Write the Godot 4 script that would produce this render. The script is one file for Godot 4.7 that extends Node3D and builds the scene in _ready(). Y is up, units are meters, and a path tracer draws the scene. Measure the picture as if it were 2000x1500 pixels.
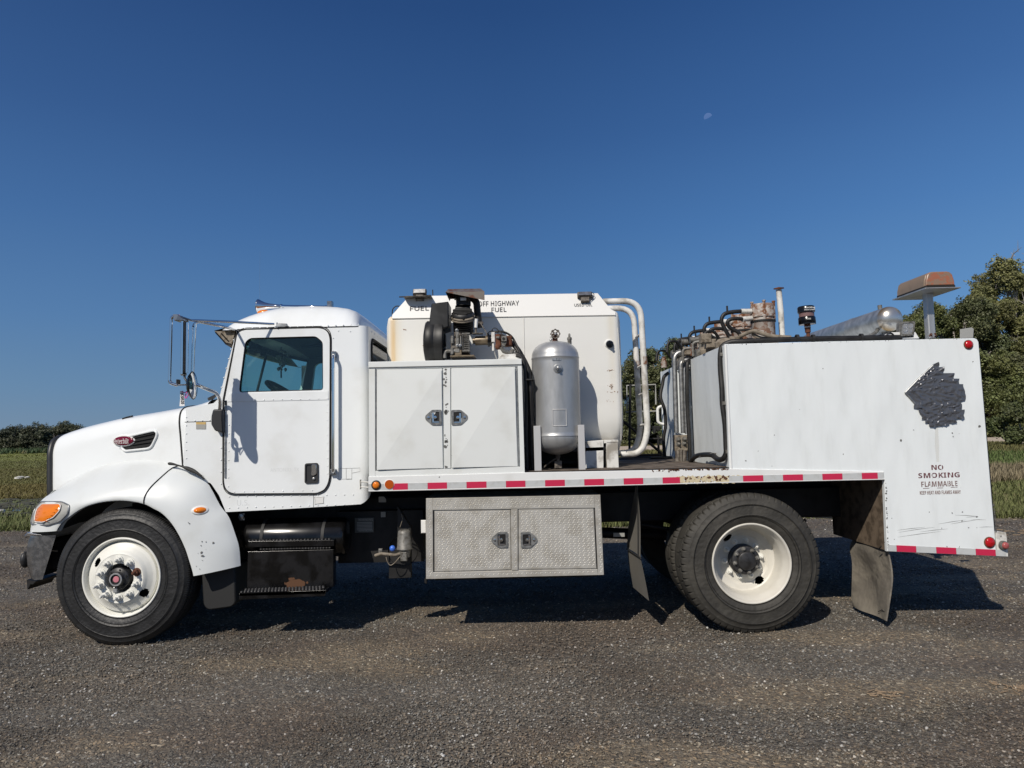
extends Node3D

# A service truck parked side-on on a gravel lot under a clear sky. Metres, y up, the truck's near side lies at z = 0.

var M := {}
var truck: Node3D
var rng := RandomNumberGenerator.new()
var SUN_TRAVEL := Vector3(0.55, -1.0, -0.99)


func _ready() -> void:
	rng.seed = 4711
	# camera
	var cam := Camera3D.new()
	cam.name = "camera"
	cam.position = Vector3(0, 1.535, 5.5)
	cam.rotation_degrees = Vector3(4.12, 0, -1.35)
	cam.fov = 56.7
	cam.near = 0.05
	cam.far = 4000
	add_child(cam)
	# sky and exposure
	var env := Environment.new()
	env.background_mode = Environment.BG_SKY
	env.tonemap_mode = Environment.TONE_MAPPER_LINEAR
	env.tonemap_exposure = 1.0
	env.sdfgi_enabled = true
	env.ssao_enabled = true
	env.ssil_enabled = true
	var sky := Sky.new()
	var pano := PanoramaSkyMaterial.new()
	pano.panorama = sky_image()
	sky.sky_material = pano
	env.sky = sky
	env.background_energy_multiplier = 1.0
	var we := WorldEnvironment.new()
	we.name = "world_environment"
	we.environment = env
	add_child(we)
	# sun
	var sun := DirectionalLight3D.new()
	sun.name = "sun"
	sun.light_energy = 1.3
	sun.light_color = Color(1.0, 0.97, 0.925)
	sun.light_angular_distance = 0.5
	sun.shadow_enabled = true
	add_child(sun)
	sun.look_at_from_position(Vector3.ZERO, SUN_TRAVEL, Vector3.UP)

	make_materials()
	build_ground()
	build_trees()
	truck = Node3D.new()
	truck.name = "service_truck"
	truck.position = Vector3(0, 0, -1.22)
	add_child(truck)
	tag(truck, "white conventional-cab fuel and lube service truck parked side-on on dark gravel", "truck")
	build_wheels()
	build_hood()
	build_fender()
	build_cab()
	build_mirror()
	build_chassis()
	build_deck()
	build_cabinet()
	build_tank()
	build_receiver()
	build_compressor()
	build_rear_box()
	build_box_top()
	build_small_things()


func sky_image() -> ImageTexture:
	# clear air: deep blue overhead, paler towards the horizon and towards the sun
	var w := 512
	var h := 256
	var img := Image.create(w, h, false, Image.FORMAT_RGBF)
	var stops := [[-90.0, Vector3(0.12, 0.115, 0.105)], [-1.0, Vector3(0.15, 0.17, 0.18)], [0.0, Vector3(0.172, 0.268, 0.385)], [4.0, Vector3(0.125, 0.248, 0.415)], [9.0, Vector3(0.086, 0.206, 0.415)], [16.0, Vector3(0.054, 0.15, 0.355)], [23.0, Vector3(0.0345, 0.103, 0.275)], [32.0, Vector3(0.02, 0.068, 0.205)], [50.0, Vector3(0.015, 0.05, 0.165)], [90.0, Vector3(0.013, 0.043, 0.145)]]
	var to_sun := -SUN_TRAVEL.normalized()
	for y in h:
		var el := 90.0 - (y + 0.5) / h * 180.0
		var base := Vector3.ZERO
		for k in stops.size() - 1:
			if el >= stops[k][0] and el <= stops[k + 1][0]:
				base = (stops[k][1] as Vector3).lerp(stops[k + 1][1], (el - stops[k][0]) / (stops[k + 1][0] - stops[k][0]))
		for x in w:
			var az := (x + 0.5) / w * TAU
			var d := Vector3(-sin(az) * cos(deg_to_rad(el)), sin(deg_to_rad(el)), -cos(az) * cos(deg_to_rad(el))) * Vector3(-1, 1, 1)
			var c := base * Vector3(1.0 + 0.75 * maxf(d.x, 0.0), 1.0 + 0.6 * maxf(d.x, 0.0), 1.0 + 0.5 * maxf(d.x, 0.0)) if el > 0.0 else base
			if el > -2.0:
				var mu := d.dot(to_sun)
				c += Vector3(0.1, 0.1, 0.1) * pow(maxf(0.0, mu * 0.5 + 0.5), 5.0) + Vector3(0.6, 0.57, 0.5) * pow(maxf(0.0, mu), 40.0)
				var low := exp(-maxf(el, 0.0) / 9.0)
				c += Vector3(0.02, 0.004, -0.018) * low * clampf(-d.x * 1.5, -0.5, 1.0)
			img.set_pixel(x, y, Color(c.x, c.y, c.z))
	return ImageTexture.create_from_image(img)


# ---------------------------------------------------------------- mesh building

class MB:
	var v := PackedVector3Array()
	var n := PackedVector3Array()
	var c := PackedColorArray()
	var uv := PackedVector2Array()
	var ix := PackedInt32Array()
	var col := Color(1, 1, 1)
	var xf := Transform3D.IDENTITY

	func vert(p: Vector3, nn: Vector3, u := Vector2.ZERO, cc = null) -> int:
		v.append(xf * p)
		n.append((xf.basis * nn).normalized())
		uv.append(u)
		c.append(col if cc == null else cc)
		return v.size() - 1

	func face(a: int, b: int, d: int) -> void:
		var cr := (v[b] - v[a]).cross(v[d] - v[a])
		if cr.dot(n[a] + n[b] + n[d]) > 0.0:
			ix.append_array([a, d, b])
		else:
			ix.append_array([a, b, d])

	func tri(a: Vector3, b: Vector3, d: Vector3, nn: Vector3) -> void:
		var i := vert(a, nn)
		vert(b, nn)
		vert(d, nn)
		face(i, i + 1, i + 2)

	func quad(a: Vector3, b: Vector3, d: Vector3, e: Vector3, nn = null) -> void:
		var nm: Vector3 = (b - a).cross(e - a).normalized() if nn == null else nn
		var i := vert(a, nm, Vector2(0, 1))
		vert(b, nm, Vector2(1, 1))
		vert(d, nm, Vector2(1, 0))
		vert(e, nm, Vector2(0, 0))
		face(i, i + 1, i + 2)
		face(i, i + 2, i + 3)

	# rows of points; smooth; normals turned away from "from" when that is a point, else flipped by sgn
	func grid(g: Array, wrap_u := false, wrap_v := false, from = null, sgn := 1.0, cols = null) -> void:
		var nu := g.size()
		var nv: int = g[0].size()
		var i0 := v.size()
		for i in nu:
			for j in nv:
				var p: Vector3 = g[i][j]
				var a: Vector3 = g[(i + 1) % nu][j] if wrap_u else g[mini(i + 1, nu - 1)][j]
				var b: Vector3 = g[(i - 1 + nu) % nu][j] if wrap_u else g[maxi(i - 1, 0)][j]
				var e: Vector3 = g[i][(j + 1) % nv] if wrap_v else g[i][mini(j + 1, nv - 1)]
				var f: Vector3 = g[i][(j - 1 + nv) % nv] if wrap_v else g[i][maxi(j - 1, 0)]
				var nn := (a - b).cross(e - f)
				if nn.length() < 1e-12:
					nn = (p - (from if from != null else Vector3.ZERO))
				nn = nn.normalized() * sgn
				if from != null and nn.dot(p - from) < 0.0:
					nn = -nn
				vert(p, nn, Vector2(float(j) / maxf(1.0, nv - 1), float(i) / maxf(1.0, nu - 1)), null if cols == null else cols[i][j])
		for i in (nu if wrap_u else nu - 1):
			for j in (nv if wrap_v else nv - 1):
				var a := i0 + i * nv + j
				var b := i0 + ((i + 1) % nu) * nv + j
				var d := i0 + ((i + 1) % nu) * nv + (j + 1) % nv
				var e := i0 + i * nv + (j + 1) % nv
				face(a, b, d)
				face(a, d, e)

	func tube(path: Array, r, sides := 8, caps := true) -> void:
		var rows := []
		var up := Vector3.UP
		var t0: Vector3 = (path[1] - path[0]).normalized()
		if absf(t0.dot(up)) > 0.9:
			up = Vector3.RIGHT
		var s := t0.cross(up).normalized()
		for i in path.size():
			var t: Vector3 = ((path[mini(i + 1, path.size() - 1)] as Vector3) - path[maxi(i - 1, 0)]).normalized()
			s = (s - t * s.dot(t)).normalized()
			var w := t.cross(s)
			var rr: float = r[i] if r is Array else r
			var row := []
			for k in sides:
				var a := TAU * k / sides
				row.append(path[i] + (s * cos(a) + w * sin(a)) * rr)
			rows.append(row)
		var i0 := v.size()
		for i in rows.size():
			for k in sides:
				vert(rows[i][k], rows[i][k] - path[i], Vector2(float(k) / sides, float(i)))
		for i in rows.size() - 1:
			for k in sides:
				var a := i0 + i * sides + k
				var b := i0 + (i + 1) * sides + k
				var d := i0 + (i + 1) * sides + (k + 1) % sides
				var e := i0 + i * sides + (k + 1) % sides
				face(a, b, d)
				face(a, d, e)
		if caps:
			for end in [0, rows.size() - 1]:
				var nn: Vector3 = (path[0] - path[1] if end == 0 else path[end] - path[end - 1]).normalized()
				var m := vert(path[end], nn)
				for k in sides:
					vert(rows[end][k], nn)
				for k in sides:
					face(m, m + 1 + k, m + 1 + (k + 1) % sides)

	# profile: Vector2(radius, height along axis); sharp corners stay sharp
	func lathe(prof: Array, at: Vector3, axis: Vector3, segs := 32, cut := 0.75, a0 := 0.0, a1 := TAU) -> void:
		axis = axis.normalized()
		var s := axis.cross(Vector3.UP if absf(axis.y) < 0.9 else Vector3.RIGHT).normalized()
		var w := axis.cross(s)
		var m := prof.size()
		var nr := []
		for i in m - 1:
			var d: Vector2 = prof[i + 1] - prof[i]
			nr.append(Vector2(d.y, -d.x).normalized())
		for i in m - 1:
			var na: Vector2 = nr[i]
			var nb: Vector2 = nr[i]
			if i > 0 and nr[i - 1].dot(nr[i]) > cut:
				na = (nr[i] + nr[i - 1]).normalized()
			if i < m - 2 and nr[i + 1].dot(nr[i]) > cut:
				nb = (nr[i] + nr[i + 1]).normalized()
			var i0 := v.size()
			for k in segs + 1:
				var a := a0 + (a1 - a0) * k / segs
				var rad := s * cos(a) + w * sin(a)
				vert(at + rad * prof[i].x + axis * prof[i].y, rad * na.x + axis * na.y, Vector2(float(k) / segs, float(i) / m))
				vert(at + rad * prof[i + 1].x + axis * prof[i + 1].y, rad * nb.x + axis * nb.y, Vector2(float(k) / segs, float(i + 1) / m))
			for k in segs:
				var a := i0 + k * 2
				face(a, a + 1, a + 3)
				face(a, a + 3, a + 2)

	func box(lo: Vector3, hi: Vector3, bev := 0.0) -> void:
		var a := Vector3(minf(lo.x, hi.x), minf(lo.y, hi.y), minf(lo.z, hi.z))
		var b := Vector3(maxf(lo.x, hi.x), maxf(lo.y, hi.y), maxf(lo.z, hi.z))
		var poly := [Vector2(a.x, a.y), Vector2(b.x, a.y), Vector2(b.x, b.y), Vector2(a.x, b.y)]
		prism(poly, a.z, b.z, bev)

	# a polygon in x, y between z0 and z1, both faces chamfered by bev
	func prism(poly_in: Array, z0: float, z1: float, bev := 0.0, back := true) -> void:
		var poly := PackedVector2Array(poly_in)
		if Geometry2D.is_polygon_clockwise(poly):
			poly.reverse()
		var m := poly.size()
		var inn := PackedVector2Array()
		var en := []
		for i in m:
			var d := (poly[(i + 1) % m] - poly[i]).normalized()
			en.append(Vector2(d.y, -d.x))
		for i in m:
			var mm: Vector2 = (en[i] + en[(i - 1 + m) % m])
			mm = mm / maxf(0.3, mm.dot(en[i]))
			inn.append(poly[i] - mm * bev)
		var tri_ix := Geometry2D.triangulate_polygon(inn)
		if tri_ix.is_empty():
			tri_ix = Geometry2D.triangulate_polygon(poly)
		for f in ([1, -1] if back else [1]):
			var z := z1 if f > 0 else z0
			var i0 := v.size()
			for p in inn:
				vert(Vector3(p.x, p.y, z), Vector3(0, 0, f))
			for k in range(0, tri_ix.size(), 3):
				face(i0 + tri_ix[k], i0 + tri_ix[k + 1], i0 + tri_ix[k + 2])
		for i in m:
			var j := (i + 1) % m
			var ni: Vector2 = en[i]
			var na: Vector2 = ni
			var nb: Vector2 = ni
			if en[(i - 1 + m) % m].dot(ni) > 0.7:
				na = (ni + en[(i - 1 + m) % m]).normalized()
			if en[j].dot(ni) > 0.7:
				nb = (ni + en[j]).normalized()
			var i0 := v.size()
			var zb := z0 + (bev if back else 0.0)
			vert(Vector3(poly[i].x, poly[i].y, z1 - bev), Vector3(na.x, na.y, 0))
			vert(Vector3(poly[j].x, poly[j].y, z1 - bev), Vector3(nb.x, nb.y, 0))
			vert(Vector3(poly[j].x, poly[j].y, zb), Vector3(nb.x, nb.y, 0))
			vert(Vector3(poly[i].x, poly[i].y, zb), Vector3(na.x, na.y, 0))
			face(i0, i0 + 1, i0 + 2)
			face(i0, i0 + 2, i0 + 3)
			if bev > 0.0:
				for f in ([1, -1] if back else [1]):
					var z := z1 if f > 0 else z0
					i0 = v.size()
					vert(Vector3(poly[i].x, poly[i].y, z - f * bev), Vector3(na.x, na.y, f * 0.7))
					vert(Vector3(poly[j].x, poly[j].y, z - f * bev), Vector3(nb.x, nb.y, f * 0.7))
					vert(Vector3(inn[j].x, inn[j].y, z), Vector3(nb.x * 0.5, nb.y * 0.5, f))
					vert(Vector3(inn[i].x, inn[i].y, z), Vector3(na.x * 0.5, na.y * 0.5, f))
					face(i0, i0 + 1, i0 + 2)
					face(i0, i0 + 2, i0 + 3)

	# a sheet with a hole: both outlines are star-shaped seen from ctr
	func ring(outer: Array, inner: Array, ctr: Vector2, z0: float, z1: float) -> void:
		var angs := []
		for p in outer:
			angs.append((p - ctr).angle())
		for p in inner:
			angs.append((p - ctr).angle())
		for k in 48:
			angs.append(-PI + TAU * k / 48.0)
		angs.sort()
		var aa := []
		for a in angs:
			if aa.is_empty() or a - aa[-1] > 0.0008:
				aa.append(a)
		var po := []
		var pi_ := []
		for a in aa:
			po.append(MB.hit(outer, ctr, a))
			pi_.append(MB.hit(inner, ctr, a))
		var m := aa.size()
		for f in [1, -1]:
			var z := z1 if f > 0 else z0
			var i0 := v.size()
			for k in m:
				vert(Vector3(po[k].x, po[k].y, z), Vector3(0, 0, f))
				vert(Vector3(pi_[k].x, pi_[k].y, z), Vector3(0, 0, f))
			for k in m:
				var a := i0 + k * 2
				var b := i0 + ((k + 1) % m) * 2
				face(a, b, b + 1)
				face(a, b + 1, a + 1)
		for s in [1, -1]:
			var lp: Array = po if s > 0 else pi_
			for k in m:
				var a: Vector2 = lp[k]
				var b: Vector2 = lp[(k + 1) % m]
				var d := (b - a).normalized()
				var nn := Vector2(d.y, -d.x)
				if nn.dot((a + b) * 0.5 - ctr) * s < 0.0:
					nn = -nn
				quad(Vector3(a.x, a.y, z1), Vector3(b.x, b.y, z1), Vector3(b.x, b.y, z0), Vector3(a.x, a.y, z0), Vector3(nn.x, nn.y, 0))

	static func hit(loop: Array, ctr: Vector2, ang: float) -> Vector2:
		var d := Vector2.from_angle(ang)
		var best := -1.0
		for i in loop.size():
			var a: Vector2 = loop[i] - ctr
			var b: Vector2 = loop[(i + 1) % loop.size()] - ctr
			var e := b - a
			var den := d.cross(e)
			if absf(den) < 1e-12:
				continue
			var t := a.cross(e) / den
			var s := a.cross(d) / den
			if t > 0.0 and s >= -1e-5 and s <= 1.00001:
				best = maxf(best, t)
		return ctr + d * best

	func ball(at: Vector3, r: Vector3, nu := 10, nv := 14) -> void:
		var i0 := v.size()
		for i in nu + 1:
			for j in nv + 1:
				var a := PI * i / nu
				var b := TAU * j / nv
				var d := Vector3(sin(a) * cos(b), cos(a), sin(a) * sin(b))
				vert(at + d * r, d / r)
		for i in nu:
			for j in nv:
				var a := i0 + i * (nv + 1) + j
				var b := a + nv + 1
				face(a, b, b + 1)
				face(a, b + 1, a + 1)

	func mesh() -> ArrayMesh:
		var arr := []
		arr.resize(Mesh.ARRAY_MAX)
		arr[Mesh.ARRAY_VERTEX] = v
		arr[Mesh.ARRAY_NORMAL] = n
		arr[Mesh.ARRAY_COLOR] = c
		arr[Mesh.ARRAY_TEX_UV] = uv
		arr[Mesh.ARRAY_INDEX] = ix
		var am := ArrayMesh.new()
		am.add_surface_from_arrays(Mesh.PRIMITIVE_TRIANGLES, arr)
		return am


# ---------------------------------------------------------------- scene helpers

func tag(o: Node, label: String, category: String, group := "", kind := "") -> void:
	if label != "":
		o.set_meta("label", label)
	if category != "":
		o.set_meta("category", category)
	if group != "":
		o.set_meta("group", group)
	if kind != "":
		o.set_meta("kind", kind)


var name_counts := {}


func numbered(parent: Node, called: String) -> String:
	var key := str(parent.get_instance_id()) + called
	var k: int = name_counts.get(key, 0)
	name_counts[key] = k + 1
	return called if k == 0 else "%s_%03d" % [called, k]


# commits shapes given in world metres as one named mesh under parent
func obj(called: String, mb: MB, mat: Material, parent: Node = null, label := "", stuff := false) -> MeshInstance3D:
	if parent == null:
		parent = truck
	var o := MeshInstance3D.new()
	o.name = numbered(parent, called)
	o.mesh = mb.mesh()
	o.material_override = mat
	o.cast_shadow = GeometryInstance3D.SHADOW_CASTING_SETTING_ON
	parent.add_child(o, true)
	if parent is Node3D and parent != self and parent.has_meta("category"):
		o.position = -(parent as Node3D).position
	if label != "":
		o.set_meta("label", label)
	if stuff:
		o.set_meta("kind", "stuff")
	return o


func structure(called: String, mb: MB, mat: Material, label := "") -> MeshInstance3D:
	var o := obj(called, mb, mat, self)
	o.set_meta("kind", "structure")
	if label != "":
		o.set_meta("label", label)
	return o


# printed or painted lettering, as thin raised letters
func lettering(called: String, text: String, at: Vector3, width: float, height: float, mat: Material, parent: Node, bold := false, slant := 0.0, serif := false) -> MeshInstance3D:
	var f := SystemFont.new()
	f.font_names = PackedStringArray(["Droid Serif" if serif else "Droid Sans"])
	f.font_weight = 700 if bold else 400
	var tm := TextMesh.new()
	tm.font = f
	tm.text = text
	tm.font_size = 32
	tm.pixel_size = 0.01
	tm.depth = 0.02
	tm.curve_step = 1.5
	var box := tm.get_aabb()
	var o := MeshInstance3D.new()
	o.name = numbered(parent, called)
	o.mesh = tm
	o.material_override = mat
	parent.add_child(o, true)
	var s := Vector3(width / maxf(box.size.x, 0.001), height / maxf(box.size.y, 0.001), 0.05)
	var b := Basis(Vector3(s.x, 0, 0), Vector3(slant * s.y, s.y, 0), Vector3(0, 0, s.z))
	b = Basis(Vector3(0, 0, 1), 0.0) * b
	var mid := box.position + box.size * 0.5
	var off := Vector3.ZERO
	if parent.has_meta("category"):
		off = -(parent as Node3D).position
	o.transform = Transform3D(b, at + off - b * mid)
	return o


func smooth_path(pts: Array, per := 6) -> Array:
	var out := []
	var m := pts.size()
	for i in m - 1:
		var a: Vector3 = pts[maxi(i - 1, 0)]
		var b: Vector3 = pts[i]
		var c: Vector3 = pts[i + 1]
		var d: Vector3 = pts[mini(i + 2, m - 1)]
		for k in per:
			out.append(b.cubic_interpolate(c, a, d, float(k) / per))
	out.append(pts[m - 1])
	return out


# a path with straight runs and rounded corners
func bent(pts: Array, r: float, per := 5) -> Array:
	var out := [pts[0]]
	for i in range(1, pts.size() - 1):
		var b: Vector3 = pts[i]
		var da: Vector3 = pts[i - 1] - b
		var dc: Vector3 = pts[i + 1] - b
		var q := minf(r, minf(da.length(), dc.length()) * 0.48)
		var a := b + da.normalized() * q
		var c := b + dc.normalized() * q
		for k in per + 1:
			var t := float(k) / per
			out.append(a.lerp(b, t).lerp(b.lerp(c, t), t))
	out.append(pts[pts.size() - 1])
	return out


func round_poly(pts: Array, r: float, per := 4) -> Array:
	var out := []
	var m := pts.size()
	for i in m:
		var b: Vector2 = pts[i]
		var da: Vector2 = pts[(i - 1 + m) % m] - b
		var dc: Vector2 = pts[(i + 1) % m] - b
		var q := minf(r, minf(da.length(), dc.length()) * 0.49)
		var a := b + da.normalized() * q
		var c := b + dc.normalized() * q
		for k in per + 1:
			var t := float(k) / per
			out.append(a.lerp(b, t).lerp(b.lerp(c, t), t))
	return out


func ellipse(ctr: Vector2, rx: float, ry: float, m := 28) -> Array:
	var out := []
	for k in m:
		out.append(ctr + Vector2(cos(TAU * k / m) * rx, sin(TAU * k / m) * ry))
	return out


func to3(pts: Array, z: float, close := false) -> Array:
	var out := []
	for p in pts:
		out.append(Vector3(p.x, p.y, z))
	if close:
		out.append(out[0])
	return out


func flat(pts: Array) -> Array:
	var out := []
	for p: Vector3 in pts:
		out.append(Vector2(p.x, p.y))
	return out


# height of a curved surface towards +z at a place in x and y: nearest point, then its tangent plane
func grid_z(g: Array, p: Vector2) -> float:
	var best := 1e9
	var bi := 0
	var bj := 0
	for i in g.size():
		for j in g[i].size():
			var q: Vector3 = g[i][j]
			var d := (q.x - p.x) * (q.x - p.x) + (q.y - p.y) * (q.y - p.y)
			if d < best:
				best = d
				bi = i
				bj = j
	var c: Vector3 = g[bi][bj]
	var du: Vector3 = g[mini(bi + 1, g.size() - 1)][bj] - g[maxi(bi - 1, 0)][bj]
	var dv: Vector3 = g[bi][mini(bj + 1, g[bi].size() - 1)] - g[bi][maxi(bj - 1, 0)]
	var det := du.x * dv.y - du.y * dv.x
	if absf(det) < 1e-9:
		return c.z
	var e := p - Vector2(c.x, c.y)
	var a := clampf((e.x * dv.y - e.y * dv.x) / det, -0.6, 0.6)
	var b := clampf((du.x * e.y - du.y * e.x) / det, -0.6, 0.6)
	return c.z + a * du.z + b * dv.z


# a patch that lies on a curved surface, raised by off and domed in the middle
func patch(mb: MB, poly: Array, g: Array, off: float, dome := 0.0, rings := 5) -> void:
	var ctr := Vector2.ZERO
	for p in poly:
		ctr += p
	ctr /= poly.size()
	var rows := []
	for i in rings + 1:
		var t := float(i) / rings
		var row := []
		for p: Vector2 in poly:
			var q := ctr.lerp(p, t)
			row.append(Vector3(q.x, q.y, grid_z(g, q) + off + dome * (1.0 - t * t)))
		rows.append(row)
	var edge := []
	for q: Vector3 in rows[rings]:
		edge.append(q - Vector3(0, 0, off + 0.004))
	rows.append(edge)
	mb.grid(rows, false, true, Vector3(ctr.x, ctr.y, grid_z(g, ctr) - 3.0))


func frame_of(at: Vector3, y_axis: Vector3, z_hint := Vector3(0, 0, 1)) -> Transform3D:
	var y := y_axis.normalized()
	var x := y.cross(z_hint).normalized()
	return Transform3D(Basis(x, y, x.cross(y)), at)


# ---------------------------------------------------------------- materials

func lin(r: float, g: float, b: float) -> Color:
	return Color(r, g, b).linear_to_srgb()


# a seamless tone map: noise between two linear colours
func tones(sd: int, freq: float, a: Color, b: Color, lo := 0.0, hi := 1.0, size := 256, squash := Vector2.ONE) -> ImageTexture:
	var nz := FastNoiseLite.new()
	nz.seed = sd
	nz.frequency = freq
	nz.fractal_octaves = 5
	nz.fractal_gain = 0.58
	var src := nz.get_seamless_image(size, size)
	var img := Image.create(size, size, false, Image.FORMAT_RGB8)
	for y in size:
		for x in size:
			var t := smoothstep(lo, hi, src.get_pixel(x, y).r)
			img.set_pixel(x, y, a.lerp(b, t).linear_to_srgb())
	img.generate_mipmaps()
	return ImageTexture.create_from_image(img)


func mat(called: String, c: Color, rough := 0.5, metal := 0.0, tex: Texture2D = null, scale := 1.0, stretch := Vector3.ONE) -> StandardMaterial3D:
	var m := StandardMaterial3D.new()
	m.resource_name = called
	m.albedo_color = c.linear_to_srgb()
	m.roughness = rough
	m.metallic = metal
	if tex:
		m.albedo_texture = tex
		m.uv1_triplanar = true
		m.uv1_world_triplanar = true
		m.uv1_scale = stretch * scale
	M[called] = m
	return m


func bumpy(m: StandardMaterial3D, sd: int, freq: float, depth: float) -> void:
	var nz := FastNoiseLite.new()
	nz.seed = sd
	nz.frequency = freq
	nz.fractal_octaves = 4
	var img := nz.get_seamless_image(256, 256)
	img.convert(Image.FORMAT_RGBA8)
	img.bump_map_to_normal_map(depth)
	m.normal_enabled = true
	m.normal_texture = ImageTexture.create_from_image(img)


func make_materials() -> void:
	var grime := tones(1, 0.012, Color(1, 1, 1), Color(0.9, 0.89, 0.87), 0.45, 1.0)
	var streaks := tones(2, 0.02, Color(1, 1, 1), Color(0.93, 0.93, 0.925), 0.4, 0.95)
	var blotch := tones(3, 0.015, Color(1, 1, 1), Color(0.45, 0.42, 0.38), 0.35, 0.8)
	var rusty := tones(4, 0.018, Color(0.62, 0.58, 0.53), Color(0.23, 0.085, 0.03), 0.4, 0.62)
	var oily := tones(5, 0.02, Color(0.17, 0.15, 0.125), Color(0.06, 0.05, 0.043), 0.35, 0.65)
	var galv := tones(6, 0.03, Color(1, 1, 1), Color(0.62, 0.63, 0.64), 0.3, 0.75)
	var dusty := tones(7, 0.012, Color(0.2, 0.185, 0.165), Color(1, 1, 1), 0.3, 0.75)
	mat("white", Color(0.785, 0.81, 0.815), 0.32, 0.0, grime, 0.45)
	M.white.clearcoat_enabled = true
	M.white.clearcoat = 0.35
	M.white.clearcoat_roughness = 0.15
	mat("white_box", Color(0.75, 0.785, 0.79), 0.45, 0.0, streaks, 0.8, Vector3(1.6, 0.35, 1.6))
	bumpy(M.white_box, 31, 0.006, 1.2)
	mat("white_cabinet", Color(0.7, 0.72, 0.705), 0.5, 0.0, grime, 0.6)
	mat("white_tank", Color(1, 1, 1), 0.45)
	M.white_tank.vertex_color_use_as_albedo = true
	mat("white_rail", Color(0.72, 0.73, 0.72), 0.5, 0.0, grime, 0.8)
	mat("white_worn", Color(0.70, 0.69, 0.65), 0.55, 0.0, blotch, 1.2)
	mat("cream_rim", Color(0.74, 0.735, 0.68), 0.42, 0.0, grime, 1.5)
	mat("black_paint", Color(0.011, 0.011, 0.012), 0.2, 0.0, dusty, 1.5)
	mat("frame_black", Color(0.014, 0.013, 0.013), 0.6, 0.0, dusty, 1.1)
	mat("rubber", Color(0.016, 0.016, 0.016), 0.65)
	mat("hose", Color(0.02, 0.019, 0.018), 0.55, 0.0, dusty, 2.0)
	mat("hub_grey", Color(0.04, 0.04, 0.042), 0.45, 0.3, blotch, 4.0)
	mat("gasket", Color(0.008, 0.008, 0.008), 0.75)
	var tyre_tone := tones(8, 0.01, Color(0.6, 0.6, 0.6), Color(1.35, 1.3, 1.2).clamp(Color.BLACK, Color.WHITE), 0.3, 0.8)
	mat("tyre", Color(0.022, 0.022, 0.0225), 0.52, 0.0, tyre_tone, 2.2)
	bumpy(M.tyre, 33, 0.05, 1.5)
	mat("tyre_dusty", Color(0.05, 0.046, 0.038), 0.7, 0.0, tyre_tone, 1.4)
	bumpy(M.tyre_dusty, 34, 0.05, 1.5)
	mat("chrome", Color(0.78, 0.79, 0.8), 0.06, 1.0)
	mat("chrome_dull", Color(0.4, 0.4, 0.4), 0.25, 0.9, galv, 2.0)
	mat("latch_metal", Color(0.3, 0.3, 0.29), 0.38, 0.5, galv, 3.0)
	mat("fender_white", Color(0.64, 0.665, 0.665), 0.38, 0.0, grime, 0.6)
	mat("steel", Color(0.48, 0.48, 0.47), 0.42, 0.85, galv, 2.0)
	mat("galvanised", Color(0.47, 0.475, 0.475), 0.42, 0.6, tones(66, 0.02, Color(1, 1, 1), Color(0.82, 0.82, 0.82), 0.3, 0.8), 1.0, Vector3(1.6, 0.5, 1.6))
	mat("aluminium_plate", Color(0.52, 0.5, 0.455), 0.45, 0.4, tones(67, 0.02, Color(1, 1, 1), Color(0.8, 0.78, 0.74), 0.3, 0.8), 1.0)
	mat("aluminium_lug", Color(0.72, 0.7, 0.64), 0.35, 0.5)
	mat("rust", Color(0.7, 0.7, 0.7), 0.85, 0.0, rusty, 3.0)
	mat("rust_dark", Color(0.14, 0.05, 0.024), 0.85, 0.0, blotch, 4.0)
	mat("oily", Color(1, 1, 1), 0.6, 0.1, oily, 4.0)
	mat("grey_cast", Color(0.2, 0.195, 0.18), 0.55, 0.3, blotch, 5.0)
	mat("brown_motor", Color(0.21, 0.165, 0.11), 0.4, 0.35, blotch, 3.0)
	mat("tan_dust", Color(0.24, 0.205, 0.16), 0.85, 0.0, blotch, 4.0)
	mat("charcoal_plastic", Color(0.022, 0.022, 0.022), 0.5, 0.0, dusty, 1.3)
	mat("dark_plastic", Color(0.025, 0.025, 0.026), 0.45)
	mat("amber", Color(0.72, 0.19, 0.012), 0.15)
	mat("amber_deep", Color(0.42, 0.075, 0.006), 0.18)
	mat("amber_faded", Color(0.33, 0.17, 0.11), 0.35, 0.0, tones(9, 0.02, Color(0.75, 0.95, 1.0), Color(1.0, 0.72, 0.6), 0.4, 0.6), 3.0)
	mat("grey_lens", Color(0.24, 0.175, 0.115), 0.35, 0.0, grime, 3.0)
	mat("red_lens", Color(0.42, 0.008, 0.012), 0.12)
	mat("red_faded", Color(0.36, 0.09, 0.085), 0.25)
	mat("tape_red", Color(0.52, 0.022, 0.07), 0.35)
	mat("tape_silver", Color(0.5, 0.515, 0.515), 0.3, 0.0, grime, 3.0)
	mat("duct_tape", Color(0.1, 0.104, 0.117), 0.3, 0.3)
	M.duct_tape.roughness = 0.23
	mat("emblem_red", Color(0.14, 0.005, 0.022), 0.2)
	mat("plum_paint", Color(0.14, 0.055, 0.065), 0.7)
	mat("plum_worn", Color(0.2, 0.135, 0.13), 0.7)
	mat("black_print", Color(0.02, 0.02, 0.024), 0.6)
	mat("ghost_print", Color(0.63, 0.645, 0.645), 0.55)
	mat("interior", Color(0.035, 0.037, 0.04), 0.8)
	mat("interior_dark", Color(0.009, 0.009, 0.01), 0.75)
	mat("flap", Color(0.23, 0.205, 0.165), 0.9, 0.0, tones(10, 0.02, Color(1, 1, 1), Color(0.68, 0.68, 0.7), 0.3, 0.8), 0.7)
	bumpy(M.flap, 43, 0.03, 2.0)
	mat("flap_grey", Color(0.165, 0.155, 0.135), 0.8, 0.0, grime, 2.0)
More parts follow.
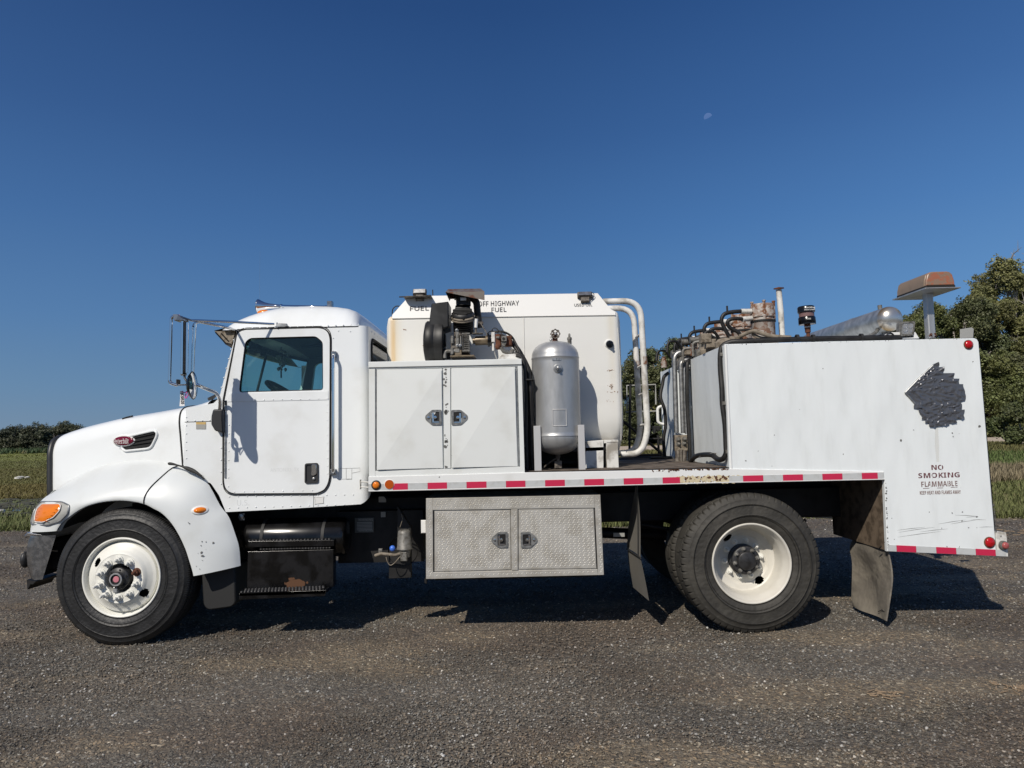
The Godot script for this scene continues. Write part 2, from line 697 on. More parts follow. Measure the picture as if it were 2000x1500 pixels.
	mat("brown_wall", Color(0.17, 0.125, 0.085), 0.9, 0.0, blotch, 1.6)
	mat("deck_brown", Color(0.12, 0.095, 0.075), 0.9, 0.0, blotch, 1.5)
	mat("white_plastic", Color(0.72, 0.72, 0.7), 0.4)
	mat("blue_cap", Color(0.05, 0.16, 0.62), 0.35)
	mat("chip_grey", Color(0.12, 0.12, 0.115), 0.8)
	mat("rust_stain", Color(0.27, 0.14, 0.07), 0.9)
	mat("rear_rim_shaded", Color(0.6, 0.575, 0.51), 0.45, 0.0, grime, 2.0)  # cream rim colour lowered to deepen the shade inside the rear dish
	mat("chip_rust", Color(0.1, 0.045, 0.02), 0.9)
	mat("aerial_grey", Color(0.12, 0.18, 0.28), 0.5)
	mat("label_grey", Color(0.33, 0.33, 0.31), 0.5)
	mat("label_gold", Color(0.55, 0.38, 0.14), 0.5)
	mat("paper", Color(0.8, 0.8, 0.8), 0.7)
	mat("pink", Color(0.75, 0.09, 0.4), 0.5)
	mat("cap_pink", Color(0.55, 0.2, 0.24), 0.4)
	mat("ribbed_fabric", Color(0.12, 0.06, 0.055), 0.9, 0.0, blotch, 8.0)
	mat("exhaust_silver", Color(0.52, 0.53, 0.52), 0.45, 0.75, galv, 1.0)
	mat("dome_brass", Color(1, 1, 1), 0.28, 0.8)
	M.dome_brass.vertex_color_use_as_albedo = true
	var sg := mat("side_glass", Color(0.42, 0.74, 0.67), 0.0)
	sg.refraction_enabled = true
	sg.refraction_scale = 0.05
	sg.albedo_color.a = 0.0
	var g := mat("tinted_glass", Color(0.01, 0.02, 0.02), 0.02)
	g.transparency = BaseMaterial3D.TRANSPARENCY_ALPHA
	g.albedo_color.a = 0.06
	g.cull_mode = BaseMaterial3D.CULL_DISABLED
	var l := mat("clear_lens", Color(0.5, 0.5, 0.5), 0.05)
	l.transparency = BaseMaterial3D.TRANSPARENCY_ALPHA
	l.albedo_color.a = 0.25


# ---------------------------------------------------------------- ground, grass, water

# crushed stone seen from above: colours, and a relief of the same stones
func gravel_maps() -> Array:
	var s := 1400
	var r := RandomNumberGenerator.new()
	r.seed = 99
	var cr := PackedByteArray()
	cr.resize(s * s * 3)
	var hb := PackedByteArray()
	hb.resize(s * s)
	var base := [Color(0.08, 0.072, 0.064), Color(0.058, 0.053, 0.049), Color(0.096, 0.082, 0.069), Color(0.07, 0.066, 0.063)]
	for i in s * s:
		var q := 0.75 + r.randf() * 0.5
		var b: Color = base[0]
		cr[i * 3] = mini(255, int(255.0 * pow(b.r * q * 3.0, 0.4545)))
		cr[i * 3 + 1] = mini(255, int(255.0 * pow(b.g * q * 3.0, 0.4545)))
		cr[i * 3 + 2] = mini(255, int(255.0 * pow(b.b * q * 3.0, 0.4545)))
		hb[i] = int(r.randf() * 40.0)
	var kinds := [Vector3(0.105, 0.1, 0.095), Vector3(0.06, 0.057, 0.055), Vector3(0.135, 0.115, 0.095), Vector3(0.04, 0.038, 0.037), Vector3(0.085, 0.073, 0.064), Vector3(0.2, 0.19, 0.175), Vector3(0.34, 0.33, 0.31)]
	var odds := [0.3, 0.54, 0.68, 0.82, 0.945, 0.988, 1.0]
	for k in 52000:
		var x0 := r.randi() % s
		var y0 := r.randi() % s
		var rad := 1.6 + pow(r.randf(), 2.0) * 5.2
		var e := 0.6 + r.randf() * 0.8
		var ang := r.randf() * PI
		var ca := cos(ang)
		var sa := sin(ang)
		var u := r.randf()
		var kk := 0
		while odds[kk] < u:
			kk += 1
		var c: Vector3 = (kinds[kk] * (0.75 + r.randf() * 0.5) * 3.0).clampf(0.0, 1.0)
		var c8 := [int(255.0 * pow(c.x, 0.4545)), int(255.0 * pow(c.y, 0.4545)), int(255.0 * pow(c.z, 0.4545))]
		var top := 90.0 + r.randf() * 165.0
		var tx := (r.randf() - 0.5) * 12.0
		var ty := (r.randf() - 0.5) * 12.0
		var ri := int(ceil(rad * 1.4))
		for dy in range(-ri, ri + 1):
			for dx in range(-ri, ri + 1):
				var px := (dx * ca + dy * sa) / (rad * e)
				var py := (-dx * sa + dy * ca) / (rad / e)
				var d := maxf(absf(px) * 0.8 + absf(py) * 0.5, sqrt(px * px + py * py))
				if d < 1.0:
					var at := ((y0 + dy + s) % s) * s + (x0 + dx + s) % s
					hb[at] = clampi(int(top * (1.0 - 0.35 * d * d) + tx * dx + ty * dy), 0, 255)
					cr[at * 3] = c8[0]
					cr[at * 3 + 1] = c8[1]
					cr[at * 3 + 2] = c8[2]
	var img := Image.create_from_data(s, s, false, Image.FORMAT_RGB8, cr)
	img.generate_mipmaps()
	var him := Image.create_from_data(s, s, false, Image.FORMAT_L8, hb)
	him.convert(Image.FORMAT_RGBA8)
	him.bump_map_to_normal_map(7.5)
	return [ImageTexture.create_from_image(img), ImageTexture.create_from_image(him)]


func lot_edge(x: float) -> float:
	return -6.6 - 0.04 * absf(x) + 0.35 * sin(x * 0.9) + 0.2 * sin(x * 2.3 + 1.0) - 0.6 * smoothstep(2.0, -14.0, x)


# pale dusty tracks where fine stuff covers the stone
func dust_share(nz2: FastNoiseLite, x: float, z: float) -> float:
	var track := exp(-pow((z - 0.68 - 0.2 * maxf(x, 0.0)) / 0.2, 2.0)) * smoothstep(-2.2, -0.3, x)
	return smoothstep(0.08, 0.5, nz2.get_noise_2d(x * 2.4, z * 7.5) + 0.36 * track)


func lot_tint(nz: FastNoiseLite, nz2: FastNoiseLite, x: float, z: float) -> Vector3:
	var b := nz.get_noise_2d(x * 1.1 + 40.0, z * 2.6)
	var c := Vector3(1.0, 0.985, 0.96)
	c = c.lerp(Vector3(0.97, 0.88, 0.81), smoothstep(0.02, 0.3, b) * 0.75)
	c = c.lerp(Vector3(1.1, 1.12, 1.13), smoothstep(0.02, 0.3, -b) * 0.85)
	c = c.lerp(Vector3(1.62, 1.5, 1.27), dust_share(nz2, x, z) * 0.85)
	return c * (1.0 + 0.3 * nz.get_noise_2d(x * 2.2 + 9.0, z * 3.0))


func build_ground() -> void:
	var maps := gravel_maps()
	var gm := mat("gravel", Color(1, 1, 1), 0.95)
	gm.albedo_texture = maps[0]
	gm.normal_enabled = true
	gm.normal_texture = maps[1]
	gm.normal_scale = 1.0
	gm.uv1_triplanar = true
	gm.uv1_world_triplanar = true
	gm.uv1_scale = Vector3.ONE * 0.36
	gm.vertex_color_use_as_albedo = true
	var nz := FastNoiseLite.new()
	nz.seed = 5
	nz.frequency = 0.32
	nz.fractal_octaves = 4
	var nz2 := FastNoiseLite.new()
	nz2.seed = 15
	nz2.frequency = 0.16
	nz2.fractal_octaves = 3
	var xs := []
	var x := -90.0
	while x <= 90.0:
		xs.append(x)
		x += 0.16 if absf(x) < 9.0 else (0.5 if absf(x) < 20.0 else 6.0)
	var g := []
	var cols := []
	for j in 112:
		var row := []
		var crow := []
		for xx: float in xs:
			var t := j / 111.0
			var ze := lot_edge(xx)
			var zz := 0.0
			if t < 0.9:
				zz = lerpf(ze, 6.5, t / 0.9)
			else:
				zz = lerpf(6.5, 45.0, (t - 0.9) / 0.1)
			var rise := smoothstep(0.0, 0.06, t)
			var hgt := 0.012 * nz2.get_noise_2d(xx * 2.0, zz * 2.0) + 0.006 * nz.get_noise_2d(xx * 4.0, zz * 4.0)
			row.append(Vector3(xx, lerpf(-0.03, hgt - 0.004, rise), zz))
			var c := lot_tint(nz, nz2, xx, zz)
			crow.append(Color(c.x * 1.28, c.y * 1.21, c.z * 1.08) / 3.0)
		g.append(row)
		cols.append(crow)
	var mb := MB.new()
	mb.grid(g, false, false, Vector3(0, -50, 0), 1.0, cols)
	structure("ground", mb, gm, "dark grey crushed stone lot with pale dusty tracks")

	build_stones(nz, nz2)

	# the field behind, out to the horizon
	var fm := mat("field", Color(1, 1, 1), 1.0, 0.0, tones(21, 0.05, Color(1, 1, 1), Color(0.55, 0.55, 0.5), 0.3, 0.7), 0.4)
	fm.vertex_color_use_as_albedo = true
	var fx := [-1600.0, -700.0, -350.0, -160.0, -90.0, -60.0, -45.0, -34.0, -26.0, -20.0, -16.0, -13.0, -10.0, -7.0, -4.0, 0.0, 4.0, 7.0, 10.0, 13.0, 16.0, 20.0, 26.0, 34.0, 45.0, 60.0, 90.0, 160.0, 350.0, 700.0, 1600.0]
	var fz := [900.0, 200.0, 45.0, 8.0, -6.0, -7.0, -8.0, -9.0, -10.0, -11.0, -12.0, -13.0, -14.0, -15.5, -17.0, -18.5, -20.0, -22.0, -24.0, -27.0, -30.0, -34.0, -38.0, -44.0, -50.0, -57.0, -64.0, -72.0, -85.0, -100.0, -120.0, -140.0, -165.0, -200.0, -400.0, -900.0, -2600.0]
	g = []
	cols = []
	for zz: float in fz:
		var row := []
		var crow := []
		for xx: float in fx:
			row.append(Vector3(xx, -0.034, zz))
			var c := field_colour(xx, zz)
			crow.append(Color(c.x, c.y, c.z))
		g.append(row)
		cols.append(crow)
	mb = MB.new()
	mb.grid(g, false, false, Vector3(0, -50, 0), 1.0, cols)
	structure("field", mb, fm, "rough grass field behind the stone lot")

	# pale sand road in front of the trees on the right
	mb = MB.new()
	var road := []
	for k in 40:
		var rx := 8.0 + k * 4.0
		var rz := -58.0 - 0.04 * rx
		road.append([Vector3(rx, -0.026, rz + 5.0), Vector3(rx, 0.32, rz), Vector3(rx, -0.026, rz - 5.0)])
	mb.grid(road, false, false, Vector3(0, -90, 0))
	structure("road", mb, mat("sand_road", Color(0.5, 0.42, 0.33), 0.95, 0.0, tones(22, 0.02, Color(1, 1, 1), Color(0.75, 0.72, 0.7)), 0.3), "pale sand road below the trees on the right")

	# muddy hollow with a strip of water on the left
	mb = MB.new()
	var mudp := []
	for k in 30:
		var a := TAU * k / 30
		mudp.append(Vector2(-17.5 + cos(a) * 9.5, -12.6 + sin(a) * (3.6 + 0.5 * sin(a * 5.0))))
	var rows := []
	for i in 5:
		var row := []
		for p: Vector2 in mudp:
			var q := Vector2(-17.5, -12.6).lerp(p, i / 4.0)
			row.append(Vector3(q.x, -0.03 + 0.004, q.y))
		rows.append(row)
	mb.grid(rows, false, true, Vector3(-17.5, -20, -12.6))
	structure("mud", mb, mat("mud", Color(0.055, 0.05, 0.036), 0.7, 0.0, tones(23, 0.03, Color(1, 1, 1), Color(0.4, 0.4, 0.35)), 0.8), "dark wet mud at the edge of the field")
	mb = MB.new()
	rows = []
	for i in 4:
		var row := []
		for k in 30:
			var a := TAU * k / 30
			var q := Vector2(-17.2 + cos(a) * (5.0 + 0.5 * sin(a * 3.0)) * i / 3.0, -12.3 + sin(a) * (0.75 + 0.2 * sin(a * 4.0)) * i / 3.0)
			row.append(Vector3(q.x, -0.018, q.y))
		rows.append(row)
	mb.grid(rows, false, true, Vector3(-17.2, -20, -12.3))
	structure("water", mb, mat("puddle_water", Color(0.03, 0.032, 0.03), 0.03), "narrow strip of still water lying in the mud")
	build_grass()
	build_clods()


func field_colour(x: float, z: float) -> Vector3:
	var left := Vector3(0.1, 0.115, 0.038)
	if z < -15.5:
		left = Vector3(0.118, 0.1, 0.032)
	if z < -24.0:
		left = Vector3(0.11, 0.106, 0.035)
	if z < -45.0:
		left = Vector3(0.115, 0.12, 0.038)
	if z < -72.0:
		left = Vector3(0.165, 0.18, 0.055)
	if z < -135.0:
		left = Vector3(0.04, 0.065, 0.025)
	var right := Vector3(0.1, 0.11, 0.036)
	if z < -13.5:
		right = Vector3(0.17, 0.14, 0.085)
	if z < -18.5:
		right = Vector3(0.075, 0.105, 0.028)
	if z < -31.0:
		right = Vector3(0.105, 0.1, 0.034)
	return left.lerp(right, smoothstep(-5.0, 8.0, x))


func stone_mesh(sd: int) -> ArrayMesh:
	var r := RandomNumberGenerator.new()
	r.seed = sd
	var mb := MB.new()
	var pts := []
	for i in 4:
		for j in 6:
			var a := PI * (i + 0.5) / 4.0
			var b := TAU * (j + 0.5 * (i % 2)) / 6.0
			pts.append(Vector3(sin(a) * cos(b), cos(a) * 0.6, sin(a) * sin(b)) * (0.75 + r.randf() * 0.5))
	for i in 3:
		for j in 6:
			var a: Vector3 = pts[i * 6 + j]
			var b: Vector3 = pts[i * 6 + (j + 1) % 6]
			var c: Vector3 = pts[(i + 1) * 6 + j]
			var d: Vector3 = pts[(i + 1) * 6 + (j + 1) % 6]
			for t in [[a, b, c], [b, d, c]]:
				var nn: Vector3 = (t[1] - t[0]).cross(t[2] - t[0]).normalized()
				if nn.dot(t[0]) < 0.0:
					nn = -nn
				mb.tri(t[0], t[1], t[2], nn)
	for i in [0, 3]:
		for j in range(1, 5):
			mb.tri(pts[i * 6], pts[i * 6 + j], pts[i * 6 + j + 1], Vector3(0, 1 if i == 0 else -1, 0))
	return mb.mesh()


func scatter(called: String, mesh: Mesh, m: Material, xfs: Array, cols: Array, parent: Node, label: String) -> MultiMeshInstance3D:
	var mm := MultiMesh.new()
	mm.transform_format = MultiMesh.TRANSFORM_3D
	mm.use_colors = true
	mm.mesh = mesh
	mm.instance_count = xfs.size()
	for i in xfs.size():
		mm.set_instance_transform(i, xfs[i])
		mm.set_instance_color(i, cols[i])
	var o := MultiMeshInstance3D.new()
	o.name = numbered(parent, called)
	o.multimesh = mm
	o.material_override = m
	o.set_meta("kind", "stuff")
	if label != "":
		o.set_meta("label", label)
	parent.add_child(o, true)
	return o


func build_stones(nz1: FastNoiseLite, nz: FastNoiseLite) -> void:
	var sm := mat("stone", Color(1, 1, 1), 0.9)
	sm.vertex_color_use_as_albedo = true
	var r := RandomNumberGenerator.new()
	r.seed = 7
	for kind in 3:
		var xfs := []
		var cols := []
		for k in 75000:
			var d := 2.6 * exp(r.randf() * 1.75)
			var x := (r.randf() * 2.0 - 1.0) * 0.85 * d
			var z := 5.5 - d
			if z < lot_edge(x) + 0.15:
				continue
			var size := (0.0022 + 0.0055 * pow(r.randf(), 4.0)) * (0.7 + 0.085 * d)
			if dust_share(nz, x, z) > 0.5 + 0.6 * r.randf():
				continue
			var pale := r.randf()
			if r.randf() < 0.0011:
				size *= 2.3
				pale = maxf(pale, 0.9)
			var b := Basis.from_euler(Vector3(r.randf() - 0.5, r.randf() * TAU, r.randf() - 0.5)) * Basis.from_scale(Vector3(0.8 + r.randf() * 0.7, 0.7 + r.randf() * 0.5, 0.8 + r.randf() * 0.5) * size)
			xfs.append(Transform3D(b, Vector3(x, size * 0.25, z)))
			var c := Vector3(0.15, 0.139, 0.12) * (0.35 + r.randf() * 1.05)
			if pale > 0.6:
				c = Vector3(0.168, 0.138, 0.106) * (0.5 + r.randf() * 0.8)
			if pale > 0.9:
				c = Vector3(0.29, 0.28, 0.26) * (0.7 + r.randf() * 0.6)
			if pale > 0.985:
				c = Vector3(0.45, 0.44, 0.42)
			c *= lot_tint(nz1, nz, x, z)
			cols.append(Color(c.x, c.y, c.z))
		var o := scatter("gravel_stones", stone_mesh(kind + 60), sm, xfs, cols, self, "loose crushed stone covering the lot around the truck")
		o.set_meta("category", "gravel")
		o.set_meta("group", "loose stone on the lot")


func tuft_mesh(sd: int, blades: int, spread: float, lean: float, wide: float) -> ArrayMesh:
	var r := RandomNumberGenerator.new()
	r.seed = sd
	var mb := MB.new()
	for k in blades:
		var a := r.randf() * TAU
		var root := Vector3(cos(a), 0, sin(a)) * spread * r.randf()
		var h := 0.55 + r.randf() * 0.45
		var b := r.randf() * TAU
		var tip := root + Vector3(cos(b) * lean * r.randf(), h, sin(b) * lean * r.randf())
		var mid := root.lerp(tip, 0.55) + Vector3(0, 0.06, 0)
		var s := Vector3(cos(b + 1.3), 0, sin(b + 1.3)) * wide
		var nn := s.cross(tip - root).normalized()
		nn = (nn * signf(nn.y + 0.001) + Vector3.UP * 0.6).normalized()
		mb.quad(root - s, root + s, mid + s * 0.7, mid - s * 0.7, nn)
		mb.tri(mid - s * 0.7, mid + s * 0.7, tip, nn)
	return mb.mesh()


func build_grass() -> void:
	var gm := mat("grass_blade", Color(1, 1, 1), 0.75)
	gm.vertex_color_use_as_albedo = true
	gm.backlight_enabled = true
	gm.backlight = Color(0.3, 0.3, 0.2)
	gm.cull_mode = BaseMaterial3D.CULL_DISABLED
	var r := RandomNumberGenerator.new()
	r.seed = 17
	var nz := FastNoiseLite.new()
	nz.seed = 3
	nz.frequency = 0.15
	for kind in 2:
		var xfs := []
		var cols := []
		for k in 90000:
			var d := 11.2 * exp(pow(r.randf(), 1.25) * 2.85)
			var x := (r.randf() * 2.0 - 1.0) * 0.86 * d
			var z := 5.5 - d
			if z > lot_edge(x) + 0.15 * r.randf():
				continue
			if z < -52.0 and z > -66.0 and x > 8.0:
				continue
			var hollow := pow((x + 17.5) / 9.3, 2.0) + pow((z + 12.6) / 3.5, 2.0)
			if hollow < 1.0 and r.randf() < 0.93:
				continue
			var n := nz.get_noise_2d(x, z)
			var jz := z + n * 2.0
			var c := field_colour(x, jz) * (1.0 + r.randf() * 0.7)
			var h := 0.1 + 0.06 * r.randf()
			if x > 0.0 and jz < -13.5 and jz > -18.5:
				h = 0.24 + 0.14 * r.randf()
			elif x > 0.0 and jz < -18.5:
				h = 0.2 + 0.1 * r.randf()
			elif x < 0.0 and jz < -15.0:
				h = 0.07 + 0.07 * r.randf()
			if z < -110.0:
				h = 0.3
			if x < 0.0 and z < -135.0:
				h = 1.0 + 0.4 * r.randf()
			if r.randf() < 0.08:
				c = c.lerp(Vector3(0.22, 0.18, 0.1), 0.7)
			var wd := maxf(h * 0.9, 0.012 * d)
			xfs.append(Transform3D(Basis(Vector3.UP, r.randf() * TAU) * Basis.from_scale(Vector3(wd, h * (0.75 + 0.5 * r.randf()), wd)), Vector3(x, -0.036, z)))
			cols.append(Color(c.x, c.y, c.z))
		var o := scatter("grass", tuft_mesh(kind + 5, 9, 0.5, 0.55, 0.035), gm, xfs, cols, self, "rough green and straw coloured grass covering the field")
		o.set_meta("category", "grass")
		o.set_meta("group", "grass of the field")


func build_clods() -> void:
	var r := RandomNumberGenerator.new()
	r.seed = 27
	var xfs := []
	var cols := []
	for k in 2600:
		var a := r.randf() * TAU
		var q := sqrt(r.randf())
		var p := Vector2(-17.5 + cos(a) * q * 9.0, -12.6 + sin(a) * q * 3.4)
		if absf(p.y + 12.3) < 0.6 and p.x < -12.4 and r.randf() < 0.9:
			continue
		var size := 0.05 + 0.11 * r.randf()
		xfs.append(Transform3D(Basis(Vector3.UP, r.randf() * TAU) * Basis.from_scale(Vector3(size, size * 0.45, size)), Vector3(p.x, -0.02, p.y)))
		var c := Vector3(0.06, 0.06, 0.042) * (0.5 + r.randf())
		if r.randf() < 0.2:
			c = Vector3(0.1, 0.115, 0.05) * (0.7 + r.randf() * 0.5)
		cols.append(Color(c.x, c.y, c.z))
	var o := scatter("mud_clods", stone_mesh(71), M.stone, xfs, cols, self, "dark clods and weeds covering the wet mud")
	o.set_meta("category", "mud")
	# pale rocks lying in the mud and the grass
	var spots := [[Vector2(-13.62, -12.9), "in the wet mud just above the strip of water"], [Vector2(-12.35, -11.75), "in the mud right at the tip of the water"], [Vector2(-13.0, -11.0), "at the left picture edge below the water"], [Vector2(-12.55, -10.9), "second from the left below the water"], [Vector2(-12.1, -10.35), "in the middle of the row below the water"], [Vector2(-11.75, -10.0), "near the grass strip below the middle of the row"], [Vector2(-11.9, -10.55), "rightmost in the row beside the headlight"], [Vector2(-12.1, -9.5), "lowest, at the edge of the near grass strip"], [Vector2(-23.7, -28.8), "far out in the brown grass, left of its twin"], [Vector2(-23.35, -28.8), "far out in the brown grass, right of its twin"]]
	for i in spots.size():
		var mi := MeshInstance3D.new()
		mi.name = numbered(self, "pale_rock")
		mi.mesh = stone_mesh(80 + i % 3)
		mi.material_override = M.get("pale_rock") if M.has("pale_rock") else mat("pale_rock", Color(0.62, 0.61, 0.57), 0.9, 0.0, tones(24, 0.03, Color(1, 1, 1), Color(0.7, 0.68, 0.62)), 3.0)
		var size := 0.12 + 0.04 * sin(i * 2.7)
		mi.transform = Transform3D(Basis(Vector3.UP, i * 1.3) * Basis.from_scale(Vector3(size, size * 0.6, size * 0.8) * (1.0 if i < 8 else 1.8)), Vector3(spots[i][0].x, 0.0 if i < 8 else 0.06, spots[i][0].y))
		add_child(mi, true)
		tag(mi, "small pale rock " + spots[i][1], "rock", "pale rocks in the mud and grass")


# ---------------------------------------------------------------- trees

func leaf_clump(sd: int, leaves: int, size: float) -> ArrayMesh:
	var r := RandomNumberGenerator.new()
	r.seed = sd
	var mb := MB.new()
	for k in leaves:
		var d := Vector3(r.randfn(), r.randfn() * 0.8, r.randfn()).normalized() * pow(r.randf(), 0.5) * 0.5
		var nn := (d.normalized() * 0.7 + Vector3(r.randfn(), r.randfn() + 0.5, r.randfn()) * 0.6).normalized()
		var a := nn.cross(Vector3(r.randfn(), r.randfn(), r.randfn())).normalized() * size * (0.6 + r.randf() * 0.7)
		var b := nn.cross(a) * 0.55
		mb.tri(d - a, d + b, d + a, nn)
		mb.tri(d - a, d + a, d - b, nn)
	return mb.mesh()


var clumps := []


# lobes: [offset from the base, radii]; leaves lie in a thick skin of each lobe
func tree(called: String, label: String, group: String, at: Vector3, h: float, lobes: Array, tint: Vector3, per: int, size: float, sd: int, bare := 0) -> void:
	var r := RandomNumberGenerator.new()
	r.seed = sd
	var t := Node3D.new()
	t.name = numbered(self, called)
	t.position = at
	add_child(t)
	tag(t, label, "tree" if not called.contains("bush") else "bush", group)
	var bark := MB.new()
	var rad := h * 0.016
	var trunk := [at + Vector3(0, -0.3, 0)]
	var rr := [rad * 1.3]
	for k in range(1, 7):
		trunk.append(at + Vector3(r.randfn() * 0.02 * h * 0.5, h * 0.82 * k / 6.0, r.randfn() * 0.02 * h * 0.5))
		rr.append(rad * (1.1 - k * 0.15))
	bark.tube(trunk, rr, 7)
	for lb in lobes:
		var c: Vector3 = at + lb[0]
		var from: Vector3 = trunk[clampi(int((c.y - at.y) / h * 5.0), 1, 5)]
		bark.tube([from, from.lerp(c, 0.5) + Vector3(0, -0.03 * h, 0), c], [rad * 0.5, rad * 0.34, rad * 0.12], 5)
		for q in 4:
			var e: Vector3 = c + Vector3(r.randfn(), r.randfn() + 0.3, r.randfn()).normalized() * (lb[1] as Vector3) * 0.9
			bark.tube([from.lerp(c, 0.55), c.lerp(e, 0.4), e], [rad * 0.25, rad * 0.16, rad * 0.05], 4)
	for q in bare:
		var lb = lobes[r.randi() % lobes.size()]
		var c: Vector3 = at + lb[0]
		var dir := Vector3(r.randfn(), absf(r.randfn()) + 0.6, r.randfn() * 0.6 + 0.4).normalized()
		var e: Vector3 = c + dir * (lb[1] as Vector3) * (1.35 + r.randf() * 0.7)
		bark.tube([c, c.lerp(e, 0.5) + Vector3(r.randfn(), r.randfn(), 0) * 0.2, e], [rad * 0.32, rad * 0.2, rad * 0.05], 4)
		for s in 3:
			var f := c.lerp(e, 0.45 + 0.17 * s)
			bark.tube([f, f + (dir + Vector3(r.randfn(), r.randfn(), r.randfn()) * 0.7).normalized() * h * 0.06], [rad * 0.13, rad * 0.04], 4)
	obj("trunk", bark, M.bark, t)
	var xfs := []
	var cols := []
	for lb in lobes:
		var c: Vector3 = lb[0]
		var rv: Vector3 = lb[1]
		var lobe_tint := 0.8 + r.randf() * 0.45
		var yellow := r.randf()
		for k in per:
			var d := Vector3(r.randfn(), r.randfn(), r.randfn()).normalized()
			var q := pow(r.randf(), 0.33)
			# ragged edge: whole sprays stand out or are missing
			var lump := sin(d.x * 5.0 + c.x * 3.0) * sin(d.y * 6.0 + c.y) * sin(d.z * 5.0 + 1.0)
			q *= 0.85 + 0.5 * lump
			if lump < -0.25 and r.randf() < 0.75:
				continue
			var p := c + d * rv * q
			if p.y < 0.2:
				continue
			var s := size * (0.6 + r.randf() * 0.8)
			xfs.append(Transform3D(Basis.from_euler(Vector3(r.randf() * 0.8 - 0.4, r.randf() * TAU, r.randf() * 0.8 - 0.4)) * Basis.from_scale(Vector3(s, s * 0.8, s)), p))
			var cc := tint * lobe_tint * (0.6 + r.randf() * 0.75)
			cc = cc.lerp(Vector3(tint.y * 1.25, tint.y * 1.1, tint.z), yellow * 0.35)
			cols.append(Color(cc.x, cc.y, cc.z))
	scatter("crown", clumps[sd % clumps.size()], M.leaf, xfs, cols, t, "")


func lobes_for(r: RandomNumberGenerator, h: float, w: float, low: float, count: int) -> Array:
	var out := []
	for k in count:
		var y := lerpf(low, h * 0.88, (k + r.randf() * 0.6) / count)
		var t := (y - low) / maxf(0.1, h - low)
		var reach := w * 0.5 * sqrt(maxf(0.05, 1.0 - pow(absf(t * 1.7 - 0.62) / 1.12, 2.0)))
		var a := k * 2.4 + r.randf()
		var s := w * (0.1 + 0.1 * r.randf())
		out.append([Vector3(cos(a) * (reach - s * 0.5), y, sin(a) * (reach - s * 0.5)), Vector3(s, s * (0.72 + 0.3 * r.randf()), s)])
	return out


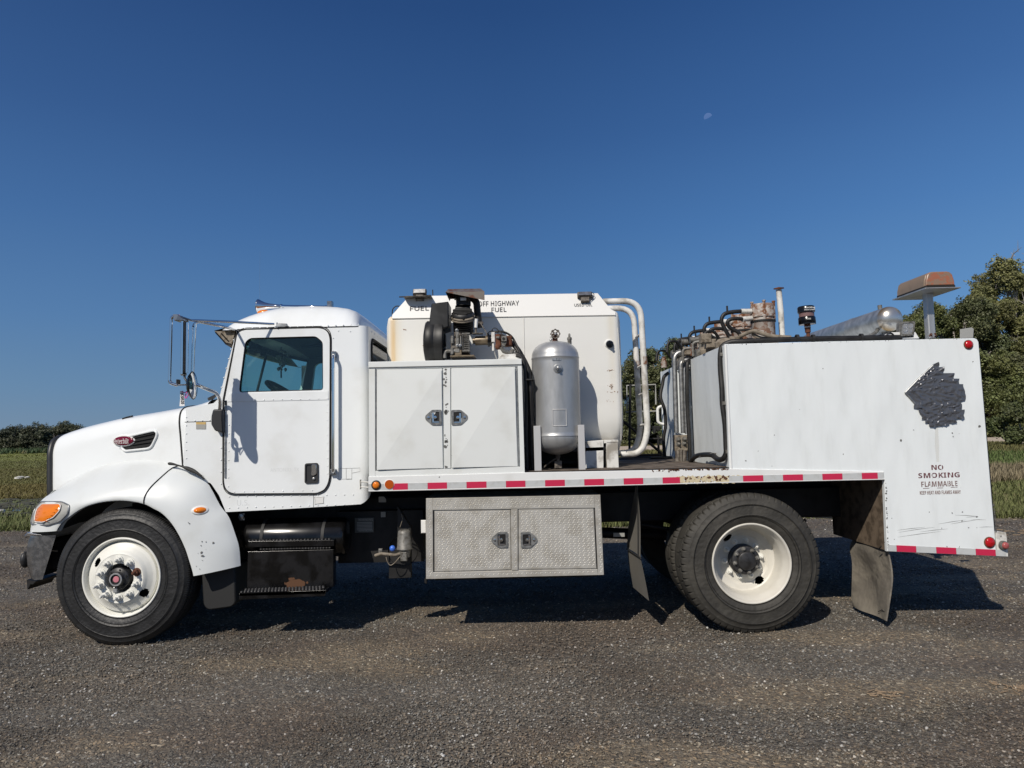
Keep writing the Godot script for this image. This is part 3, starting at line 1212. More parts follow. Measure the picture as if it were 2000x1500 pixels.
func build_trees() -> void:
	for k in 4:
		clumps.append(leaf_clump(100 + k, 22, 0.15))
	mat("bark", Color(0.33, 0.3, 0.27), 0.9)
	var lm := mat("leaf", Color(1, 1, 1), 0.6)
	lm.vertex_color_use_as_albedo = true
	lm.backlight_enabled = true
	lm.backlight = Color(0.35, 0.4, 0.15)
	lm.cull_mode = BaseMaterial3D.CULL_DISABLED
	var r := RandomNumberGenerator.new()
	r.seed = 303
	# [x, z, height, width, low, lobes, tint, label, bare twigs]
	var olive := Vector3(0.155, 0.165, 0.064)
	var dark := Vector3(0.095, 0.115, 0.05)
	var green := Vector3(0.122, 0.148, 0.052)
	var list := [
		[Vector2(42.924, 1.072).x, -70.0, 15.3, 9.0, 1.0, 15, green, "rounded green tree right behind the amber beacon on its post", 0],
		[Vector2(48.780, 0.948).x, -72.0, 16.6, 9.5, 1.0, 16, dark, "dark green tree behind the upper rear corner of the white box", 0],
		[Vector2(53.170, 0.859).x, -74.0, 17.6, 8.0, 2.0, 14, olive, "olive tree between the dark tree and the tall one at the right edge", 6],
		[Vector2(58.184, 0.756).x, -76.0, 22.0, 10.0, 2.0, 18, olive, "tallest tree, grey bare branches showing, at the right edge", 26],
		[Vector2(63.742, 0.633).x, -77.0, 21.0, 10.0, 2.0, 16, dark, "tall dark tree just past the right edge", 8],
		[Vector2(46.266, 0.708).x, -66.0, 9.0, 9.5, 0.5, 14, green, "low spreading tree at the roadside beside the white box's rear edge", 0],
		[Vector2(49.849, 0.624).x, -66.0, 8.5, 8.5, 0.5, 13, dark, "low dark tree at the roadside near the right edge", 4],
		[Vector2(41.781, 1.127).x, -74.0, 14.3, 4.0, 3.0, 7, green, "slim tree with sparse top behind the silver cylinder's dome", 5],
		[Vector2(37.965, 1.217).x, -74.0, 13.6, 4.5, 3.0, 7, olive, "slender tree top showing just above the silver cylinder's left part", 4],
		[Vector2(33.412, 1.353).x, -78.0, 9.5, 10.0, 1.0, 10, dark, "broad low tree hidden behind the upper middle of the white box", 0],
		[Vector2(26.827, 1.508).x, -78.0, 10.0, 9.0, 1.0, 10, green, "broad low tree hidden behind the front of the white box", 0],
		[Vector2(20.947, 1.347).x, -78.0, 12.6, 8.5, 0.8, 15, olive, "yellow green tree behind the pumps at the white box's front corner", 0],
		[Vector2(16.939, 1.434).x, -76.0, 12.6, 8.5, 0.8, 15, dark, "dark bushy tree seen through the gap behind the ladder", 0],
		[Vector2(14.092, 1.516).x, -80.0, 7.6, 6.5, 0.5, 10, dark, "low dark tree at the left of the gap behind the ladder", 0],
	]
	for i in list.size():
		var a = list[i]
		tree("broadleaf_tree", a[7], "trees beyond the road", Vector3(a[0], -0.03, a[1]), a[2], lobes_for(r, a[2], a[3], a[4], a[5] * 2), a[6], 270, 0.75, 500 + i, a[8])
	# bush at the right edge in front of the road
	tree("roadside_bush", "rounded green bush in front of the sand road at the right edge", "", Vector3(Vector2(33.818, 0.743).x, -0.03, -42.0), 3.0, lobes_for(r, 3.0, 3.4, 0.3, 8), Vector3(0.055, 0.075, 0.025), 200, 0.5, 611)
	# far tree line on the left
	var xs := [-190.0, -172.0, -158.0, -146.0, -136.0, -128.5, -119.0, -110.0, -100.0]
	var hs := [5.6, 6.0, 5.5, 6.2, 6.4, 5.6, 7.0, 4.2, 4.0]
	var what := ["beyond the left edge", "just past the left edge", "at the left picture edge, lower than its neighbour", "second from the left edge with a rounded top", "in the middle of the group with the broadest crown", "filling the dip before the taller one", "taller lighter one beside the hood's front", "low one behind the hood's front edge", "low one hidden behind the hood"]
	for i in xs.size():
		tree("field_tree", "distant dark tree across the field, " + what[i], "distant trees across the field", Vector3(xs[i], -0.03, -182.0 - 3.0 * sin(i * 1.9)), hs[i], lobes_for(r, hs[i], 14.0, 0.6, 24), Vector3(0.05, 0.06, 0.034) * (1.35 if i == 6 else 1.0), 170, 1.25, 700 + i)


# ---------------------------------------------------------------- wheels

func tyre_mesh(ctr: Vector3, out: float, rad: float, wide: float, lugs: int, notch: float, duty: float) -> MB:
	# ctr: middle of the outer face; the tyre reaches from there "wide" inwards along -out
	var mb := MB.new()
	var prof := [Vector2(0.288, -0.02), Vector2(0.298, 0.004), Vector2(0.318, 0.010), Vector2(0.322, 0.014), Vector2(0.345, 0.022), Vector2(0.36, 0.0235), Vector2(0.363, 0.030), Vector2(0.372, 0.030), Vector2(0.376, 0.0245), Vector2(0.41, 0.026), Vector2(0.44, 0.021), Vector2(0.443, 0.0265), Vector2(0.452, 0.0255), Vector2(0.456, 0.018), Vector2(0.478, 0.011), Vector2(0.483, 0.0125), Vector2(0.489, 0.0105), Vector2(0.492, 0.005), Vector2(rad - 0.019, -0.004), Vector2(rad - 0.006, -0.014), Vector2(rad, -0.026), Vector2(rad + 0.001, -0.052), Vector2(rad - 0.012, -0.055), Vector2(rad - 0.012, -0.063), Vector2(rad + 0.002, -0.066), Vector2(rad + 0.003, -0.1), Vector2(rad - 0.012, -0.103), Vector2(rad - 0.012, -0.111), Vector2(rad + 0.003, -0.114), Vector2(rad + 0.003, -wide + 0.06), Vector2(rad, -wide + 0.02), Vector2(rad - 0.03, -wide), Vector2(0.4, -wide - 0.02), Vector2(0.3, -wide + 0.01)]
	var per := 12
	var segs := lugs * per / (3 if lugs > 100 else 1)
	var g := []
	for k in segs:
		var a := TAU * k / segs
		var ph := fposmod(float(k) / segs * lugs, 1.0)
		var cut := 1.0 if ph < duty else 0.0
		var row := []
		for i in prof.size():
			var q: Vector2 = prof[i]
			var rr := q.x
			if i >= 18 and i <= 21:
				rr -= notch * cut * (1.0 if i > 18 else 0.45)
			if i >= 24 and i < 29:
				var ph2 := fposmod(float(k) / segs * lugs * 0.5 + q.y * 3.0, 1.0)
				rr -= notch * 0.8 * (1.0 if ph2 < duty * 0.5 else 0.0)
			var p := ctr + Vector3(cos(a) * rr, sin(a) * rr, q.y * out)
			if p.y < 0.0:
				p.y = 0.0
				p.z += out * 0.008
			row.append(p)
		g.append(row)
	mb.grid(g, true, false, ctr + Vector3(0, 0, -out * wide * 0.5))
	return mb


func nut(mb: MB, at: Vector3, out: float, r: float, h: float) -> void:
	var pr := []
	for k in 6:
		pr.append(Vector2(cos(TAU * k / 6 + at.x * 9.0) * r, sin(TAU * k / 6 + at.x * 9.0) * r) + Vector2(at.x, at.y))
	mb.prism(pr, minf(at.z, at.z + h * out), maxf(at.z, at.z + h * out), 0.003)
	mb.lathe([Vector2(r * 1.45, 0), Vector2(r * 1.4, h * 0.22), Vector2(r * 0.9, h * 0.24)], at, Vector3(0, 0, out), 12)
	mb.lathe([Vector2(r * 0.52, h), Vector2(r * 0.52, h * 1.75), Vector2(r * 0.3, h * 1.9), Vector2(0, h * 1.9)], at, Vector3(0, 0, out), 8)


# disc with round hand holes: profile from the rim to the hub as rings, holes left out
func disc_with_holes(mb: MB, ctr: Vector3, out: float, prof: Array, hole_r: float, hole_size: float, hole_angles: Array) -> void:
	var segs := 120
	var rings := []
	for i in prof.size() - 1:
		var n := 6
		for k in n:
			rings.append(prof[i].lerp(prof[i + 1], float(k) / n))
	rings.append(prof[prof.size() - 1])
	var inside := func(a: float, q: Vector2) -> float:
		var p := Vector2(cos(a), sin(a)) * q.x
		var best := 9.0
		for ha in hole_angles:
			var c := Vector2(cos(ha), sin(ha)) * hole_r
			var d := p - c
			var along := d.dot(c.normalized())
			var across := d.dot(c.normalized().orthogonal())
			best = minf(best, sqrt(pow(along / (hole_size * 0.72), 2.0) + pow(across / hole_size, 2.0)))
		return best
	var g := []
	for q: Vector2 in rings:
		var row := []
		for k in segs:
			var a := TAU * k / segs
			row.append(ctr + Vector3(cos(a) * q.x, sin(a) * q.x, q.y * out))
		g.append(row)
	var i0 := mb.v.size()
	for i in g.size():
		for k in segs:
			var p: Vector3 = g[i][k]
			var a: Vector3 = g[mini(i + 1, g.size() - 1)][k] - g[maxi(i - 1, 0)][k]
			var b: Vector3 = g[i][(k + 1) % segs] - g[i][(k - 1 + segs) % segs]
			var nn := a.cross(b).normalized()
			if nn.z * out < 0.0:
				nn = -nn
			mb.vert(p, nn)
	for i in g.size() - 1:
		for k in segs:
			var am := TAU * (k + 0.5) / segs
			var qm: Vector2 = rings[i].lerp(rings[i + 1], 0.5)
			if inside.call(am, qm) < 1.0:
				continue
			var a := i0 + i * segs + k
			var b := i0 + (i + 1) * segs + k
			var d := i0 + (i + 1) * segs + (k + 1) % segs
			var e := i0 + i * segs + (k + 1) % segs
			mb.face(a, b, d)
			mb.face(a, d, e)


func rim_barrel(mb: MB, ctr: Vector3, out: float, deep: float) -> void:
	mb.lathe([Vector2(0.292, -0.025), Vector2(0.3, -0.012), Vector2(0.306, 0.006), Vector2(0.302, 0.013), Vector2(0.294, 0.013), Vector2(0.288, 0.004), Vector2(0.281, -0.028), Vector2(0.272, -0.04), Vector2(0.27, -deep)], ctr, Vector3(0, 0, out), 72, 0.4)


func build_wheels() -> void:
	# front wheel, near side
	var fc := Vector3(Vector2(-3.050, 0.486).x, 0.511, -0.09)
	front_wheel(fc, 1.0, "near front wheel with pale steel rim and protruding hub")
	var ff := Vector3(fc.x, fc.y, -2.35)
	front_wheel(ff, -1.0, "front wheel on the far side")
	# rear duals
	var rc := Vector3(Vector2(1.796, 0.503).x, 0.517, -0.02)
	rear_wheel(rc, 1.0, "outer rear wheel with deep dished pale rim")
	var inner := Vector3(rc.x - 0.005, rc.y, -0.36)
	var w := obj("rear_inner_wheel", tyre_mesh(inner, 1.0, 0.531, 0.26, 60, 0.012, 0.14), M.tyre_dusty)
	w.set_meta("label", "dusty brown inner tyre of the rear pair")
	var far := MB.new()
	far = tyre_mesh(Vector3(rc.x, rc.y, -2.42), -1.0, 0.531, 0.26, 60, 0.012, 0.14)
	obj("rear_wheel", far, M.tyre_dusty)
	obj("rear_inner_wheel", tyre_mesh(Vector3(rc.x, rc.y, -2.08), -1.0, 0.531, 0.26, 60, 0.012, 0.14), M.tyre_dusty)


func front_wheel(c: Vector3, out: float, label: String) -> void:
	var wheel := obj("front_wheel", tyre_mesh(c, out, 0.524, 0.27, 190, 0.004, 0.5), M.tyre, truck, label)
	var rim := MB.new()
	var z := 0.0
	rim_barrel(rim, c, out, 0.1)
	var prof := [Vector2(0.272, -0.045), Vector2(0.262, -0.012), Vector2(0.24, -0.002), Vector2(0.21, 0.02), Vector2(0.196, 0.034), Vector2(0.186, 0.042), Vector2(0.178, 0.04), Vector2(0.112, 0.04)]
	disc_with_holes(rim, c, out, prof, 0.218, 0.036, [2.55, 2.55 + PI])
	rim.lathe([Vector2(0.112, 0.04), Vector2(0.110, -0.03)], c, Vector3(0, 0, out), 40)
	obj("rim", rim, M.cream_rim, wheel)
	var hub := MB.new()
	hub.lathe([Vector2(0.111, -0.02), Vector2(0.085, -0.02), Vector2(0.083, 0.05), Vector2(0.078, 0.056), Vector2(0.058, 0.058), Vector2(0.05, 0.07), Vector2(0.047, 0.087), Vector2(0.038, 0.09), Vector2(0.036, 0.08), Vector2(0, 0.08)], c, Vector3(0, 0, out), 40, 0.4)
	obj("hub", hub, M.hub_grey, wheel)
	hub = MB.new()
	hub.lathe([Vector2(0.265, -0.08), Vector2(0.1, -0.075)], c, Vector3(0, 0, out), 40)
	obj("dark_backing", hub, M.gasket, wheel)  # added black disc standing in for the shade behind the hand holes
	var cap := MB.new()
	cap.lathe([Vector2(0.024, 0.0805), Vector2(0.022, 0.084), Vector2(0, 0.085)], c, Vector3(0, 0, out), 24)
	obj("hub_cap", cap, M.cap_pink, wheel)
	cap = MB.new()
	cap.lathe([Vector2(0.0495, 0.0885), Vector2(0.0475, 0.0915), Vector2(0.0385, 0.0915)], c, Vector3(0, 0, out), 32)
	obj("hub_ring", cap, M.galvanised, wheel)
	var bolts := MB.new()
	for k in 6:
		bolts = MB.new()
		var a := TAU * k / 6 + 0.3
		bolts.lathe([Vector2(0.007, 0.056), Vector2(0.007, 0.063), Vector2(0, 0.063)], c + Vector3(cos(a), sin(a), 0) * 0.068, Vector3(0, 0, out), 6)
		obj("hub_bolt", bolts, M.gasket, wheel)
	bolts = MB.new()
	bolts.box(c + Vector3(-0.035, -0.105, 0.02 * out), c + Vector3(-0.005, -0.06, 0.06 * out), 0.004)
	obj("hub_tab", bolts, M.galvanised, wheel)
	for k in 10:
		var a := TAU * k / 10 + 0.32
		var nm := MB.new()
		var h := 0.03
		if k == 5 or k == 6:
			h = 0.05
		nut(nm, c + Vector3(cos(a) * 0.143, sin(a) * 0.143, 0.04 * out), out, 0.0225, h * 1.15)
		obj("lug_nut", nm, M.rust_dark if k == 0 else M.cream_rim, wheel, "rusty lug nut" if k == 0 else "")


func rear_wheel(c: Vector3, out: float, label: String) -> void:
	var wheel := obj("rear_wheel", tyre_mesh(c, out, 0.531, 0.26, 60, 0.013, 0.14), M.tyre_dusty, truck, label)
	var rim := MB.new()
	rim.lathe([Vector2(0.292, -0.025), Vector2(0.3, -0.012), Vector2(0.306, 0.006), Vector2(0.302, 0.013), Vector2(0.294, 0.013), Vector2(0.286, 0.0), Vector2(0.278, -0.035), Vector2(0.262, -0.05), Vector2(0.257, -0.085), Vector2(0.247, -0.13), Vector2(0.243, -0.185)], c, Vector3(0, 0, out), 72, 0.4)
	var prof := [Vector2(0.243, -0.185), Vector2(0.232, -0.193), Vector2(0.2, -0.2), Vector2(0.184, -0.213), Vector2(0.178, -0.213), Vector2(0.1, -0.213)]
	disc_with_holes(rim, c, out, prof, 0.207, 0.037, [-0.96, -0.96 + PI])
	obj("rim", rim, M.rear_rim_shaded, wheel)
	var hub := MB.new()
	hub.lathe([Vector2(0.118, -0.213), Vector2(0.116, -0.185), Vector2(0.1, -0.18), Vector2(0.098, -0.15), Vector2(0.108, -0.146), Vector2(0.11, -0.13), Vector2(0.105, -0.124), Vector2(0.075, -0.124), Vector2(0.07, -0.1), Vector2(0.064, -0.096), Vector2(0, -0.093)], c, Vector3(0, 0, out), 44, 0.4)
	obj("hub", hub, M.hub_grey, wheel)
	for k in 8:
		var a := TAU * k / 8 + 0.2
		var b := MB.new()
		nut(b, c + Vector3(cos(a) * 0.09, sin(a) * 0.09, -0.124 * out), out, 0.0125, 0.014)
		obj("axle_nut", b, M.grey_cast, wheel)
	for k in 10:
		var a := TAU * k / 10 + 0.1
		var nm := MB.new()
		nut(nm, c + Vector3(cos(a) * 0.143, sin(a) * 0.143, -0.213 * out), out, 0.0175, 0.024)
		obj("lug_nut", nm, M.cream_rim, wheel)


# ---------------------------------------------------------------- hood, nose, fenders

var hood_grid := []
var fend_grid := []


func hood_rows() -> Array:
	var top := [Vector3(-3.967, 1.597, -0.740), Vector3(-3.919, 1.632, -0.720), Vector3(-3.727, 1.680, -0.660), Vector3(-3.516, 1.719, -0.600), Vector3(-3.308, 1.752, -0.540), Vector3(-3.008, 1.786, -0.460), Vector3(-2.726, 1.819, -0.380)]
	var bot := [Vector3(-3.929, 1.141, -0.600), Vector3(-3.879, 1.151, -0.570), Vector3(-3.677, 1.252, -0.520), Vector3(-3.450, 1.327, -0.460), Vector3(-3.231, 1.358, -0.410), Vector3(-2.942, 1.363, -0.340), Vector3(-2.674, 1.335, -0.260)]
	var rows := []
	for i in top.size():
		var t: Vector3 = top[i]
		var b: Vector3 = bot[i]
		var mid := b.lerp(t, 0.5) + Vector3(0, 0, 0.05)
		var cor := t + Vector3(0, -0.10, 0.10)
		cor.x = lerpf(t.x, b.x, 0.2)
		var q := t + Vector3(0, 0.022, -0.14)
		var ctr := Vector3(t.x, t.y + 0.035, -1.22)
		var line := smooth_path([b + Vector3(0, -0.12, -0.02), b, mid, cor, t + Vector3(0, -0.012, 0.03), q, q.lerp(ctr, 0.5) + Vector3(0, 0.006, 0), ctr], 6)
		var far := []
		for p: Vector3 in line:
			far.append(Vector3(p.x, p.y, -2.44 - p.z))
		far.reverse()
		rows.append(line + far.slice(1))
	# finer along the length
	var fine := []
	for i in rows.size() - 1:
		for k in 5:
			var row := []
			for j in rows[0].size():
				var m := rows.size()
				row.append((rows[i][j] as Vector3).cubic_interpolate(rows[i + 1][j], rows[maxi(i - 1, 0)][j], rows[mini(i + 2, m - 1)][j], k / 5.0))
			fine.append(row)
	fine.append(rows[rows.size() - 1])
	return fine


func build_hood() -> void:
	hood_grid = hood_rows()
	var mb := MB.new()
	mb.grid(hood_grid, false, false, Vector3(-2.9, 0.9, -1.22))
	var hood := obj("hood", mb, M.white)
	# keep only the near half for lookups
	var near := []
	for row in hood_grid:
		near.append(row.slice(0, 30))
	var lookup := near
	# grille: dark recess, chrome surround, bars
	var nose: Array = hood_grid[0]
	mb = MB.new()
	var fr := []
	for p: Vector3 in nose:
		fr.append(p + Vector3(-0.02, 0, 0))
	mb.tube(fr, 0.026, 8)
	var grille := obj("grille", mb, M.dark_plastic)
	mb = MB.new()
	var mid := Vector3(nose[0].x, 1.3, -1.22)
	for j in nose.size() - 1:
		var a: Vector3 = nose[j]
		var b: Vector3 = nose[j + 1]
		mb.tri(a, b, mid + Vector3(0.03, 0, 0), Vector3(-1, 0, 0))
	mb.tri(nose[0], nose[nose.size() - 1], mid + Vector3(0.03, 0, 0), Vector3(-1, 0, 0))
	obj("grille_mesh", mb, M.dark_plastic, grille)
	for k in 11:
		var z := -0.74 - k * 0.096
		mb = MB.new()
		mb.box(Vector3(nose[0].x - 0.012, nose[0].y + 0.02, z - 0.008), Vector3(nose[0].x + 0.02, nose[16].y - 0.06, z + 0.008), 0.003)
		obj("grille_bar", mb, M.chrome_dull, grille)
	# side air vent, its louvres and white border
	var vent := round_poly([Vector2(-3.194, 1.598), Vector2(-2.935, 1.643), Vector2(-2.909, 1.625), Vector2(-2.913, 1.595), Vector2(-2.959, 1.512), Vector2(-2.992, 1.496), Vector2(-3.209, 1.480), Vector2(-3.247, 1.510)], 0.017)
	mb = MB.new()
	patch(mb, vent, lookup, 0.004, 0.0)
	var vn := obj("air_vent", mb, M.gasket, hood)
	mb = MB.new()
	var bd := []
	for p: Vector2 in vent:
		bd.append(Vector3(p.x, p.y, grid_z(lookup, p) + 0.006))
	bd.append(bd[0])
	mb.tube(bd, 0.0105, 6)
	obj("vent_border", mb, M.white, hood)
	for ends in [[Vector2(-3.147, 1.584), Vector2(-2.930, 1.621)], [Vector2(-3.138, 1.556), Vector2(-2.938, 1.585)], [Vector2(-3.146, 1.529), Vector2(-2.951, 1.552)], [Vector2(-3.162, 1.502), Vector2(-2.976, 1.516)]]:
		mb = MB.new()
		var a := Vector3(ends[0].x, ends[0].y, grid_z(lookup, ends[0]) + 0.012)
		var b := Vector3(ends[1].x, ends[1].y, grid_z(lookup, ends[1]) + 0.012)
		mb.tube([a, b], 0.004, 5)
		obj("vent_louvre", mb, M.gasket, hood)
	# oval emblem with script lettering
	var ec := Vector2(-3.223, 1.565)
	var ez := grid_z(lookup, ec)
	mb = MB.new()
	patch(mb, ellipse(ec, 0.106, 0.047), lookup, 0.012, 0.006)
	var em := obj("emblem", mb, M.white_plastic, hood)
	mb = MB.new()
	patch(mb, ellipse(ec, 0.096, 0.038), lookup, 0.0165, 0.005)
	obj("emblem_face", mb, M.emblem_red, hood)
	lettering("emblem_lettering", "Peterbilt", Vector3(ec.x - 0.004, ec.y - 0.002, ez + 0.044), 0.132, 0.040, M.white_plastic, hood, false, 0.25, true).rotation.y = -0.09
	# gap to the cowl, hood latch, wiper nozzle
	mb = MB.new()
	var seam := []
	var last: Array = hood_grid[hood_grid.size() - 1]
	for p: Vector3 in last.slice(4, last.size() - 4):
		seam.append(p + Vector3(0.012, 0.001, 0.002))
	mb.tube(seam, 0.0085, 6)
	obj("hood_seam", mb, M.gasket, hood)
	mb = MB.new()
	mb.tube(smooth_path([Vector3(-3.302, 1.751, -0.520), Vector3(-3.263, 1.763, -0.520), Vector3(-3.205, 1.772, -0.500)], 4), 0.007, 6)
	obj("hood_gap", mb, M.gasket, hood)
	mb = MB.new()
	mb.tube(smooth_path([Vector3(-2.757, 1.376, -0.200), Vector3(-2.708, 1.367, -0.200), Vector3(-2.638, 1.349, -0.190)], 4), [0.006, 0.012, 0.013, 0.012, 0.01, 0.008, 0.007, 0.007, 0.008], 6)
	mb.tube(smooth_path([Vector3(-2.638, 1.349, -0.190), Vector3(-2.592, 1.333, -0.180), Vector3(-2.539, 1.312, -0.170), Vector3(-2.492, 1.283, -0.165), Vector3(-2.453, 1.245, -0.170)], 3), [0.008, 0.009, 0.014, 0.017, 0.017, 0.017, 0.016, 0.014, 0.012, 0.010, 0.008, 0.007, 0.006], 6)
	obj("hood_latch", mb, M.rubber, hood)
	# cowl behind the seam
	mb = MB.new()
	var rows := []
	for k in 6:
		var t := k / 5.0
		var row := []
		for p: Vector3 in last:
			var q := p + Vector3(t * 0.259, 0.0, 0.0)
			q.y += t * (0.02 + 0.035 * t) if p.y > 1.7 else 0.0
			q.z = lerpf(p.z, -1.22 + (p.z + 1.22) * 1.08, t)
			q.z = clampf(q.z, -2.235, -0.205)
			row.append(q)
		rows.append(row)
	mb.grid(rows, false, false, Vector3(-2.4, 0.9, -1.22))
	obj("cowl", mb, M.white)


func fender_point(u: float, s: float) -> Vector3:
	var a := [Vector3(-3.920, 0.855, -0.320), Vector3(-3.924, 0.969, -0.360), Vector3(-3.925, 1.059, -0.420), Vector3(-3.913, 1.115, -0.490), Vector3(-3.882, 1.149, -0.540), Vector3(-3.726, 1.249, -0.530), Vector3(-3.496, 1.348, -0.480), Vector3(-3.267, 1.388, -0.420), Vector3(-3.024, 1.401, -0.360), Vector3(-2.815, 1.382, -0.310), Vector3(-2.683, 1.348, -0.260), Vector3(-2.471, 1.239, -0.220), Vector3(-2.335, 1.036, -0.190), Vector3(-2.261, 0.943, -0.180), Vector3(-2.204, 0.803, -0.170), Vector3(-2.175, 0.703, -0.170), Vector3(-2.163, 0.564, -0.170)]
	var b := [Vector3(-3.547, 0.878, -0.080), Vector3(-3.511, 0.937, -0.070), Vector3(-3.450, 0.988, -0.060), Vector3(-3.380, 1.034, -0.055), Vector3(-3.299, 1.072, -0.050), Vector3(-3.188, 1.097, -0.050), Vector3(-3.058, 1.105, -0.050), Vector3(-2.959, 1.095, -0.050), Vector3(-2.867, 1.074, -0.050), Vector3(-2.792, 1.036, -0.050), Vector3(-2.724, 0.996, -0.050), Vector3(-2.652, 0.920, -0.050), Vector3(-2.592, 0.825, -0.050), Vector3(-2.543, 0.722, -0.050), Vector3(-2.511, 0.628, -0.050), Vector3(-2.491, 0.566, -0.050), Vector3(-2.478, 0.515, -0.050)]
	var i := clampi(int(u), 0, a.size() - 2)
	var t := u - i
	var pa := (a[i] as Vector3).cubic_interpolate(a[i + 1], a[maxi(i - 1, 0)], a[mini(i + 2, a.size() - 1)], t)
	var pb := (b[i] as Vector3).cubic_interpolate(b[i + 1], b[maxi(i - 1, 0)], b[mini(i + 2, b.size() - 1)], t)
	var p := pa.lerp(pb, s)
	p.z = lerpf(pa.z, pb.z, pow(sin(s * PI * 0.5), 0.75))
	return p


func build_fender() -> void:
	for near in [true, false]:
		var g := []
		for k in 65:
			var u := k / 64.0 * 15.999
			var row := []
			for j in 15:
				row.append(fender_point(u, j / 14.0))
			# rolled lip
			var e: Vector3 = row[14]
			row.append(e + Vector3(0, 0, -0.012) + (Vector3(-3.03, 0.516, e.z) - e).normalized() * 0.006)
			row.append(e + Vector3(0, 0, -0.05))
			g.append(row)
		if near:
			fend_grid = []
			for row in g:
				fend_grid.append(row.slice(0, 15))
		else:
			for row in g:
				for j in row.size():
					row[j] = Vector3(row[j].x, row[j].y, -2.44 - row[j].z)
		var mb := MB.new()
		mb.grid(g, false, false, Vector3(-2.75, 0.75, -0.9 if near else -1.54))
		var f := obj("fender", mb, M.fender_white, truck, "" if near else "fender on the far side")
		# dark inner wheel arch
		var arch := []
		for k in 33:
			var p := fender_point(k / 32.0 * 15.999, 1.0)
			var row := []
			for q in [-0.06, -0.35, -0.62]:
				var up := 0.03 if q < -0.1 else 0.0
				row.append(Vector3(p.x, p.y + up, q if near else -2.44 - q))
			arch.append(row)
		mb = MB.new()
		mb.grid(arch, false, false, Vector3(-3.03, 2.5, -0.3 if near else -2.1))
		obj("wheel_arch", mb, M.interior_dark, f)
		if not near:
			continue
		# joint between the front and rear half
		mb = MB.new()
		var seam := []
		for k in 14:
			var t := k / 13.0
			seam.append(fender_point(lerpf(9.9, 8.0, pow(t, 0.8)), t) + Vector3(0, 0.001, 0.003))
		mb.tube(seam, 0.0045, 5)
		obj("fender_seam", mb, M.gasket, f)
		# marker lamp
		var mc := Vector2(-2.457, 1.009)
		mb = MB.new()
		patch(mb, ellipse(mc, 0.058, 0.034), fend_grid, 0.004, 0.008)
		var ml := obj("marker_lamp", mb, M.white_plastic, f)
		mb = MB.new()
		patch(mb, ellipse(mc + Vector2(0.002, 0.001), 0.044, 0.024), fend_grid, 0.006, 0.022)
		obj("marker_lens", mb, M.amber, f)
		# headlamp: clear housing wrapped round the corner, amber lens inside
		var house := round_poly(flat([Vector3(-3.830, 1.089, -0.320), Vector3(-3.543, 1.099, -0.160), Vector3(-3.452, 1.076, -0.080), Vector3(-3.454, 1.016, -0.060), Vector3(-3.515, 0.957, -0.070), Vector3(-3.631, 0.923, -0.110), Vector3(-3.871, 0.917, -0.270), Vector3(-3.905, 0.981, -0.330), Vector3(-3.910, 1.037, -0.380)]), 0.021)
		mb = MB.new()
		patch(mb, house, fend_grid, 0.004, 0.012)
		var hl := obj("headlamp", mb, M.label_grey, truck, "wrap-round headlamp in a scuffed clear housing")
		mb = MB.new()
		var rim := []
		for p: Vector2 in house:
			rim.append(Vector3(p.x, p.y, grid_z(fend_grid, p) + 0.008))
		rim.append(rim[0])
		mb.tube(rim, 0.006, 5)
		obj("headlamp_rim", mb, M.steel, hl)
		var lens := round_poly(flat([Vector3(-3.774, 1.077, -0.280), Vector3(-3.552, 1.086, -0.150), Vector3(-3.525, 1.074, -0.120), Vector3(-3.523, 1.035, -0.080), Vector3(-3.570, 0.985, -0.080), Vector3(-3.673, 0.946, -0.130), Vector3(-3.780, 0.944, -0.200), Vector3(-3.803, 0.980, -0.240), Vector3(-3.815, 1.035, -0.300)]), 0.016)
		mb = MB.new()
		patch(mb, lens, fend_grid, 0.016, 0.012)
		obj("turn_lens", mb, M.amber, hl)
		mb = MB.new()
		rim = []
		for p: Vector2 in lens:
			rim.append(Vector3(p.x, p.y, grid_z(fend_grid, p) + 0.019))
		rim.append(rim[0])
		mb.tube(rim, 0.004, 5)
		obj("lens_border", mb, M.white_plastic, hl)
		mb = MB.new()
		for k in 5:
			var y: float = lens[0].y - 0.02 - k * 0.022
			var a := Vector2(Vector2(-3.763, 1.011).x + 0.02 - k * 0.012, y)
			var b := Vector2(Vector2(-3.546, 1.020).x - k * 0.018, y)
			mb.tube([Vector3(a.x, a.y, grid_z(fend_grid, a) + 0.027), Vector3(b.x, b.y, grid_z(fend_grid, b) + 0.027)], 0.003, 4)
		obj("lens_ribs", mb, M.amber, hl)
		# chips and scuffs
		mb = MB.new()
		var r := RandomNumberGenerator.new()
		r.seed = 77
		for k in 15:
			var c := Vector2(-2.438, 0.664) + Vector2(r.randfn() * 0.025, r.randfn() * 0.085)
			if k < 5:
				c = [Vector2(-2.418, 0.664), Vector2(-2.422, 0.691), Vector2(-2.343, 0.760), Vector2(-2.527, 0.921), Vector2(-2.519, 0.913)][k]
			chip(mb, Vector3(c.x, c.y, grid_z(fend_grid, c) + 0.0035), 0.002 + 0.004 * r.randf() + (0.007 if k < 3 else 0.0), r)
		obj("paint_chips", mb, M.chip_grey, f, "", true)
		mb = MB.new()
		mb.tube([Vector3(-3.874, 1.093, -0.400), Vector3(-3.893, 1.117, -0.460), Vector3(-3.870, 1.125, -0.470), Vector3(-3.830, 1.133, -0.460)], 0.005, 5)
		obj("crack", mb, M.gasket, f)
	# nose panel between the fenders
	var np := MB.new()
	var yb := Vector2(-3.920, 0.855).y
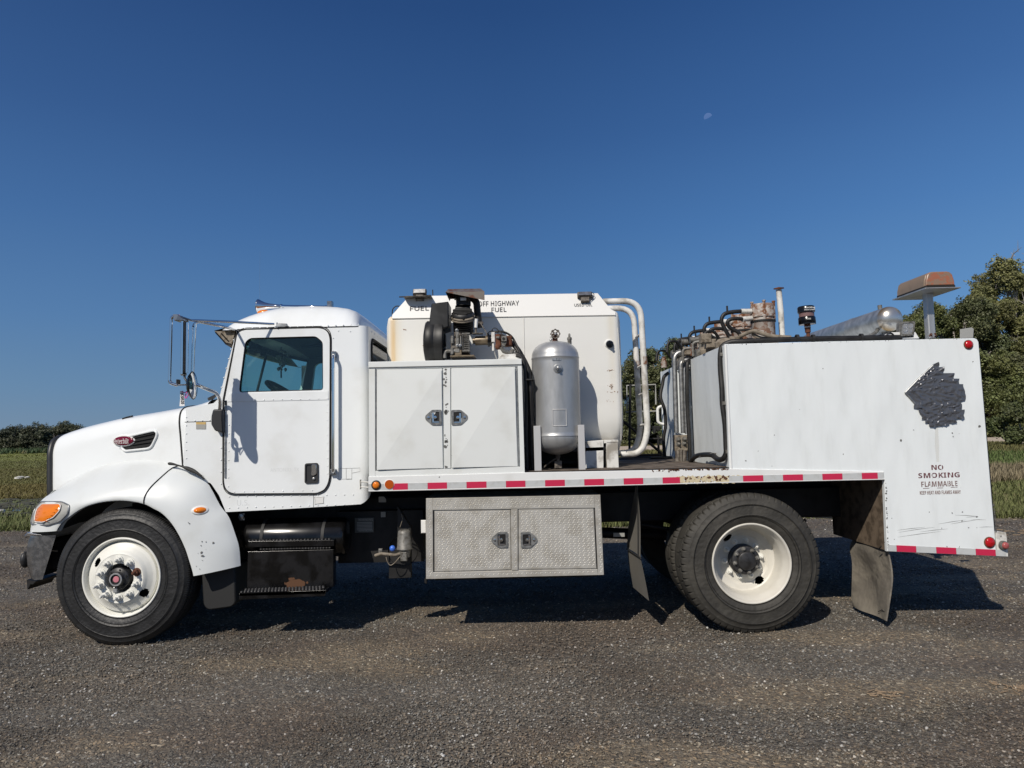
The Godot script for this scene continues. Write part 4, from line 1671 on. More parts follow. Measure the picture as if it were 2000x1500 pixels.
	np.grid([[Vector3(Vector2(-3.920, 0.855).x, yb, -0.32), Vector3(Vector2(-3.994, 0.846).x, yb, -0.9), Vector3(Vector2(-3.994, 0.846).x, yb, -1.54), Vector3(Vector2(-3.920, 0.855).x, yb, -2.12)], [Vector3(Vector2(-3.925, 1.059).x, yb + 0.21, -0.42), Vector3(Vector2(-3.925, 1.059).x - 0.02, yb + 0.21, -0.9), Vector3(Vector2(-3.925, 1.059).x - 0.02, yb + 0.21, -1.54), Vector3(Vector2(-3.925, 1.059).x, yb + 0.21, -2.02)], [Vector3(Vector2(-3.882, 1.149).x, yb + 0.31, -0.54), Vector3(Vector2(-3.882, 1.149).x, yb + 0.31, -0.9), Vector3(Vector2(-3.882, 1.149).x, yb + 0.31, -1.54), Vector3(Vector2(-3.882, 1.149).x, yb + 0.31, -1.9)]], false, false, Vector3(-2.5, 0.8, -1.22))
	obj("nose_panel", np, M.white)
	# chrome bumper wrapped round the corner
	var prof := [Vector2(-3.832, 0.836), Vector2(-3.855, 0.777), Vector2(-3.861, 0.694), Vector2(-3.850, 0.607), Vector2(-3.824, 0.515), Vector2(-3.804, 0.495)]
	var rows := []
	for p: Vector2 in prof:
		var row := []
		var back := lerpf(Vector2(-3.611, 0.819).x, Vector2(-3.716, 0.505).x, clampf((Vector2(-3.832, 0.836).y - p.y) / 0.36, 0, 1))
		row.append(Vector3(back, p.y, -0.16))
		row.append(Vector3(lerpf(back, p.x, 0.6), p.y, -0.15))
		row.append(Vector3(p.x + 0.02, p.y, -0.16))
		row.append(Vector3(p.x, p.y, -0.2))
		row.append(Vector3(p.x - 0.02, p.y, -0.6))
		row.append(Vector3(p.x - 0.025, p.y, -1.22))
		row.append(Vector3(p.x - 0.02, p.y, -1.84))
		row.append(Vector3(p.x, p.y, -2.24))
		row.append(Vector3(p.x + 0.02, p.y, -2.28))
		row.append(Vector3(back, p.y, -2.28))
		rows.append(row)
	var bm := MB.new()
	bm.grid(rows, false, false, Vector3(-3.2, 0.68, -1.22))
	var bumper := obj("bumper", bm, M.chrome_dull, truck, "scuffed chrome front bumper with torn lower corner")
	bm = MB.new()
	bm.prism([Vector2(-3.870, 0.834), Vector2(-3.847, 0.861), Vector2(-3.643, 0.828), Vector2(-3.635, 0.816), Vector2(-3.675, 0.813)], -2.2, -0.17, 0.004)
	obj("bumper_lip", bm, M.chrome, bumper)
	bm = MB.new()
	bm.prism([Vector2(-3.863, 0.489), Vector2(-3.789, 0.475), Vector2(-3.813, 0.452), Vector2(-3.830, 0.456), Vector2(-3.853, 0.412)], -0.5, -0.2)
	bm.box(Vector3(-3.855, 0.779, -0.300), Vector3(-3.685, 0.556, -0.300) + Vector3(0, 0, -1.8))
	obj("bumper_bracket", bm, M.frame_black, bumper)
	bm = MB.new()
	bm.ball(Vector3(-3.901, 0.640, -0.240), Vector3(0.03, 0.065, 0.05))
	obj("tow_hook", bm, M.hub_grey, bumper)


# a small irregular flake of bared metal or primer, lying on a face towards +z
func chip(mb: MB, at: Vector3, size: float, r: RandomNumberGenerator, nn := Vector3(0, 0, 1)) -> void:
	var m := 5 + r.randi() % 3
	var pts := []
	var st := 0.5 + r.randf()
	for k in m:
		var a := TAU * k / m
		var q := size * (0.45 + 0.75 * r.randf())
		pts.append(at + Vector3(cos(a) * q * st, sin(a) * q, 0))
	for k in range(1, m - 1):
		mb.tri(pts[0], pts[k], pts[k + 1], nn)


# ---------------------------------------------------------------- cab

func mirrored(mb: MB) -> MB:
	var o := MB.new()
	o.n = PackedVector3Array()
	for i in mb.v.size():
		o.v.append(Vector3(mb.v[i].x, mb.v[i].y, -2.44 - mb.v[i].z))
		o.n.append(Vector3(mb.n[i].x, mb.n[i].y, -mb.n[i].z))
	o.c = mb.c
	o.uv = mb.uv
	for k in range(0, mb.ix.size(), 3):
		o.ix.append_array([mb.ix[k], mb.ix[k + 2], mb.ix[k + 1]])
	return o


func rivet(mb: MB, at: Vector3, r := 0.006, nn := Vector3(0, 0, 1)) -> void:
	mb.lathe([Vector2(r, 0), Vector2(r * 0.8, r * 0.45), Vector2(r * 0.4, r * 0.72), Vector2(0, r * 0.8)], at, nn, 7, 0.1)


func rivet_line(mb: MB, a: Vector3, b: Vector3, count: int) -> void:
	for k in count:
		rivet(mb, a.lerp(b, k / maxf(1.0, count - 1.0)))


func build_cab() -> void:
	var door := round_poly([Vector2(-2.309, 1.860), Vector2(-2.210, 2.363), Vector2(-2.119, 2.435), Vector2(-1.569, 2.437), Vector2(-1.462, 2.374), Vector2(-1.472, 1.204), Vector2(-1.574, 1.112), Vector2(-2.237, 1.125), Vector2(-2.307, 1.183)], 0.004)
	door = round_poly([Vector2(-2.309, 1.860), Vector2(-2.202, 2.448), Vector2(-1.457, 2.436), Vector2(-1.470, 1.107), Vector2(-2.309, 1.123)], 0.111, 6)
	door = round_poly([Vector2(-2.309, 1.860), Vector2(-2.208, 2.404), Vector2(-2.181, 2.426), Vector2(-2.140, 2.437), Vector2(-1.540, 2.437), Vector2(-1.495, 2.423), Vector2(-1.468, 2.395), Vector2(-1.456, 2.345), Vector2(-1.466, 1.236), Vector2(-1.480, 1.180), Vector2(-1.509, 1.136), Vector2(-1.566, 1.112), Vector2(-2.225, 1.123), Vector2(-2.270, 1.138), Vector2(-2.299, 1.171), Vector2(-2.309, 1.224)], 0.021, 3)
	var wall := [Vector2(-2.210, 2.438), Vector2(-1.226, 2.443), Vector2(-1.237, 1.017), Vector2(-1.810, 0.994), Vector2(-2.294, 0.981), Vector2(-2.310, 1.022), Vector2(-2.347, 1.112), Vector2(-2.405, 1.198), Vector2(-2.471, 1.268), Vector2(-2.544, 1.318), Vector2(-2.635, 1.361), Vector2(-2.628, 1.516), Vector2(-2.617, 1.679), Vector2(-2.618, 1.812), Vector2(-2.467, 1.835), Vector2(-2.397, 1.848), Vector2(-2.368, 1.874), Vector2(-2.344, 1.919), Vector2(-2.275, 2.198)]
	var ctr := Vector2(-1.892, 1.703)
	var hole := []
	for p: Vector2 in door:
		hole.append(p + (p - ctr).normalized() * 0.006)
	var mb := MB.new()
	mb.ring(wall, hole, ctr, -0.235, -0.2)
	# rounded rear corner and rear wall
	var corner := []
	for k in range(-1, 7):
		var a := PI * 0.5 * maxi(k, 0) / 6.0
		var x0 := Vector2(-1.226, 2.443).x
		var dx := sin(a) * 0.07 if k >= 0 else -0.03
		var z := -0.2 - (1.0 - cos(a)) * 0.07 + 0.0004
		corner.append([Vector3(x0 + dx, Vector2(-1.226, 2.448).y, z), Vector3(x0 + dx, Vector2(-1.230, 1.933).y, z), Vector3(x0 + dx, Vector2(-1.234, 1.361).y, z), Vector3(x0 + dx, Vector2(-1.237, 1.017).y + 0.02 * sin(a) + 0.06 * (1.0 - cos(a)), z)])
	mb.grid(corner, false, false, Vector3(-2.0, 1.8, -1.22))
	var xr: float = Vector2(-1.226, 2.443).x + 0.07
	var ytop: float = Vector2(-1.226, 2.448).y
	var cab := obj("cab", mb, M.white)
	obj("far_side_wall", mirrored(mb), M.white, cab)
	# rear wall with its window, built in x, y and turned to face the rear
	mb = MB.new()
	mb.xf = Transform3D(Basis(Vector3(0, 0, -1), Vector3(0, 1, 0), Vector3(1, 0, 0)), Vector3(xr - 0.03, 0, 0))
	var rw := [Vector2(0.27, 1.15), Vector2(2.17, 1.15), Vector2(2.17, ytop), Vector2(0.27, ytop)]
	var win := round_poly([Vector2(0.33, 1.72), Vector2(2.11, 1.72), Vector2(2.11, ytop - 0.09), Vector2(0.33, ytop - 0.09)], 0.09)
	mb.ring(rw, win, Vector2(1.22, 2.05), 0.0, 0.03)
	obj("rear_wall", mb, M.white, cab)
	mb = MB.new()
	mb.xf = Transform3D(Basis(Vector3(0, 0, -1), Vector3(0, 1, 0), Vector3(1, 0, 0)), Vector3(xr - 0.02, 0, 0))
	mb.prism(win, -0.003, 0.003)
	var rg := obj("rear_window", mb, M.tinted_glass, cab)
	mb = MB.new()
	var wl := []
	for p: Vector2 in win:
		wl.append(Vector3(xr + 0.002, p.y, -p.x))
	wl.append(wl[0])
	mb.tube(wl, 0.014, 6)
	obj("window_gasket", mb, M.gasket, cab)
	# roof cap: crowned sections from front to rear
	mb = MB.new()
	var prof := [Vector2(-2.330, 2.465), Vector2(-2.300, 2.516), Vector2(-2.253, 2.547), Vector2(-2.180, 2.574), Vector2(-2.111, 2.594), Vector2(-2.021, 2.616), Vector2(-1.930, 2.631), Vector2(-1.836, 2.639), Vector2(-1.750, 2.642), Vector2(-1.642, 2.641), Vector2(-1.543, 2.637), Vector2(-1.448, 2.628), Vector2(-1.362, 2.613), Vector2(-1.302, 2.592), Vector2(-1.264, 2.556), Vector2(-1.243, 2.512), Vector2(-1.239, 2.465)]
	var g := []
	for i in prof.size():
		var p: Vector2 = prof[i]
		var base: float = lerpf(Vector2(-2.215, 2.436).y, ytop, clampf((p.x - prof[0].x) / (prof[16].x - prof[0].x), 0, 1))
		var hh := maxf(0.012, p.y - base)
		var x_in := p.x
		var edge := -0.2 if i < 13 else -0.2 - 0.07 * pow((i - 12) / 4.0, 2.0)
		var row := []
		for j in 33:
			var t := j / 32.0
			var s := absf(t * 2.0 - 1.0)
			var zz := lerpf(edge, -2.44 - edge, t)
			# steep near the drip rail, then a soft crown
			var zc := (1.0 - cos(clampf((1.0 - s) * 3.4, 0, 1) * PI)) * 0.5
			row.append(Vector3(x_in, base + hh * (0.12 * (0.0 if s == 1.0 else 1.0) + 0.88 * pow(sin(clampf((1.0 - s) * 4.6, 0, 1) * PI * 0.5), 0.9)) + 0.03 * sqrt(maxf(0.0, 1.0 - s * s)) * zc * clampf(hh * 6.0, 0, 1), zz))
		g.append(row)
	mb.grid(g, false, false, Vector3(-1.7, 1.6, -1.22))
	var roof := obj("roof", mb, M.white)
	mb = MB.new()
	mb.tube([Vector3(-2.210, 2.439, -0.199), Vector3(-1.809, 2.442, -0.199), Vector3(-1.230, 2.441, -0.199)], 0.004, 5)
	obj("drip_rail", mb, M.gasket, roof)
	# rivets of the cab sheets
	mb = MB.new()
	rivet_line(mb, Vector3(-2.145, 2.447, -0.192), Vector3(-1.229, 2.456, -0.198), 16)
	rivet_line(mb, Vector3(-2.265, 1.102, -0.199), Vector3(-1.281, 1.095, -0.199), 15)
	rivet_line(mb, Vector3(-2.265, 1.013, -0.199), Vector3(-1.282, 1.018, -0.199), 15)
	rivet_line(mb, Vector3(-2.613, 1.740, -0.199), Vector3(-2.610, 1.413, -0.199), 6)
	rivet_line(mb, Vector3(-2.605, 1.711, -0.199), Vector3(-2.424, 1.711, -0.199), 4)
	rivet_line(mb, Vector3(-2.239, 2.355, -0.199), Vector3(-2.352, 1.898, -0.199), 7)
	rivet_line(mb, Vector3(-1.433, 2.352, -0.199), Vector3(-1.437, 2.248, -0.199), 2)
	rivet_line(mb, Vector3(-1.442, 2.186, -0.199), Vector3(-1.447, 2.104, -0.199), 2)
	rivet_line(mb, Vector3(-1.391, 2.410, -0.199), Vector3(-1.296, 2.403, -0.199), 2)
	rivet_line(mb, Vector3(-2.334, 1.774, -0.199), Vector3(-2.331, 1.204, -0.199), 7)
	for k in 14:
		rivet(mb, Vector3(xr + 0.001, ytop - 0.03, -0.36 - k * 0.13), 0.007, Vector3(1, 0, 0))
	obj("rivets", mb, M.white, cab, "", true)
	# cowl break line, cab rear joint
	mb = MB.new()
	mb.tube([Vector3(-2.626, 1.701, -0.200), Vector3(-2.416, 1.703, -0.200)], 0.003, 4)
	obj("panel_seam", mb, M.gasket, cab)
	mb = MB.new()
	mb.tube([Vector3(-1.596, 1.110, -0.200), Vector3(-1.597, 0.993, -0.200)], 0.002, 4)
	obj("panel_seam", mb, M.gasket, cab)
	# small stickers
	mb = MB.new()
	mb.prism([Vector2(-2.534, 1.681), Vector2(-2.456, 1.679), Vector2(-2.456, 1.642), Vector2(-2.534, 1.644)], -0.198, -0.1965)
	var st := obj("info_sticker", mb, M.label_grey, cab)
	mb = MB.new()
	mb.prism([Vector2(-2.534, 1.699), Vector2(-2.456, 1.698), Vector2(-2.456, 1.679), Vector2(-2.534, 1.681)], -0.198, -0.1965)
	obj("sticker_head", mb, M.label_gold, cab)
	mb = MB.new()
	mb.prism([Vector2(-1.588, 1.084), Vector2(-1.514, 1.084), Vector2(-1.517, 1.032), Vector2(-1.586, 1.026)], -0.199, -0.197)
	obj("white_sticker", mb, M.white_plastic, cab)
	mb = MB.new()
	mb.tube(to3([Vector2(-1.588, 1.084), Vector2(-1.549, 1.079), Vector2(-1.514, 1.084), Vector2(-1.519, 1.060), Vector2(-1.517, 1.032), Vector2(-1.549, 1.031), Vector2(-1.586, 1.026), Vector2(-1.584, 1.054), Vector2(-1.588, 1.084)], -0.197), 0.0016, 4)
	obj("sticker_edge", mb, M.label_grey, cab)
	mb = MB.new()
	mb.tube(to3([Vector2(-1.397, 1.304), Vector2(-1.226, 1.304), Vector2(-1.226, 1.276), Vector2(-1.292, 1.265), Vector2(-1.292, 1.220), Vector2(-1.398, 1.219), Vector2(-1.397, 1.304)], -0.1985), 0.0012, 4)
	mb.tube(to3([Vector2(-1.336, 1.302), Vector2(-1.337, 1.217), Vector2(-1.292, 1.216), Vector2(-1.291, 1.301)], -0.1985), 0.0012, 4)
	obj("sticker_edge", mb, M.label_grey, cab)

	build_door(door)
	build_cab_inside(wall, hole, ctr)

	# windscreen between the pillars, with its posts
	mb = MB.new()
	var wb := Vector3(-2.356, 1.913, -0.250)
	var wt := Vector3(-2.234, 2.399, -0.250)
	var ws := []
	for i in 6:
		var t := i / 5.0
		var row := []
		for j in 13:
			var q := j / 12.0
			var bow := -0.10 * (1.0 - pow(q * 2.0 - 1.0, 2.0))
			row.append(Vector3(lerpf(wb.x, wt.x, t) + bow + 0.02, lerpf(wb.y, wt.y, t), lerpf(-0.25, -2.19, q)))
		ws.append(row)
	mb.grid(ws, false, false, Vector3(-1.8, 2.0, -1.22))
	obj("windscreen", mb, M.tinted_glass, cab)
	mb = MB.new()
	for k in [0, 5]:
		mb.tube(ws[k], 0.022, 6)
	mb.tube([ws[0][6], ws[5][6]], 0.012, 6)
	obj("windscreen_gasket", mb, M.gasket, cab)
	mb = MB.new()
	var hd := []
	for q in ws[5]:
		hd.append([q + Vector3(0.0, -0.01, 0), q + Vector3(0.07, 0.06, 0), Vector3(q.x + 0.16, q.y + 0.075, q.z)])
	mb.grid(hd, false, false, Vector3(-1.7, 1.8, -1.22))
	obj("windscreen_header", mb, M.white, cab)
	# outside visor: polished top, dark inside
	mb = MB.new()
	var v0 := [Vector3(-2.123, 2.497, -0.300), Vector3(-2.214, 2.477, -0.240), Vector3(-2.310, 2.461, -0.230), Vector3(-2.409, 2.440, -0.230), Vector3(-2.317, 2.325, -0.230), Vector3(-2.267, 2.320, -0.230)]
	g = []
	for p in [v0[0], v0[1], v0[2], v0[3]]:
		var row := []
		for j in 9:
			var q := j / 8.0
			row.append(Vector3(p.x - 0.10 * (1.0 - pow(q * 2.0 - 1.0, 2.0)), p.y, lerpf(p.z, -2.44 - p.z, q)))
		g.append(row)
	mb.grid(g, false, false, Vector3(-2.0, 1.5, -1.22))
	var visor := obj("sun_visor", mb, M.chrome)
	mb = MB.new()
	g = []
	for p in [v0[3] + Vector3(0.002, -0.004, 0), v0[4], v0[5]]:
		var row := []
		for j in 9:
			var q := j / 8.0
			row.append(Vector3(p.x - 0.10 * (1.0 - pow(q * 2.0 - 1.0, 2.0)), p.y, lerpf(p.z, -2.44 - p.z, q)))
		g.append(row)
	mb.grid(g, false, false, Vector3(-1.8, 2.6, -1.22))
	mb.prism([Vector2(-2.406, 2.434), Vector2(-2.240, 2.435), Vector2(-2.268, 2.322), Vector2(-2.318, 2.328)], -0.25, -0.236)
	obj("visor_inside", mb, M.tan_dust, visor)
	mb = MB.new()
	mb.tube([Vector3(-2.397, 2.426, -0.231), Vector3(-2.313, 2.332, -0.231), Vector3(-2.272, 2.326, -0.231)], 0.006, 5)
	mb.tube([Vector3(-2.351, 2.416, -0.231), Vector3(-2.293, 2.352, -0.231)], 0.005, 5)
	obj("visor_edge", mb, M.black_paint, visor)
	# roof furniture: air horn, aerial, clearance lamp
	var hz := -0.62
	var ha := Vector3(-2.196, 2.706, -0.620)
	var hb := Vector3(-1.551, 2.682, -0.620)
	var hl := (hb - ha).length()
	mb = MB.new()
	var hp := [Vector2(0.058, 0.0), Vector2(0.062, 0.006), Vector2(0.06, 0.013), Vector2(0.05, 0.03), Vector2(0.036, 0.06), Vector2(0.026, 0.1), Vector2(0.02, 0.15), Vector2(0.017, 0.2), Vector2(0.021, 0.202), Vector2(0.021, 0.214), Vector2(0.015, 0.216), Vector2(0.012, hl - 0.06), Vector2(0.016, hl - 0.055), Vector2(0.016, hl)]
	mb.lathe(hp, ha, hb - ha, 28, 0.3)
	mb.lathe([Vector2(0.056, 0.0), Vector2(0.034, 0.04), Vector2(0.0, 0.09)], ha, hb - ha, 24, 0.2)
	var horn := obj("air_horn", mb, M.chrome)
	mb = MB.new()
	mb.box(Vector3(-1.586, 2.732, -0.620) + Vector3(0, 0, 0.03), Vector3(-1.542, 2.655, -0.620) - Vector3(0, 0, 0.03), 0.005)
	mb.box(Vector3(-1.978, 2.692, -0.620) + Vector3(0, 0, 0.01), Vector3(-1.960, 2.638, -0.620) - Vector3(0, 0, 0.01), 0.002)
	obj("horn_bracket", mb, M.chrome_dull, horn)
	mb = MB.new()
	mb.tube([Vector3(-2.310, 3.298, -1.000), Vector3(-2.313, 3.057, -1.000), Vector3(-2.313, 2.740, -1.000)], [0.0005, 0.0008, 0.0012], 5)
	obj("aerial", mb, M.aerial_grey)
	mb = MB.new()
	mb.ball(Vector3(-2.089, 2.619, -0.480), Vector3(0.06, 0.028, 0.035))
	obj("clearance_lamp", mb, M.amber)
	# grab handle behind the door
	mb = MB.new()
	mb.tube(bent([Vector3(-1.426, 2.211, -0.200), Vector3(-1.418, 2.203, -0.130), Vector3(-1.423, 1.280, -0.130), Vector3(-1.439, 1.276, -0.200)], 0.05), 0.0125, 10)
	var gh := obj("grab_handle", mb, M.chrome)
	mb = MB.new()
	mb.box(Vector3(-1.444, 2.240, -0.200), Vector3(-1.405, 2.186, -0.165), 0.004)
	mb.box(Vector3(-1.457, 1.301, -0.200), Vector3(-1.414, 1.257, -0.165), 0.004)
	obj("handle_foot", mb, M.chrome_dull, gh)
	# under the cab: little chrome fitting
	mb = MB.new()
	mb.box(Vector3(-2.228, 0.961, -0.300), Vector3(-2.186, 0.899, -0.330), 0.006)
	mb.lathe([Vector2(0.022, 0), Vector2(0.022, 0.02), Vector2(0, 0.022)], Vector3(-2.204, 0.932, -0.300), Vector3(0, 0, 1), 16)
	obj("socket_cover", mb, M.chrome_dull)


func build_door(door: Array) -> void:
	var win := round_poly([Vector2(-2.189, 1.929), Vector2(-2.184, 2.005), Vector2(-2.142, 2.335), Vector2(-2.103, 2.367), Vector2(-1.571, 2.369), Vector2(-1.515, 2.320), Vector2(-1.514, 1.931)], 0.025, 4)
	var ctr := Vector2(-1.847, 2.145)
	var mb := MB.new()
	mb.ring(door, win, ctr, -0.24, -0.19)
	var d := obj("cab_door", mb, M.white)
	mb = MB.new()
	mb.prism(win, -0.222, -0.216)
	obj("door_window", mb, M.side_glass, d)
	mb = MB.new()
	mb.tube(to3(win, -0.205, true), 0.009, 6)
	obj("window_gasket", mb, M.gasket, d)
	mb = MB.new()
	mb.tube(to3(door, -0.194, true), 0.0065, 6)
	obj("door_seal", mb, M.gasket, d)
	mb = MB.new()
	var outer := []
	for p: Vector2 in door:
		outer.append(p + (p - Vector2(-1.892, 1.703)).normalized() * 0.014)
	mb.tube(to3(outer, -0.1975, true), 0.0035, 5)
	obj("door_bead", mb, M.rubber, d)
	# belt line fold under the window and its rivets
	mb = MB.new()
	mb.prism([Vector2(-2.269, 1.924), Vector2(-1.473, 1.924), Vector2(-1.474, 1.852), Vector2(-2.281, 1.855)], -0.192, -0.186, 0.0015)
	obj("belt_panel", mb, M.white, d)
	mb = MB.new()
	rivet_line(mb, Vector3(-2.059, 1.866, -0.186), Vector3(-1.477, 1.864, -0.186), 9)
	rivet_line(mb, Vector3(-1.479, 1.815, -0.190), Vector3(-1.481, 1.266, -0.190), 10)
	rivet_line(mb, Vector3(-2.221, 1.140, -0.190), Vector3(-1.604, 1.137, -0.190), 9)
	rivet_line(mb, Vector3(-2.267, 1.670, -0.190), Vector3(-2.270, 1.183, -0.190), 8)
	obj("rivets", mb, M.white, d, "", true)
	# piano hinge
	for k in 15:
		mb = MB.new()
		var a := Vector3(-2.294, 1.867, -0.188).lerp(Vector3(-2.294, 1.249, -0.188), k / 15.0)
		var b := Vector3(-2.294, 1.867, -0.188).lerp(Vector3(-2.294, 1.249, -0.188), (k + 0.9) / 15.0)
		mb.tube([a, b], 0.009, 8)
		obj("hinge_knuckle", mb, M.steel if k > 0 else M.black_paint, d)
	# handle: dark cup, polished paddle, lock
	mb = MB.new()
	var cup := round_poly([Vector2(-1.661, 1.351), Vector2(-1.553, 1.353), Vector2(-1.552, 1.193), Vector2(-1.663, 1.191)], 0.020)
	var inn := round_poly([Vector2(-1.651, 1.339), Vector2(-1.565, 1.341), Vector2(-1.564, 1.205), Vector2(-1.651, 1.203)], 0.012)
	mb.ring(cup, inn, Vector2(-1.607, 1.273), -0.192, -0.18)
	mb.prism(inn, -0.192, -0.1885)
	var h := obj("door_handle", mb, M.dark_plastic, d)
	mb = MB.new()
	mb.prism(round_poly([Vector2(-1.608, 1.342), Vector2(-1.568, 1.343), Vector2(-1.566, 1.268), Vector2(-1.584, 1.253), Vector2(-1.609, 1.251)], 0.008), -0.188, -0.178, 0.003)
	obj("handle_paddle", mb, M.chrome, d)
	mb = MB.new()
	mb.lathe([Vector2(0.0115, 0), Vector2(0.0115, 0.006), Vector2(0.008, 0.009), Vector2(0, 0.009)], Vector3(-1.591, 1.228, -0.188), Vector3(0, 0, 1), 16)
	obj("lock", mb, M.steel, d)
	# ghosts of removed lettering
	lettering("faded_lettering", "ANTONIO, TX", Vector3(-1.823, 1.302, -0.190), 0.229, 0.031, M.ghost_print, d)
	lettering("faded_lettering", "U.S.", Vector3(-2.156, 1.051, -0.200), 0.098, 0.045, M.ghost_print, d)


func build_cab_inside(wall: Array, hole: Array, ctr: Vector2) -> void:
	var inside: Node = truck
	# lining: ceiling, rear, floor, dash
	var x0 := Vector2(-2.201, 2.420).x
	var x1 := Vector2(-1.226, 2.389).x + 0.03
	var y1 := Vector2(-1.825, 2.444).y
	var mb := MB.new()
	var g := []
	for i in 7:
		var row := []
		for j in 9:
			var sx := i / 6.0
			var sz := j / 8.0
			row.append(Vector3(lerpf(x0 + 0.02, x1, sx), y1 - 0.03 + 0.07 * sin(sx * PI) + 0.05 * sin(sz * PI), lerpf(-0.25, -2.19, sz)))
		g.append(row)
	mb.grid(g, false, false, Vector3(-1.6, 5.0, -1.2))
	var lining := obj("headliner", mb, M.interior, inside)
	mb = MB.new()
	for k in 2:
		var z := -0.9 - k * 0.7
		mb = MB.new()
		mb.tube([Vector3(x0 + 0.1, y1 + 0.02, z), Vector3(lerpf(x0, x1, 0.5), y1 + 0.06, z), Vector3(x1 - 0.05, y1 + 0.02, z)], 0.015, 5)
		obj("roof_rib", mb, M.interior_dark, lining)
	mb = MB.new()
	mb.box(Vector3(x1 - 0.01, 1.1, -0.27), Vector3(x1 + 0.004, 1.74, -2.17))
	mb.box(Vector3(x0 - 0.15, 1.08, -0.3), Vector3(x1, 1.12, -2.14))
	obj("cab_lining", mb, M.interior, inside)
	mb = MB.new()
	mb.prism([Vector2(-2.272, 1.838), Vector2(-2.168, 1.927), Vector2(-2.002, 1.923), Vector2(-1.960, 1.831), Vector2(-2.001, 1.458), Vector2(-2.250, 1.464)], -2.16, -0.28, 0.01)
	obj("dashboard", mb, M.interior_dark, inside)
	# steering wheel
	mb = MB.new()
	var sc := Vector3(-1.916, 1.911, -0.620)
	var sx := Basis(Vector3(0, 0, 1), -0.62) * Basis(Vector3(1, 0, 0), 0.0)
	var ringp := []
	for k in 33:
		var a := TAU * k / 32
		ringp.append(sc + sx * Vector3(cos(a) * 0.225, 0, sin(a) * 0.225))
	mb.tube(ringp, 0.019, 8)
	mb.tube([sc + sx * Vector3(-0.2, -0.01, 0), sc + sx * Vector3(0.2, -0.01, 0)], 0.016, 6)
	mb.tube([sc + sx * Vector3(0, -0.01, 0), sc + sx * Vector3(0, -0.45, 0)], 0.03, 8)
	mb.ball(sc + sx * Vector3(0, -0.01, 0), Vector3(0.06, 0.05, 0.06))
	obj("steering_wheel", mb, M.interior_dark, inside)
	for z in [-0.75, -1.7]:
		mb = MB.new()
		mb.box(Vector3(x1 - 0.62, 1.12, z - 0.24), Vector3(x1 - 0.12, 1.45, z + 0.24), 0.05)
		mb.box(Vector3(x1 - 0.24, 1.4, z - 0.23), Vector3(x1 - 0.1, 1.86, z + 0.23), 0.05)
		obj("seat", mb, M.interior_dark, inside)
	# rear view of the overhead console and a boxy camera at the top of the screen
	mb = MB.new()
	mb.box(Vector3(-2.226, 2.351, -0.500), Vector3(-2.201, 2.319, -0.750), 0.008)
	mb.box(Vector3(-2.131, 2.323, -0.500), Vector3(-2.113, 2.259, -0.600), 0.006)
	mb.tube([Vector3(-2.188, 2.372, -0.600), Vector3(-2.188, 2.327, -0.600)], 0.008, 6)
	obj("overhead_camera", mb, M.gasket, inside)
	mb = MB.new()
	mb.box(Vector3(-2.252, 2.368, -1.000), Vector3(-2.277, 2.335, -1.300), 0.01)
	obj("sun_flap", mb, M.interior, inside)
	# far door window pillars come with the mirrored wall; its door and glass
	mb = MB.new()
	var win := round_poly([Vector2(-2.189, 1.929), Vector2(-2.184, 2.005), Vector2(-2.142, 2.335), Vector2(-2.103, 2.367), Vector2(-1.571, 2.369), Vector2(-1.515, 2.320), Vector2(-1.514, 1.931)], 0.025, 4)
	var shrink := []
	for p: Vector2 in hole:
		shrink.append(p - (p - Vector2(-1.892, 1.703)).normalized() * 0.004)
	mb.ring(shrink, win, Vector2(-1.847, 2.145), -0.24, -0.19)
	var far := obj("far_door", mirrored(mb), M.white, inside)
	mb = MB.new()
	mb.ring(shrink, win, Vector2(-1.847, 2.145), -0.262, -0.243)
	obj("door_lining", mirrored(mb), M.interior, far)
	mb = MB.new()
	mb.prism(win, -0.222, -0.216)
	obj("far_door_window", mirrored(mb), M.tinted_glass, far)
	mb = MB.new()
	mb.box(Vector3(Vector2(-2.452, 2.247).x, Vector2(-2.452, 2.116).y, -2.75), Vector3(Vector2(-2.369, 2.245).x, Vector2(-2.452, 2.403).y, -2.95), 0.02)
	obj("far_mirror", mb, M.dark_plastic, inside)


